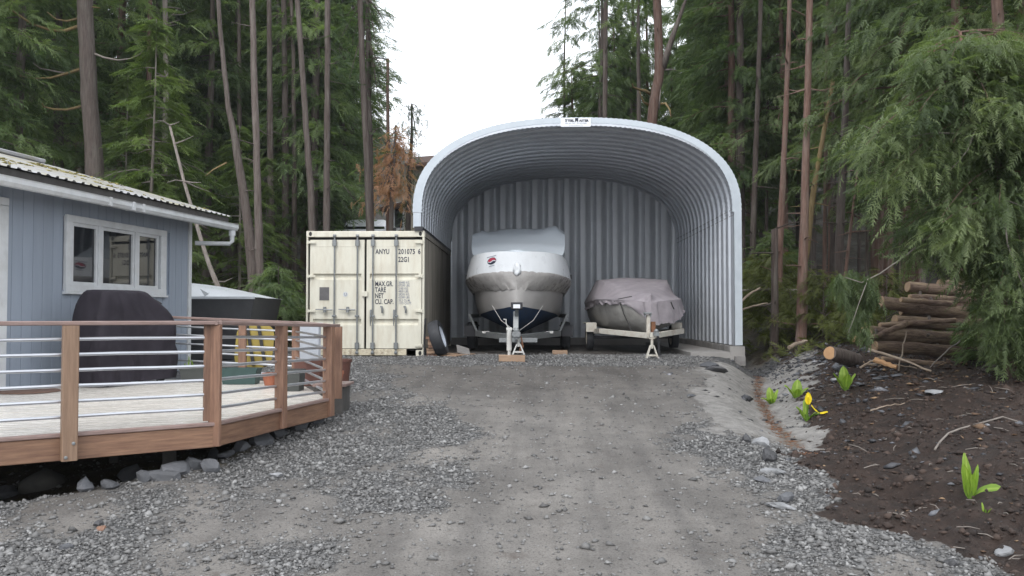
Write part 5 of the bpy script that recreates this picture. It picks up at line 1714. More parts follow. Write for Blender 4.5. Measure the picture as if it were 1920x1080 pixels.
def crown_mesh(name, mat, H_, z0, Rm, nb, fpb, variants, seed, up=.12, droop=.45, pitch=(-1.0, .25), shape=.8, fs=(.8, 1.25), sparse=.0, flatness=.5):
    r = np.random.default_rng(seed)
    t = np.sort(r.uniform(0, 1, nb)) ** 1.0
    zb = z0 + (H_ - z0) * t
    az = r.uniform(0, 2 * np.pi, nb)
    lob = 1 + .25 * np.sin(az * 2 + r.uniform(0, 6)) + .2 * np.sin(az * 3 + zb)
    L = Rm * (((1 - t) ** shape) * .92 + .06) * r.uniform(.55, 1.1, nb) * np.where(t < .12, .75, 1) * lob
    bt = np.clip(r.normal(.45, .22, nb) + .10 * np.sin(zb * 1.3), .02, .98)
    POS, AZ, PI_, TN = [], [], [], []
    branches = []
    for i in range(nb):
        n = max(4, int(fpb * (.35 + L[i] / Rm)))
        u = r.uniform(.12, 1, n) ** .75
        px_ = L[i] * u
        dz = up * L[i] * u - droop * L[i] * u * u
        lat = r.normal(0, .10, n) * L[i] * (.3 + u)
        ca, sa = math.cos(az[i]), math.sin(az[i])
        POS.append(np.stack([ca * px_ - sa * lat, sa * px_ + ca * lat, zb[i] + dz + r.normal(0, .06, n)], -1))
        AZ.append(az[i] + r.choice([-1, 1], n) * r.uniform(.1, 1.25, n) * (1.1 - .6 * u))
        PI_.append(r.uniform(pitch[0], pitch[1], n))
        TN.append(np.clip(bt[i] + r.normal(0, .13, n) + .22 * (u - .5), 0, 1))
        branches.append((zb[i], az[i], L[i]))
    POS, AZ, PI_, TN = map(np.concatenate, (POS, AZ, PI_, TN))
    V, I = place_fronds(POS, AZ, PI_, r.uniform(fs[0], fs[1], len(POS)), r.normal(0, flatness, len(POS)), variants, seed)
    n3 = len(V) // 3
    me = np_mesh(name, V, np.arange(n3 * 3).reshape(-1, 3), mat, {'tint': TN[I]})
    return me, branches, (up, droop)

def trunk_mesh(name, mat, H_, r0, branches=(), ud=(.1, .4), seed=0, lean=0.0, n=10, deadlimbs=0, z0=0):
    rr = random.Random(seed)
    m = MB()
    k = 14
    ph = rr.uniform(0, 6)
    def cxy(z): return (lean * z + .05 * math.sin(z * .5 + ph), .05 * math.sin(z * .4 + ph * 2))
    pts = [(*cxy(z), z) for z in [(H_ + .6) * i / k - .6 for i in range(k + 1)]]
    rad = [max(.012, r0 * (1 - .93 * (i / k) ** 1.1) * (1.28 if i == 0 else 1)) for i in range(k + 1)]
    m.tube(pts, rad, n, True, .06)
    for zb, az, L in branches:
        cx_, cy_ = cxy(zb)
        ps = [(cx_ + math.cos(az) * L * u, cy_ + math.sin(az) * L * u, zb + ud[0] * L * u - ud[1] * L * u * u) for u in (0, .35, .7, .97)]
        b0 = .010 + .009 * L
        m.tube(ps, [b0, b0 * .7, b0 * .45, b0 * .2], 4, False)
    for i in range(deadlimbs):
        zb = z0 + (H_ * .55) * rr.random(); az = rr.uniform(0, 6.28); L = rr.uniform(.3, 1.3)
        cx_, cy_ = cxy(zb)
        ps = [(cx_ + math.cos(az + .25 * u) * L * u, cy_ + math.sin(az + .25 * u) * L * u, zb + rr.uniform(-.1, .15) * L * u) for u in (0, .4, .75, 1)]
        m.tube(ps, [.018, .012, .008, .003], 4, False)
    me = bpy.data.meshes.new(name)
    me.from_pydata([tuple(v) for v in m.v], [], m.f)
    me.shade_smooth()
    me.materials.append(mat)
    return me

PROTO = {}
def proto(key, mat, bark, H_, z0, Rm, nb, fpb, variants, seed, r0, dead=0, **kw):
    c, br, ud = crown_mesh('crown', mat, H_, z0, Rm, nb, fpb, variants, seed, **kw)
    t = trunk_mesh('trunk', bark, H_, r0, br[::2], ud, seed, deadlimbs=dead, z0=.8)
    PROTO[key] = (c, t)
proto('cedar_a', M['cedar'], M['bark'], 17, 2.4, 3.1, 175, 30, CED, 101, .20, 14, shape=.7)
proto('cedar_b', M['cedar'], M['bark_red'], 19, 4.0, 2.9, 170, 30, CED, 102, .22, 18, shape=.65)
proto('cedar_tall', M['cedar'], M['bark'], 25, 8.5, 2.9, 175, 27, CED, 103, .24, 26, shape=.6)
proto('hemlock_tall', M['hemlock'], M['bark_dark'], 23, 6, 2.8, 190, 27, HEM, 104, .20, 26, shape=.75, droop=.3, pitch=(-.5, 0), fs=(1.0, 1.5), flatness=.35)
proto('fir_tall', M['fir'], M['bark_dark'], 24, 5.0, 2.7, 180, 28, FIR, 105, .22, 22, shape=.85, droop=.22, pitch=(-.35, .1), fs=(.9, 1.4), flatness=.4)
proto('hemlock_young', M['hemlock'], M['bark_pale'], 7.5, .9, 2.0, 120, 26, HEM, 106, .07, 4, shape=.8, droop=.38, pitch=(-.6, -.05), fs=(.8, 1.25), flatness=.3)
proto('sparse', M['cedar'], M['bark_dark'], 21, 6.5, 2.3, 70, 20, CED, 107, .15, 22, shape=.5, fs=(.8, 1.3), pitch=(-1.1, -.1))
proto('bush', M['cedar'], M['bark_dark'], 2.0, .1, 1.2, 50, 22, CED, 108, .03, 0, shape=.5, up=.5, droop=.5, fs=(.5, .8))
proto('scrub', M['olive'], M['bark_dark'], 1.7, .05, 1.2, 44, 16, CED, 109, .025, 0, shape=.4, up=.7, droop=.4, fs=(.4, .75))
hc, hb, hu = crown_mesh('crown', M['cedar'], 11, 0, 2.7, 90, 14, CED, 110, shape=.7)

def plant(name, key, x_, y_, s, rz, label, cat, group=None, zoff=-.05, swap=None, tilt=0.0):
    t_ = thing(name, (x_, y_, float(smooth_h(np.array([x_]), np.array([y_]))[0]) + zoff), label, cat, group)
    c, tr = PROTO[key]
    o = link('crown', c, t_)
    link('trunk', tr, t_)
    t_.scale = (s[0], s[0], s[1]) if hasattr(s, '__len__') else (s, s, s)
    t_.rotation_euler = (tilt, 0, rz)
    return t_

def px_of(x_, y_): return 995 + F * x_ / y_

# background forest, one thing per tree
rt = random.Random(5)
LBL = {'cedar_a': ('cedar_tree', 'drooping cedar', 'cedar'), 'cedar_b': ('cedar_tree', 'drooping reddish-barked cedar', 'cedar'), 'cedar_tall': ('cedar_tree', 'tall cedar with a bare lower trunk', 'cedar'),
       'hemlock_tall': ('hemlock_tree', 'tall bright green hemlock', 'hemlock'), 'fir_tall': ('fir_tree', 'tall dark green fir', 'fir'), 'hemlock_young': ('hemlock_tree', 'young hemlock', 'hemlock'), 'sparse': ('cedar_tree', 'thin sparse cedar', 'cedar')}
placed = []
def ok(x_, y_, dmin):
    for a, b in placed:
        if (a - x_) ** 2 + (b - y_) ** 2 < dmin * dmin: return False
    placed.append((x_, y_)); return True
def forest(xr, yr, tries, dmin, keys, where, group, pxlim):
    cnt = {}
    for i in range(tries):
        x_, y_ = rt.uniform(*xr), rt.uniform(*yr)
        p = px_of(x_, y_)
        if not (pxlim[0] < p < pxlim[1]): continue
        if 0 < x_ < 8.0 and y_ < 29: continue
        if not ok(x_, y_, dmin): continue
        k = rt.choice(keys)
        nm, ds, cat = LBL[k]
        sc = rt.uniform(.85, 1.15)
        plant(nm, k, x_, y_, (sc * rt.uniform(.9, 1.1), sc), rt.uniform(0, 6.28), ds + where, 'tree', group + ', ' + cat, zoff=-.2)
forest((-32, -3), (31, 46), 260, 3.1, ['cedar_a', 'cedar_b', 'cedar_a', 'hemlock_tall', 'cedar_tall'], ' in the woods beyond the blue house and container', 'forest trees beyond the house', (-150, 655))
forest((-50, -6), (48, 70), 240, 3.6, ['cedar_a', 'fir_tall', 'hemlock_tall', 'cedar_b'], ' far back in the woods beyond the blue house', 'far forest trees beyond the house', (-150, 640))
forest((5, 34), (24, 42), 240, 3.0, ['cedar_b', 'cedar_a', 'fir_tall', 'cedar_tall', 'cedar_b'], ' in the woods beside the steel shed', 'forest trees beside the shed', (1330, 2100))
forest((6, 50), (44, 66), 200, 3.6, ['cedar_a', 'fir_tall', 'cedar_b', 'hemlock_tall'], ' far back in the woods beyond the steel shed', 'far forest trees beyond the shed', (1300, 2100))

# trees on the edge of the open sky
def at_px(px, Y): return W(px, 500, Y).x
for px, Y, s, k, lb in ((1060, 42, .72, 'sparse', 'thin cedar with few sprays against the white sky above the shed sign'),
                        (1128, 37, .95, 'sparse', 'tall sparse cedar with dark trunk behind the top of the shed'),
                        (1165, 43, .70, 'cedar_a', 'green cedar filling in behind the top of the arch'), (1215, 46, .92, 'cedar_b', 'feathery cedar right behind the forked trunk'), (1292, 43, .95, 'cedar_a', 'thick cedar just past the fork above the arch'), (1072, 42, (.85, .52), 'cedar_b', 'broad low cedar at the very edge of the sky above the shed'), (1112, 41, (.85, .56), 'cedar_a', 'broad low cedar behind the slim dark sky-edge trunk'), (1152, 42, (.9, .64), 'cedar_b', 'broad cedar between the two slim trunks above the arch'), (1185, 39, (.8, .66), 'cedar_a', 'rounded cedar touching the slim trunk by the fork'), (1125, 48, (1.0, .8), 'sparse', 'faint sparse cedar far behind the sky-edge trees'),
                        (1088, 44, .55, 'cedar_b', 'low yellow-green cedar behind the shed sign'), (1140, 40, .50, 'cedar_a', 'low bushy cedar touching the crown of the arch'), (1350, 40, 1.0, 'cedar_a', 'tall cedar over the shoulder of the shed'),
                        (1190, 41, 1.0, 'sparse', 'second sparse cedar behind the shed, next to the forked trunk'),
                        (1105, 46, .42, 'cedar_a', 'low rounded cedar showing just over the shed roof'),
                        (1175, 44, .52, 'cedar_a', 'bushy cedar showing over the shed roof near the fork'),
                        (1260, 40, .62, 'cedar_b', 'full green cedar behind the shoulder of the shed arch'),
                        (1330, 36, .74, 'cedar_a', 'broad drooping cedar over the curved eave of the shed'),
                        (1270, 52, .95, 'sparse', 'pale sparse cedar standing far behind the forked trunk'),
                        (1390, 34, .95, 'cedar_b', 'dense dark cedar rising beside the shed wall'),
                        (660, 38, .9, 'sparse', 'sparse tree at the edge of the open sky beyond the container'),
                        (612, 43, 1.0, 'sparse', 'thin sparse tree with sky showing through behind the straight trunk'),
                        (640, 47, .60, 'cedar_a', 'low green cedar behind the container, under the sparse trees')):
    nm = 'cedar_tree'
    plant(nm, k, at_px(px, Y), Y, s, rt.uniform(0, 6), lb, 'tree', zoff=-.3)

# ------------------------------------------------------------------ trunks one can tell apart, measured in the photo
def trunk_tree(label, path, Y, mat, limbs=(), crown=False, name='conifer_tree', ext=True, crown_mat=None, cs=1.0, dead=10, seed=1, nsid=14):
    rr = random.Random(seed)
    pts = [W(px, py, Y) for px, py, w_ in path]
    rad = [w_ / F * Y / 2 for px, py, w_ in path]
    # down to the ground
    b = pts[-1]; d = (pts[-1] - pts[-2]).normalized()
    gz = float(smooth_h(np.array([b.x]), np.array([b.y]))[0]) - .25
    if b.z > gz + .05:
        k = (b.z - gz) / max(.2, -d.z); pts.append(b + d * k); rad.append(rad[-1] * (1 + .02 * k)); pts[-1].z = gz
        rad[-1] *= 1.1
    base = Vector((pts[-1].x, pts[-1].y, gz))
    if ext:
        d = (pts[0] - pts[1]).normalized()
        pts.insert(0, pts[0] + d * 4); rad.insert(0, rad[0] * .85)
        if crown:
            pts.insert(0, pts[0] + d * 8); rad.insert(0, .03)
    # densify
    P, Q = [], []
    for i in range(len(pts) - 1):
        n = max(2, int((pts[i] - pts[i + 1]).length / .45))
        for j in range(n):
            t = j / n
            P.append(pts[i].lerp(pts[i + 1], t) + Vector((rr.uniform(-.1, .1) * rad[i], 0, 0))); Q.append((rad[i] + (rad[i + 1] - rad[i]) * t) * rr.uniform(.96, 1.05))
    P.append(pts[-1]); Q.append(rad[-1] * 1.15)
    t_ = thing(name, base, label, 'tree')
    m = MB(); random.seed(seed); m.tube(P, Q, nsid, True, .05)
    for i in range(dead):                      # short broken snags
        k = rr.randrange(len(P) - 2); L = rr.uniform(.15, .8); az = rr.uniform(0, 6.28)
        d = Vector((math.cos(az), math.sin(az), rr.uniform(-.3, .25)))
        m.tube([P[k], P[k] + d * L * .5 + Vector((0, 0, rr.uniform(-.05, .05))), P[k] + d * L], [.022, .014, .006], 5, False)
    m.build('trunk', mat, t_, smooth=True)
    for lp, lm, lr in limbs:
        m = MB()
        q = [W(px, py, Y - .15 * i) for i, (px, py) in enumerate(lp)]
        m.tube(q, [lr * (1 - .75 * i / (len(q) - 1)) for i in range(len(q))], 7, True, .1)
        m.build('limb', lm, t_, smooth=True)
    if ext and crown:
        top_z = 1.6 + 592 * Y / F
        o = link('crown', hc, t_)
        i = min(range(len(P)), key=lambda j: abs(P[j].z - top_z - .6))
        o.location = P[i] - base
        o.scale = (cs, cs, cs); o.rotation_euler = (0, 0, rr.uniform(0, 6))
    return t_
BM, BP = M['bark_moss'], M['bark_pale']
trunk_tree('thick brown trunk with bare mossy limbs standing behind the blue house roof', [(158, -20, 28), (164, 120, 29), (171, 240, 31), (178, 335, 34)], 25, M['bark'],
           [([(146, 50), (120, 58), (95, 57), (60, 45), (35, 28), (0, 5), (-20, -8)], BM, .055), ([(146, 35), (125, 40), (105, 36), (88, 22)], BM, .04),
            ([(150, 130), (125, 138), (95, 146), (62, 147), (36, 142)], BM, .05), ([(125, 138), (95, 132), (75, 128), (62, 118)], BP, .03), ([(152, 200), (125, 206), (100, 205), (82, 200), (79, 194)], BM, .05),
            ([(175, 100), (195, 108), (222, 113), (245, 110), (262, 102), (268, 94)], BP, .035), ([(172, 13), (188, 15)], BM, .03)], seed=2, cs=1.2, dead=6, crown=True)
trunk_tree('pale thin dead trunk with peeling bark among young hemlocks', [(309, -20, 9), (311, 80, 9), (311, 180, 10), (309, 300, 11), (309, 352, 12)], 28, BP, [([(313, 36), (325, 26), (334, 16)], BP, .025), ([(325, 28), (345, 27), (366, 18)], BP, .02)], seed=3, crown=False, dead=14)
trunk_tree('reddish thin trunk just beside the pale dead trunk', [(282, -20, 7), (280, 60, 8), (279, 200, 10), (279, 300, 10)], 30, M['bark_red'], seed=4)
trunk_tree('slim dead trunk leaning over behind the house downspout', [(318, 235, 4), (345, 340, 6), (368, 420, 7), (390, 490, 8), (405, 528, 9)], 21, BP, seed=5, ext=False, crown=False, dead=12)
trunk_tree('curving brown trunk behind the roof eave, bent near its base', [(408, -20, 8), (413, 60, 8), (428, 200, 10), (440, 260, 13), (450, 320, 15), (462, 400, 17), (470, 460, 19), (476, 530, 22)], 24, M['bark'], [([(425, 305), (400, 318), (385, 330)], BM, .03)], seed=6)
trunk_tree('straight grey trunk rising between the house and the container', [(472, -20, 11), (476, 120, 12), (480, 240, 13), (484, 400, 14), (487, 530, 16)], 24, M['bark'], seed=7, dead=14)
trunk_tree('slightly leaning grey trunk above the container corner', [(556, -20, 9), (565, 100, 10), (574, 240, 11), (582, 350, 12), (586, 440, 13)], 27, M['bark'], seed=8)
trunk_tree('thin dark trunk close beside the leaning grey trunk', [(545, -20, 6), (550, 100, 7), (552, 300, 9), (552, 440, 10)], 31, M['bark_dark'], seed=9)
trunk_tree('straight tall trunk above the middle of the container', [(614, -20, 10), (614, 120, 11), (613, 300, 12), (612, 440, 14)], 27, M['bark'], seed=10)
trunk_tree('dark trunk with branches reaching over the open sky', [(674, -20, 10), (679, 100, 11), (685, 240, 12), (691, 350, 14), (694, 440, 16)], 26, M['bark_dark'], seed=11, crown=False, dead=4)
trunk_tree('snapped pale snag with one limb at its broken top', [(727, 110, 6), (727, 200, 6), (728, 320, 8), (728, 440, 9)], 29, M['bark_red'], [([(727, 112), (715, 109), (704, 110), (694, 113)], M['bark_dark'], .03)], seed=12, ext=False, crown=False, dead=3)
for i, (px, w_, Y) in enumerate(((448, 9, 33), (505, 12, 30), (521, 8, 35), (533, 13, 31), (640, 11, 36))):
    trunk_tree(['dim slender trunk', 'dim brown trunk'][i % 2] + ' in the shade behind the container, %s' % ['nearest the eave', 'beside the straight grey one', 'between two thicker ones', 'next to the container edge', 'over the container roof'][i],
               [(px, 60, w_ * .8), (px + 2, 300, w_), (px + 4, 520, w_ * 1.1)], Y, M['bark_dark' if i % 3 else 'bark'], seed=20 + i, crown=False, dead=8, nsid=9)
# right hand side
trunk_tree('big forked reddish trunk behind the arch of the shed', [(1231, -20, 15), (1234, 60, 16), (1237, 130, 18), (1230, 170, 18), (1222, 230, 19), (1217, 300, 20)], 28, M['bark_red'],
           [([(1243, 128), (1252, 95), (1266, 55), (1283, 8), (1292, -20)], M['bark'], .12), ([(1219, 176), (1210, 170), (1198, 168), (1187, 163), (1186, 157)], BM, .06), ([(1215, 196), (1207, 192), (1202, 180), (1199, 171)], BM, .04), ([(1238, 195), (1248, 194), (1256, 206), (1258, 220)], BM, .05), ([(1236, 205), (1237, 185), (1239, 168)], BP, .035), ([(1245, 131), (1258, 130), (1268, 131)], BP, .03)], seed=41, dead=10, cs=1.1, crown=True)
trunk_tree('slim dark trunk against the sky above the shed sign', [(1136, -20, 8), (1135, 100, 9), (1134, 230, 9)], 32, M['bark_dark'], seed=42, crown=False, dead=16)
trunk_tree('slim trunk between the sky-edge tree and the forked trunk', [(1196, -20, 6), (1197, 100, 7), (1198, 230, 8)], 31, M['bark'], seed=43, crown=False, dead=10)
trunk_tree('straight reddish trunk beside the shed, thinner of the bright pair', [(1481, -20, 8), (1477, 120, 9), (1472, 260, 10), (1466, 380, 12), (1461, 470, 13), (1458, 560, 14)], 21, M['bark_red'], seed=44, dead=26)
trunk_tree('straight reddish trunk, thicker of the bright pair near the shed', [(1519, -20, 11), (1516, 120, 12), (1512, 260, 13), (1508, 400, 15), (1505, 500, 18), (1503, 610, 20)], 19, M['bark_red'], seed=45, dead=30)
trunk_tree('mossy leaning trunk crossing behind the bright pair of trunks', [(1562, 150, 7), (1548, 230, 8), (1532, 320, 9), (1522, 380, 11), (1512, 470, 12), (1490, 590, 13)], 22, BM, seed=46, ext=False, crown=False, dead=16)
trunk_tree('brown trunk in the shade above the log pile', [(1592, -20, 9), (1587, 150, 11), (1581, 300, 13), (1575, 420, 15), (1572, 560, 17)], 21, M['bark'], seed=47, dead=18)
trunk_tree('thin slanting trunk between the shaded brown trunks', [(1608, 320, 4), (1598, 400, 5), (1590, 470, 6), (1580, 570, 7)], 20, M['bark_red'], seed=48, ext=False, crown=False)
trunk_tree('thick reddish trunk behind the overhanging cedar boughs', [(1868, -20, 20), (1874, 80, 21), (1884, 200, 24), (1890, 300, 25), (1893, 600, 28)], 15.5, M['bark_red'], seed=49, cs=1.0)
trunk_tree('dark trunk rising close beyond the shed side wall', [(1388, 180, 14), (1388, 300, 16), (1388, 450, 17), (1390, 560, 18)], 29, M['bark_dark'], seed=50, crown=False, dead=6)
trunk_tree('dim trunk between the shed wall and the bright pair', [(1420, 200, 9), (1415, 350, 10), (1408, 560, 12)], 27, M['bark_dark'], seed=51, crown=False)
trunk_tree('short dark trunk rising from brush by the shed corner', [(1452, 430, 12), (1452, 520, 13), (1452, 612, 15)], 19.6, M['bark_dark'], seed=52, ext=False, crown=False, dead=8)
for i, (px, w_, Y) in enumerate(((1545, 7, 25), (1560, 10, 27), (1625, 8, 24), (1650, 10, 26), (1435, 6, 30), (1680, 9, 25), (1720, 12, 23), (1610, 6, 29), (1760, 9, 26))):
    trunk_tree('dim forest trunk ' + ['right behind the thicker bright trunk', 'deep between bright trunk and brown trunk', 'behind the log pile end', 'behind the drooping boughs', 'far behind the thin bright trunk', 'over the log pile', 'thick, over the log pile middle', 'slender, beside the shaded brown trunk', 'behind the log pile top'][i], [(px + 6, 40, w_ * .8), (px + 3, 300, w_), (px, 570, w_ * 1.1)], Y, M['bark_dark' if i % 3 else 'bark_red'], seed=60 + i, crown=False, dead=14, nsid=9)

# young light-green hemlocks in front of the dark woods
for px, Y, s, lb in ((282, 24.5, 1.12, 'young pale green hemlock in front of the pale dead trunk'), (330, 26, .82, 'smaller young hemlock next to the pale green one'),
                     (448, 27, .74, 'slender young hemlock with flat bright boughs by the curving trunk'), (500, 29, .62, 'little hemlock with bright boughs behind the straight grey trunk'), (235, 27, .95, 'young hemlock behind the roof ridge beside the thick trunk')):
    plant('hemlock_tree', 'hemlock_young', at_px(px, Y), Y, s, rt.uniform(0, 6), lb, 'tree')
for px, Y, s, k, lb in ((30, 26, 1.0, 'cedar_a', 'bright drooping cedar filling the corner above the house roof'), (105, 29, 1.05, 'cedar_a', 'drooping cedar behind the mossy limbs of the thick trunk'), (-60, 24, .9, 'cedar_a', 'large cedar at the edge over the near roof'),
                        (390, 33, 1.0, 'cedar_a', 'green drooping cedar behind the curving trunk'), (540, 36, 1.05, 'cedar_b', 'green cedar behind the leaning grey trunk'), (225, 33, 1.1, 'cedar_b', 'cedar with hanging sprays behind the young hemlocks'),
                        (585, 33, .8, 'cedar_a', 'green cedar with low boughs above the container'), (640, 36, .75, 'cedar_a', 'cedar with low boughs behind the dying orange one')):
    plant('cedar_tree', k, at_px(px, Y), Y, s, rt.uniform(0, 6), lb, 'tree')
proto('cedar_n', M['cedar_near'], M['bark_red'], 17, 3.2, 3.0, 190, 38, CED, 121, .16, 10, shape=.55, droop=.55, pitch=(-1.2, .1), fs=(.6, 1.0))
proto('cedar_m', M['cedar_near'], M['bark_red'], 17, 4.6, 2.6, 170, 38, CED, 122, .16, 20, shape=.5, droop=.5, pitch=(-1.2, .1), fs=(.6, 1.0))
for px, Y, s, k, lb in ((1700, 19.0, .85, 'cedar_m', 'large drooping cedar hanging over the log pile'), (1800, 17.5, .85, 'cedar_n', 'nearer cedar with long pale sprays above the logs'),
                        (1915, 18.5, .95, 'cedar_n', 'tall cedar behind the near boughs at the clearing edge'), (1640, 24, .95, 'cedar_n', 'cedar with hanging sprays between the brown trunk and the log pile'),
                        (2040, 14.5, .75, 'cedar_n', 'cedar at the clearing edge reaching in with pale sprays'), (1470, 29, .95, 'cedar_m', 'cedar with pale sprays beside the bright pair of trunks'),
                        (1560, 29, 1.0, 'cedar_m', 'tall cedar with hanging sprays behind the bright pair of trunks')):
    plant('cedar_tree', k, at_px(px, Y), Y, s, rt.uniform(0, 6), lb, 'tree')
# shrubs
for px, Y, s, k, lb, nm in ((520, 20.5, .85, 'bush', 'leafy green bush between the container and the stored boat', 'bush'), (492, 21.5, .7, 'bush', 'small green bush behind the stored boat', 'bush'), (545, 22, .6, 'bush', 'green bush close behind the container edge', 'bush'),
                            (1448, 20.8, .85, 'scrub', 'olive scrub beside the shed corner', 'shrub'), (1455, 22.5, 1.1, 'scrub', 'taller olive scrub behind the shed corner', 'shrub'), (1432, 24.5, 1.0, 'scrub', 'big olive shrub against the shed side wall', 'shrub'),
                            (1480, 20, .7, 'scrub', 'low scrub at the foot of the bright trunks', 'shrub'), (1545, 19, .8, 'scrub', 'scrub between the bright trunk and the log pile', 'shrub'), (1455, 27, 1.2, 'bush', 'tall green shrub between shed and forest', 'shrub'),
                            (1850, 13.2, .5, 'bush', 'low cedar sprigs at the end of the log pile', 'shrub'), (1600, 17.5, .5, 'scrub', 'small scrub behind the cut log', 'shrub'), (1660, 17.5, .75, 'scrub', 'scrub behind the log pile', 'shrub'), (1425, 32, 1.5, 'bush', 'dark green thicket far behind the shed wall', 'shrub')):
    plant(nm, k, at_px(px, Y), Y, s, rt.uniform(0, 6), lb, 'shrub')

# ------------------------------------------------------------------ trees made of hanging clusters
def cluster_tree(name, label, stem, Y, mat_leaf, mat_bark, clusters, per, variants, seed, spread, fs=(.6, 1.15), pitch=(-1.3, .15), stem_r=(.04, .08), bough_r=.018, dY=(-.8, .8), ext=False, tints=(.45, .22)):
    r = np.random.default_rng(seed); rr = random.Random(seed)
    sp = [W(px, py, Y) for px, py in stem]
    gz = float(smooth_h(np.array([sp[-1].x]), np.array([sp[-1].y]))[0])
    if sp[-1].z > gz: sp.append(Vector((sp[-1].x + .02, sp[-1].y, gz - .1)))
    t_ = thing(name, (sp[-1].x, sp[-1].y, gz), label, 'tree')
    m = MB(); n = len(sp)
    m.tube(sp, [stem_r[0] + (stem_r[1] - stem_r[0]) * i / (n - 1) for i in range(n)], 10, True, .06)
    m.build('trunk', mat_bark, t_, smooth=True)
    POS, AZ, PI_, TN = [], [], [], []
    mb = MB()
    for cpx, cpy in clusters:
        c = W(cpx, cpy, Y + rr.uniform(*dY))
        s = min(sp, key=lambda p: (p - c).length - (1.2 if p.z > c.z - .2 else 0))
        s = s.lerp(sp[max(0, sp.index(s) - 1)], rr.random())
        mid = s.lerp(c, .5) + Vector((0, 0, .16 + .05 * (s - c).length))
        L = (c - s).length
        ps = []
        for i in range(8):
            t = i / 7
            ps.append(s * (1 - t) ** 2 + mid * 2 * t * (1 - t) + c * t * t)
        mb.tube(ps, [bough_r * (1 - .8 * i / 7) for i in range(8)], 5, False)
        k = int(per * (.6 + .8 * rr.random()))
        u = r.uniform(max(.0, 1 - spread * 2.2 / max(L, .3)), 1.0, k)
        base = np.array([(1 - t) ** 2 * np.array(s) + 2 * t * (1 - t) * np.array(mid) + t * t * np.array(c) for t in u])
        d = c - s; a0 = math.atan2(d.y, d.x)
        off = r.normal(0, spread * .30, (k, 3)); off[:, 2] = -np.abs(r.normal(0, spread * .45, k))
        POS.append(base + off); AZ.append(a0 + r.normal(0, .9, k)); PI_.append(r.uniform(pitch[0], pitch[1], k))
        TN.append(np.clip(np.clip(r.normal(*tints), .05, .95) + r.normal(0, .1, k), 0, 1))
    POS, AZ, PI_, TN = map(np.concatenate, (POS, AZ, PI_, TN))
    V, I = place_fronds(POS, AZ, PI_, r.uniform(fs[0], fs[1], len(POS)), r.normal(0, .5, len(POS)), variants, seed)
    V = V - np.array(WL[t_])
    link('crown', np_mesh('crown', V, np.arange(len(V)).reshape(-1, 3), mat_leaf, {'tint': TN[I]}), t_)
    mb.build('boughs', mat_bark, t_)['kind'] = 'stuff'
    return t_
def inside(p, poly):
    c = False; j = len(poly) - 1
    for i in range(len(poly)):
        if (poly[i][1] > p[1]) != (poly[j][1] > p[1]) and p[0] < (poly[j][0] - poly[i][0]) * (p[1] - poly[i][1]) / (poly[j][1] - poly[i][1]) + poly[i][0]: c = not c
        j = i
    return c
rp = random.Random(77)
reg = [(1765, 190), (1850, 195), (1925, 170), (2050, 160), (2060, 700), (1930, 690), (1875, 640), (1855, 560), (1825, 520), (1780, 470), (1710, 450), (1650, 440), (1640, 420), (1700, 400), (1650, 390), (1600, 330), (1585, 270), (1620, 235), (1700, 215)]
cl = []
while len(cl) < 125:
    p = (rp.uniform(1580, 2060), rp.uniform(160, 700))
    if inside(p, reg): cl.append(p)
for i in range(26):
    cl.append((rp.uniform(1690, 2000), rp.uniform(70, 200)))
hero = cluster_tree('cedar_tree', 'nearest cedar with long drooping boughs overhanging the log pile and mud bank', [(1800, 60), (1808, 120), (1822, 185), (1845, 235), (1872, 310), (1890, 385), (1896, 470), (1884, 560), (1880, 620), (1888, 665), (1902, 712)], 11.6, M['cedar_near'], M['bark_red'], cl, 150, NEAR, 5, .46, stem_r=(.02, .075), dY=(-1.0, 1.3), bough_r=.012)
# a bare bough reaching out with hanging sprays at its tip
cl2 = [(1572, 525), (1598, 520), (1625, 525), (1590, 548), (1618, 565), (1632, 548), (1605, 590), (1618, 615)]
r = np.random.default_rng(91)
POS = np.concatenate([np.array(W(px, py, 11.2 + rp.uniform(-.3, .3)))[None] + r.normal(0, .05, (42, 3)) for px, py in cl2])
V, I = place_fronds(POS, r.uniform(0, 6.3, len(POS)), r.uniform(-1.4, -.7, len(POS)), r.uniform(.6, .95, len(POS)), r.normal(0, .5, len(POS)), NEAR, 92)
link('crown', np_mesh('crown', V - np.array(WL[hero]), np.arange(len(V)).reshape(-1, 3), M['cedar_near'], {'tint': np.clip(r.normal(.35, .12, len(POS)), 0, 1)[I]}), hero)
def limb(parent, path, Y0, Y1, r0, mat, name='limb'):
    m = MB(); n = len(path)
    m.tube([W(px, py, Y0 + (Y1 - Y0) * i / (n - 1)) for i, (px, py) in enumerate(path)], [r0 * (1 - .7 * i / (n - 1)) for i in range(n)], 6, True, .08)
    return m.build(name, mat, parent, smooth=True)
limb(hero, [(1872, 345), (1830, 370), (1790, 405), (1745, 440), (1700, 478), (1650, 513), (1615, 530), (1585, 520)], 11.5, 11.1, .017, M['twig'])
limb(hero, [(1890, 255), (1840, 256), (1800, 250), (1750, 249), (1700, 257), (1650, 250), (1620, 236)], 11.2, 10.9, .011, M['twig'])
limb(hero, [(1830, 240), (1815, 280), (1800, 300), (1782, 318)], 11.0, 10.8, .010, M['twig'])
limb(hero, [(1885, 420), (1888, 455), (1900, 490), (1912, 520), (1925, 550)], 10.9, 10.8, .014, BP)
limb(hero, [(1885, 375), (1905, 382), (1930, 392)], 11.0, 10.9, .010, BP)
limb(hero, [(1880, 410), (1840, 412), (1790, 408)], 11.0, 10.8, .008, M['twig'])
limb(hero, [(1625, 530), (1610, 570), (1600, 600), (1590, 625)], 11.1, 11.0, .006, M['twig'])
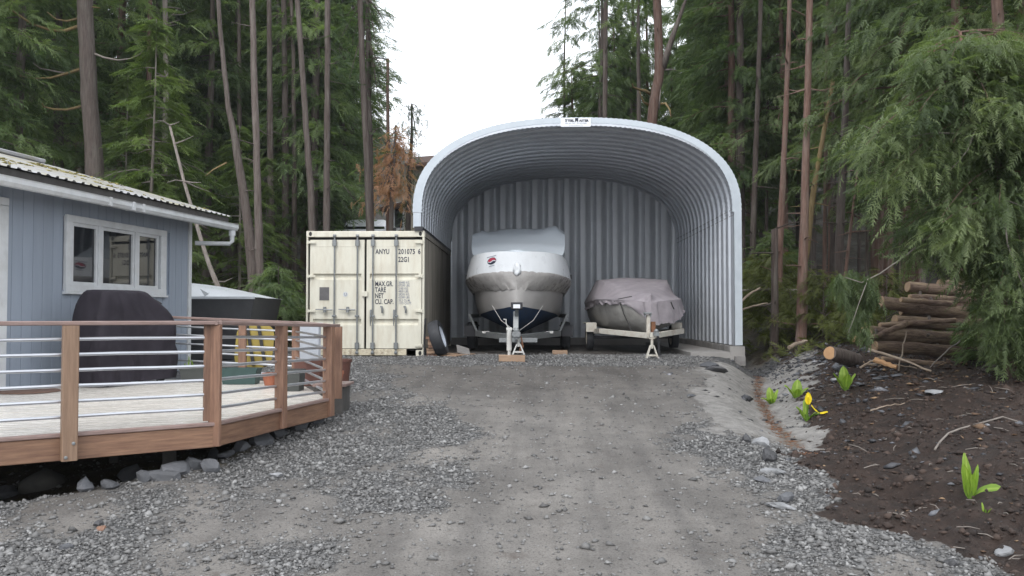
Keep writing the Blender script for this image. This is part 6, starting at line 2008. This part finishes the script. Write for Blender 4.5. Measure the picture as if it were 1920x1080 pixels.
# other near canopy sprays further back
# dying cedar and its neighbours behind the container
cluster_tree('cedar_tree', 'dying cedar with orange-brown sprays behind the container roof', [(742, 235), (740, 290), (735, 350), (733, 440)], 28, M['dying'], M['bark'], [(700, 318), (716, 300), (738, 275), (752, 288), (730, 318), (757, 330), (700, 345), (690, 362), (720, 350), (745, 352), (765, 352), (680, 372), (708, 370), (765, 300), (728, 375), (735, 262), (755, 270)], 30, CED, 6, .8, fs=(.45, .85), stem_r=(.03, .10), dY=(-.5, .5))
cluster_tree('cedar_tree', 'thin ragged cedar, half green and half brown, beside the shed eave', [(772, 195), (772, 260), (768, 330), (765, 440)], 30, M['fir'], M['bark_dark'], [(772, 205), (778, 225), (765, 232), (760, 250), (780, 252), (790, 215), (768, 275), (785, 300), (757, 262), (778, 330), (760, 345), (785, 362), (762, 388), (780, 405), (768, 420), (752, 425)], 17, CED, 7, .7, fs=(.4, .75), stem_r=(.03, .11), dY=(-.5, .5))
cluster_tree('fir_tree', 'fir boughs fringing the open sky by the dark trunk', [(688, 0), (690, 120), (694, 260), (696, 440)], 26.6, M['fir'], M['bark_dark'], [(700, 10), (715, 30), (712, 60), (722, 45), (705, 85), (715, 110), (700, 125), (718, 138), (705, 150), (715, 172), (702, 190), (690, 60), (682, 20), (668, 40), (660, 80), (668, 120), (655, 150), (672, 170), (650, 30), (640, 70), (700, 225), (715, 240), (712, 205)], 22, FIR, 8, .8, fs=(.6, 1.0), pitch=(-.5, .1), stem_r=(.04, .12), dY=(-.4, .6), bough_r=.03)

# ================================================================== NEIGHBOUR HOUSE AND CAR ON THE RISE
nh = thing('neighbour_house', (-4.5, 41, 3.4), 'beige house with brown roof glimpsed on the rise behind the container', 'house')
a, b = W(738, 300, 41), W(905, 300, 41)
m = MB(); m.box(((a.x + b.x) / 2, 44, 6.0), (b.x - a.x, 6, 5.6)); m.build('wall', M['house_beige'], nh)
m = MB()
rx0, rx1 = a.x + .6, b.x + .5
m.loft([[(rx0, 40.4, 8.65), (rx0, 44, 9.6), (rx0, 47.6, 8.65), (rx0, 47.6, 8.5), (rx0, 44, 9.4), (rx0, 40.4, 8.5)], [(rx1, 40.4, 8.85), (rx1, 44, 9.9), (rx1, 47.6, 8.85), (rx1, 47.6, 8.6), (rx1, 44, 9.7), (rx1, 40.4, 8.6)]], True, True)
m.build('roof', M['roof_brown'], nh)
m = MB(); c = W(748, 405, 40.98); m.bbox(c, (.5, .06, 1.3), .01); wn = m.build('window', M['white'], nh)
m = MB(); m.bbox(c - Vector((0, .035, 0)), (.36, .02, 1.12), .005); m.build('pane', M['glass'], wn)
m = MB(); c = W(738, 388, 40.6); m.bbox(c, (1.2, .9, .14), .02, rot=(0, -.25, 0)); m.build('awning', M['roof_brown'], nh)
ca = W(690, 425, 35); gz = float(smooth_h(np.array([ca.x]), np.array([35.0]))[0])
car = thing('parked_van', (ca.x, 35, ca.z - 1.75), 'white van half hidden behind the container roof', 'van')
def cr(y_, pts): return [(ca.x + p, y_, ca.z + q) for p, q in pts]
body = [(-1.0, -1.3), (1.0, -1.3), (1.02, -.5), (.92, -.25), (.80, .18), (.68, .25), (-.68, .25), (-.80, .18), (-.92, -.25), (-1.02, -.5)]
m = MB(); m.loft([cr(33.3, [(p * .96, min(q, -.28)) for p, q in body]), cr(34.1, [(p, min(q, -.2)) for p, q in body]), cr(34.75, body), cr(37.6, body), cr(37.9, [(p * .94, q * .95) for p, q in body])], True, True); m.build('body', M['car_white'], car, smooth=30)
m = MB(); m.add(cr(34.13, [(-.82, -.19), (.82, -.19)]) + cr(34.70, [(.68, .15), (-.68, .15)]), [(0, 1, 2, 3)]); m.v = [(x_, y_ - .02, z_ + .015) for x_, y_, z_ in m.v]; m.build('windscreen', M['glass'], car)
for sx in (-1, 1):
    m = MB(); m.bbox((ca.x + sx * 1.12, 34.4, ca.z - .2), (.2, .1, .18), .03); m.build('wing_mirror', M['gasket'], car)
    for yy in (34.0, 36.9): wheel(car, (ca.x + sx * .88, yy, ca.z - 1.42), (1, 0, 0), .33, .2, 18)
    m = MB(); m.bbox((ca.x + sx * .7, 33.28, ca.z - .55), (.35, .05, .18), .03); m.build('headlight', M['plate'], car)

# ================================================================== LOGS, ROCKS, PLANTS, STICKS ON THE BANK
def log(label, p0, p1, Y0, Y1, w0, w1, seed, mat=None):
    rr = random.Random(seed)
    a, b = W(*p0, Y0), W(*p1, Y1)
    r0, r1 = w0 / F * Y0 / 2, w1 / F * Y1 / 2
    t_ = thing('log', (a + b) / 2 - Vector((0, 0, r0)), label, 'log')
    n = 12; P, Q = [], []
    sd_ = rr.uniform(-.03, .03)
    for i in range(n + 1):
        t = i / n
        P.append(a.lerp(b, t) + Vector((0, rr.uniform(-.01, .01), sd_ * math.sin(math.pi * t) + rr.uniform(-.008, .008)))); Q.append((r0 + (r1 - r0) * t) * rr.uniform(.98, 1.02))
    random.seed(seed); m = MB(); m.tube(P, Q, 16, False, .025); m.build('bark', mat or M['log_bark'], t_, smooth=True)
    d = (b - a).normalized()
    for c, r_, sg_ in ((a, r0, -1), (b, r1, 1)):
        m = MB(); m.lathe([(r_ * .97, -.01), (r_ * .9, .012), (.002, .016)], c, d * sg_, 16); m.build('cut_end', M['cut_old'], t_)
    k = rr.randrange(2, n - 2); m = MB(); az = rr.uniform(0, 3)
    m.tube([P[k], P[k] + Vector((.03, -math.cos(az), abs(math.sin(az)))) * (Q[k] + .06)], [.03, .02], 7); m.build('branch_stub', M['bark'], t_)
    return t_
log('long dark log along the front of the pile near the ground', (1628, 623), (1835, 636), 13.6, 13.9, 25, 29, 1)
log('lowest log half sunk in brush at the front of the pile', (1640, 650), (1850, 668), 13.5, 13.7, 22, 26, 2)
log('peeling log behind the long dark one, second row', (1678, 601), (1840, 611), 14.2, 14.4, 22, 25, 3)
log('yellow-patched log with bark peeling off, jutting out of the pile', (1652, 566), (1830, 590), 14.3, 14.5, 23, 27, 4)
log('pale dry log near the top of the pile', (1702, 538), (1850, 552), 14.8, 15.0, 20, 22, 5, M['log_bark'])
log('thin bent log lying across under the pale top log', (1706, 557), (1830, 566), 14.6, 14.8, 11, 12, 6)
log('narrow broken log beneath the yellow-patched one', (1690, 585), (1840, 604), 14.5, 14.7, 13, 15, 7)
log('log on the very top of the pile, mostly behind boughs', (1762, 532), (1870, 540), 15.2, 15.4, 18, 19, 8)
log('log at the back of the pile behind the peeling log', (1700, 600), (1880, 620), 15.2, 15.4, 24, 26, 9)
log('short rotten log under the pile end by the cedar stem', (1760, 648), (1860, 664), 14.4, 14.5, 20, 22, 10)
log('slender log poking out above the yellow-patched one', (1690, 562), (1790, 570), 14.0, 14.2, 10, 12, 11)
log('crooked thin log wedged between second row and front row', (1650, 610), (1790, 600), 13.9, 14.0, 10, 9, 12)
log('split log leaning down against the front of the pile', (1612, 640), (1700, 606), 13.4, 13.7, 9, 12, 13)
log('thin pole lying along the foot of the pile', (1655, 672), (1810, 682), 13.2, 13.3, 8, 9, 14)
# cut round in front of the pile
a, b = W(1556, 662, 14.1), W(1606, 676, 14.6)
st_ = thing('log', (a + b) / 2 - Vector((0, 0, .14)), 'short sawn log showing its fresh orange cut end on the bank', 'log')
dx = (b - a).normalized(); random.seed(3)
m = MB(); m.tube([a, a.lerp(b, .4), a.lerp(b, .8), b], [.112, .125, .125, .12], 16, True, .03); m.build('bark', M['bark'], st_, smooth=40)
m = MB(); m.lathe([(.105, .0), (.098, .012), (.001, .014)], a, -dx + Vector((-.2, -.5, .1)), 18); m.build('cut_end', M['cutwood'], st_)
# boughs of slash: planks and split wood
for i, (p0, p1, Y0, Y1, w_, lb, mt) in enumerate((((1628, 655), (1745, 697), 12.9, 12.4, 5.0, 'long bleached branch lying in front of the log pile', 'stick'), ((1640, 675), (1682, 690), 12.9, 12.7, 11, 'split orange wood slab in the brush before the logs', 'cutwood'), ((1612, 690), (1650, 670), 12.8, 13.0, 4, 'short pale stick near the sawn log', 'stick'),
        ((1755, 835), (1905, 797), 8.4, 9.0, 4.0, 'curved grey stick lying on the dark mud', 'twig'), ((1480, 651), (1512, 640), 15.8, 16.2, 8, 'flat weathered board end on the slate heap by the shed', 'stick'), ((1383, 585), (1440, 568), 18.9, 19.3, 4, 'pale pole poking out by the shed corner', 'stick'), ((1390, 565), (1425, 540), 19.5, 20, 5, 'bleached slanting pole in the scrub beside the shed', 'stick'),
        ((1385, 545), (1580, 552), 21, 20.5, 5, 'long grey fallen pole across the scrub behind the trunks', 'twig'), ((1600, 640), (1622, 612), 13.6, 13.9, 6, 'orange split stake against the log pile end', 'cutwood'), ((1685, 695), (1700, 620), 12.8, 13, 3, 'thin upright twig in front of the log pile', 'stick'), ((1620, 683), (1720, 690), 13.1, 13, 3, 'straight brown twig in front of the low log', 'stick'), ((1632, 770), (1695, 757), 10.2, 10.4, 2.5, 'thin pale twig on the mud near the yellow flowers', 'stick'),
        ((1800, 640), (1745, 690), 13, 12.4, 3, 'thin grey twig below the cedar boughs', 'twig'))):
    a, b = W(*p0, Y0), W(*p1, Y1); rr = random.Random(i)
    r_ = w_ / F * Y0 / 2
    if i in (3, 5, 6, 7, 8, 9, 12): pass
    else:
        for v in (a, b): v.z = max(v.z, H1(v.x, v.y) + r_ * .6)
    mid = a.lerp(b, .5) + Vector((0, 0, (b - a).length * (.06 if i != 3 else .02)))
    ps = [a * (1 - t) ** 2 + mid * 2 * t * (1 - t) + b * t * t + Vector((rr.uniform(-.01, .01), 0, rr.uniform(-.01, .01))) for t in np.linspace(0, 1, 9)]
    if i == 3:
        ps = [W(px, py, Y_) for px, py, Y_ in ((1753, 836, 8.15), (1762, 820, 8.35), (1778, 807, 8.5), (1800, 802, 8.6), (1840, 799, 8.65), (1880, 797, 8.7), (1908, 799, 8.7))]
        ps = [Vector((p.x, p.y, H1(p.x, p.y) + .03)) for p in ps]
    m = MB(); random.seed(i); m.tube(ps, [r_ * (1 - .4 * j / len(ps)) for j in range(len(ps))], 7, True, .12)
    tag(m.build('stick' if mt != 'cutwood' else 'split_wood', M[mt], smooth=40), lb, 'stick' if mt != 'cutwood' else 'wood')

def rock(p, sz, label, mat, seed, sq=(1, .8, .6), name='rock', group=None, sink=.25, sharp=False):
    import bmesh
    r_ = np.random.default_rng(seed)
    b = bmesh.new(); bmesh.ops.create_icosphere(b, subdivisions=2, radius=1.0)
    dirs = r_.normal(0, 1, (12, 3)); dirs /= np.linalg.norm(dirs, axis=1)[:, None]
    cut = r_.uniform(.5, .82, 12)
    for v in b.verts:
        n = np.array(v.co); k = 1.0
        for d, c in zip(dirs, cut):
            t = n @ d
            if t > c: k = min(k, c / t)
        k *= 1 + .10 * (float(vnoise(np.array([n[0] * 2.2 + seed]), np.array([n[1] * 2.2 + n[2] * 1.7]), seed)[0]) - .5)
        v.co = Vector(n * k)
    a = r_.uniform(0, 6.28); mt4 = Matrix.Rotation(a, 4, 'Z') @ Matrix.Rotation(r_.normal(0, .2), 4, 'X') @ Matrix.Diagonal((sq[0] * sz, sq[1] * sz, sq[2] * sz, 1))
    b.transform(mt4)
    me = bpy.data.meshes.new(name); b.to_mesh(me); b.free()
    if name == 'boulder': me.shade_smooth()
    me.materials.append(mat)
    o = link(name, me); o.location = (p[0], p[1], p[2] + sz * sq[2] * (1 - 2 * sink) * .6)
    return tag(o, label, 'rock', group)
RK = [(85, 915, .28, 'boulder', 'big smooth olive-grey boulder half under the deck edge', (1.0, .7, .55)), (10, 932, .18, 'rock', 'bluish rock at the edge beside the smooth boulder', (1, .8, .6)),
      (160, 920, .12, 'rock', 'small grey rock next to the big smooth boulder', (1, .8, .8)), (245, 897, .15, 'rock', 'angular grey rock under the middle of the deck fascia', (1, .7, .9)), (300, 900, .15, 'rock', 'long low grey rock under the deck fascia', (1.3, .7, .6)), (335, 888, .16, 'rock', 'slanted slate rock below the corner post of the deck', (1.3, .7, .6)),
      (365, 880, .13, 'rock', 'dark slate rock wedged below the deck corner post', (1, .7, .9)), (392, 884, .10, 'rock', 'squarish grey rock just below the deck corner post', (1, .9, .9)), (400, 865, .12, 'rock', 'upright grey rock under the deck corner', (.8, .7, 1.1)), (450, 845, .13, 'rock', 'dark rock under the fascia beyond the deck corner', (1, .8, .8)),
      (490, 832, .14, 'rock', 'blue-grey rock under the fascia between corner and next post', (1.2, .8, .8)), (520, 818, .13, 'rock', 'rock right under the second post past the deck corner', (1, .8, .8)), (560, 805, .14, 'rock', 'blue-tinted rock near the last deck post', (1.1, .8, .8)), (590, 795, .14, 'rock', 'largest blue-grey rock beneath the last deck post', (1.2, .9, .9)), (612, 785, .10, 'rock', 'small rock at the foot of the last deck post', (1, .8, .8)),
      (205, 915, .11, 'rock', 'low grey rock under the deck between boulder and middle', (1.2, .8, .6)), (272, 902, .10, 'rock', 'lumpy small rock beside the long low rock', (1, .9, .8)), (425, 858, .11, 'rock', 'flat rock just past the deck corner post', (1.2, .8, .6)),
      (1425, 836, .13, 'rock_pale', 'large pale quartz rock at the mouth of the ditch', (1.2, .8, .6)), (1400, 830, .09, 'rock_dark', 'dark stone leaning on the pale quartz rock', (.8, .8, .9)), (1442, 862, .12, 'rock_dark', 'dark wet rock just below the pale quartz rock', (1, .9, .8)), (1447, 888, .11, 'rock_pale', 'white flat stone on the gravel beside the mud', (1.2, .8, .4)), (1432, 903, .10, 'rock', 'grey flat stone beside the white flat stone', (1.2, .9, .4)),
      (1474, 940, .10, 'rock', 'grey chunk on the gravel above the white slab', (1, .8, .8)), (1466, 952, .11, 'rock_pale', 'thin white slab of rock on the gravel by the mud edge', (1.3, .7, .3)), (1878, 1040, .08, 'rock_pale', 'pale square stone on the mud near the frame corner', (1, .9, .5)), (1780, 1060, .06, 'rock_dark', 'dark pebble rock at the lower mud edge', (1.2, .9, .6)), (1750, 738, .16, 'rock_pale', 'flat pale slab lying on the dark mud', (1.6, .7, .2)), (1580, 690, .14, 'rock', 'flat slate under the sawn log', (1.4, .8, .35)), (1660, 710, .12, 'rock', 'grey slate between sawn log and upright cabbage leaves', (1.4, .7, .35)), (1565, 715, .10, 'rock_pale', 'white stone next to the highest cabbage plant', (1.3, .7, .4)), (1645, 712, .1, 'rock', 'small slate chip on the bank under the bleached branch', (1.4, .8, .3)),
      (1432, 622, .26, 'rock', 'flat grey slab on the slate heap beside the shed corner', (1.3, .9, .4)), (1330, 688, .22, 'rock', 'broad flat rock at the end of the shed footing', (1.6, .9, .35)), (1345, 697, .20, 'rock_dark', 'dark slab under the broad flat rock at the footing', (1.6, .8, .35)), (1297, 743, .09, 'rock', 'small long stone on the drive beside the clay slope', (1.8, .6, .4)),
      (128, 590 + 440, .05, 'rock', 'small grey stone on the near gravel', (1.2, .8, .6)), (518, 895, .07, 'rock_pale', 'lone white stone on the gravel off the deck corner', (1.2, .8, .6)), (185, 985, .05, 'rock_dark', 'small dark stone on the near gravel track', (1.3, .9, .6)), (190, 994, .05, 'wood_red', 'small reddish stone below the small dark stone', (1.3, .9, .6))]
for i, (px, py, sz, mt, lb, sq) in enumerate(RK):
    p = G(px, py)
    rock(p, sz, lb, M[mt], 100 + i, sq, name='boulder' if mt == 'boulder' else 'rock')

# ------------------------------------------------------------------ skunk cabbages
def leaf_part(base, az, lean, L, wd, mat, parent, curl=.25, name='leaf', seed=0, twist=0, roll=0):
    n, k = 10, 7
    rr = random.Random(seed)
    d = Vector((math.cos(az), math.sin(az), 0)); s = Vector((-d.y, d.x, 0))
    s = (s * math.cos(roll) + Vector((0, 0, 1)) * math.sin(roll))
    V, T = [], []
    for i in range(n):
        t = i / (n - 1)
        ang = lean + curl * t * t
        c = base + d * (L * t * math.sin(lean + curl * .5 * t * t)) + Vector((0, 0, L * t * math.cos(lean + curl * .7 * t * t)))
        w_ = wd * (.16 + math.sin(math.pi * min(1, t * .92 + .06)) ** .8 * (1 - .25 * t)) * (1 if t < .97 else .1)
        nn = Vector((d.x * math.cos(ang), d.y * math.cos(ang), -math.sin(ang)))
        for j in range(k):
            u = (j / (k - 1) - .5) * 2
            V.append(c + s * (u * w_ * .5) + nn * (.10 * wd * u * u + .03 * wd * math.sin(t * 14 + u * 2 + seed)) + s * (twist * t * .05))
            T.append(.25 + (.5 if abs(u) < .1 else .12 * (j % 2)) + .25 * t + rr.uniform(-.10, .10))
    Fq = [(i * k + j, i * k + j + 1, (i + 1) * k + j + 1, (i + 1) * k + j) for i in range(n - 1) for j in range(k - 1)]
    V = [v - base_of(parent) for v in V]
    me = np_mesh(name, V, Fq, mat, {'tint': np.clip(T, 0, 1)}, smooth=True)
    return link(name, me, parent)
def cabbage(px, py, label, leaves, flowers=()):
    p = G(px, py)
    t_ = thing('skunk_cabbage', p, label, 'plant')
    m = MB(); m.tube([p - Vector((0, 0, .05)), p + Vector((0, 0, .07 if len(leaves) > 2 else .02))], [.03 if len(leaves) > 2 else .008, .022 if len(leaves) > 2 else .006], 8); m.build('stem', M['cabbage'], t_)
    for i, (az, lean, L, wd, curl, *rl) in enumerate(leaves):
        leaf_part(p + Vector((math.cos(R(az)) * .015, math.sin(R(az)) * .015, .0)), R(az), lean, L, wd, M['cabbage'], t_, curl, seed=int(px) + i, roll=rl[0] if rl else 0)
    for i, (dxp, dyp, az, lean, L, wd) in enumerate(flowers):
        tip = W(px + dxp, py - dyp, p.y - .02)
        m = MB(); m.tube([p, p.lerp(tip, .5) + Vector((0, 0, .02)), tip], [.012, .011, .012], 7); m.build('flower_stalk', M['cabbage'], t_)
        leaf_part(tip, R(az), lean, L, wd, M['spathe'], t_, -.2, 'spathe', seed=i)
        leaf_part(tip + Vector((.01, .02, 0)), R(az + 150), lean * .6 + .1, L * .9, wd * .8, M['spathe'], t_, -.2, 'spathe', seed=i + 5)
        m = MB(); d = Vector((math.cos(R(az)) * math.sin(lean), math.sin(R(az)) * math.sin(lean), math.cos(lean))); m.tube([tip, tip + d * L * .6], [.012, .009], 7); m.build('spadix', M['spathe'], t_)
    return t_
cabbage(1447, 757, 'small skunk cabbage on the clay edge of the ditch', [(100, .1, .26, .13, .3), (200, .7, .20, .10, .6), (20, .25, .24, .11, .3), (250, .5, .16, .08, .7)])
cabbage(1493, 747, 'skunk cabbage with broad leaves just behind the yellow flowers', [(180, .45, .25, .15, .4), (60, .15, .28, .15, .2), (0, .55, .24, .12, .5), (270, .3, .18, .1, .5)])
cabbage(1513, 788, 'skunk cabbage bearing two bright yellow hooded flowers', [(200, .45, .24, .08, .4), (100, .1, .26, .07, .2), (330, .5, .18, .07, .5)], [(2, 30, 270, .12, .155, .085), (24, 13, 0, 1.35, .16, .08)])
cabbage(1585, 733, 'upright skunk cabbage highest up the bank near the sawn log', [(90, .05, .33, .15, .15), (180, .45, .27, .11, .2), (0, .35, .26, .13, .3), (270, .25, .26, .12, .3)])
cabbage(1820, 932, 'nearest skunk cabbage with one leaf flopped to the side', [(110, .05, .33, .095, .1), (200, .08, .26, .07, .1), (-10, .95, .29, .11, .75, .7), (20, .18, .25, .06, .1), (250, .15, .2, .06, .2)])
cabbage(1848, 962, 'tiny skunk cabbage sprout in the mud by the nearest plant', [(110, .15, .07, .022, .1), (300, .5, .05, .018, .3)])
# grass sprigs in the trough behind the grill
c = W(372, 668, 12.75)
gt_ = thing('grass_sprig', (c.x, 12.75, .83), 'green grass sprigs growing in the trough behind the grill', 'plant')
for i in range(16):
    leaf_part(Vector((c.x + rp.uniform(-.22, .22), 12.75 + rp.uniform(-.06, .06), .82)), rp.uniform(0, 6.28), rp.uniform(.05, .5), rp.uniform(.12, .26), .014, M['cabbage'], gt_, .6, 'blade', seed=i)
# small debris: twigs and pale wood chips on the bank
r = np.random.default_rng(55)
m = MB()
cnt = 0
while cnt < 170:
    y_ = 5 + 12 * r.random() ** 1.4; x_ = r.uniform(2.3, 8)
    if zones(np.array([x_]), np.array([y_]))[1][0] < .5 or abs(x_ * F / y_ + 35) > 1000: continue
    z_ = H1(x_, y_) + .012; a = r.uniform(0, 6.28); L = r.uniform(.03, .16) * (1.0 if r.random() < .85 else 2)
    p = Vector((x_, y_, z_)); d = Vector((math.cos(a), math.sin(a), r.normal(0, .15)))
    m.tube([p, p + d * L * .5 + Vector((r.normal(0, .01), r.normal(0, .01), .008)), p + d * L], [.004, .0045, .002], 4, False); cnt += 1
tag(m.build('twigs', M['twig']), 'small pale twigs scattered over the dark mud bank', 'twigs', kind='stuff')
m = MB(); cnt = 0
while cnt < 500:
    y_ = 8.7 + 8.8 * r.random(); x_ = float(ditch_c(y_)) + r.normal(0, .05)
    z_ = H1(x_, y_) + .006; a = r.normal(1.35, .5); L = r.uniform(.03, .09)
    p = Vector((x_, y_, z_)); m.tube([p, p + Vector((math.cos(a) * L, math.sin(a) * L, .004))], [.004, .003], 3, False); cnt += 1
tag(m.build('fallen_needles', M['rust']), 'rust-brown fallen needles lining the bottom of the ditch', 'needles', kind='stuff')
# ferny undergrowth on the forest floor
r = np.random.default_rng(66)
pts = []
while len(pts) < 2600:
    if r.random() < .62: x_, y_ = r.uniform(5.0, 13), r.uniform(17, 30)
    else: x_, y_ = r.uniform(-12, -4.8), r.uniform(19.5, 32)
    if fbm(np.array([x_ * .6]), np.array([y_ * .6]), 44)[0] > .47: pts.append((x_, y_, float(smooth_h(np.array([x_]), np.array([y_]))[0]) + .05))
pts = np.array(pts)
V, I = place_fronds(pts, r.uniform(0, 6.28, len(pts)), r.uniform(.1, 1.0, len(pts)), r.uniform(.4, 1.0, len(pts)), r.normal(0, .4, len(pts)), CED, 67)
tag(link('undergrowth', np_mesh('undergrowth', V, np.arange(len(V)).reshape(-1, 3), M['olive'], {'tint': r.uniform(.1, .9, len(pts))[I]})), 'low ferny undergrowth covering the forest floor', 'undergrowth', kind='stuff')

# ------------------------------------------------------------------ thin haze volume added to lift the shade among the far trees
m = MB(); m.box((0, 170, 30), (640, 490, 76))
hz = m.build('haze', M['ground'])
hm = bpy.data.materials.new('shade_lift_haze'); hm.use_nodes = True
t = hm.node_tree; t.nodes.clear()
o_ = t.nodes.new('ShaderNodeOutputMaterial'); pv = t.nodes.new('ShaderNodeVolumePrincipled')
pv.inputs['Color'].default_value = (.93, .97, 1, 1)
pv.inputs['Density'].default_value = .0005
pv.inputs['Anisotropy'].default_value = .2
t.links.new(pv.outputs[0], o_.inputs['Volume'])
hz.data.materials.clear(); hz.data.materials.append(hm)
tag(hz, 'thin haze volume added to lighten the far woods', 'haze', kind='stuff')
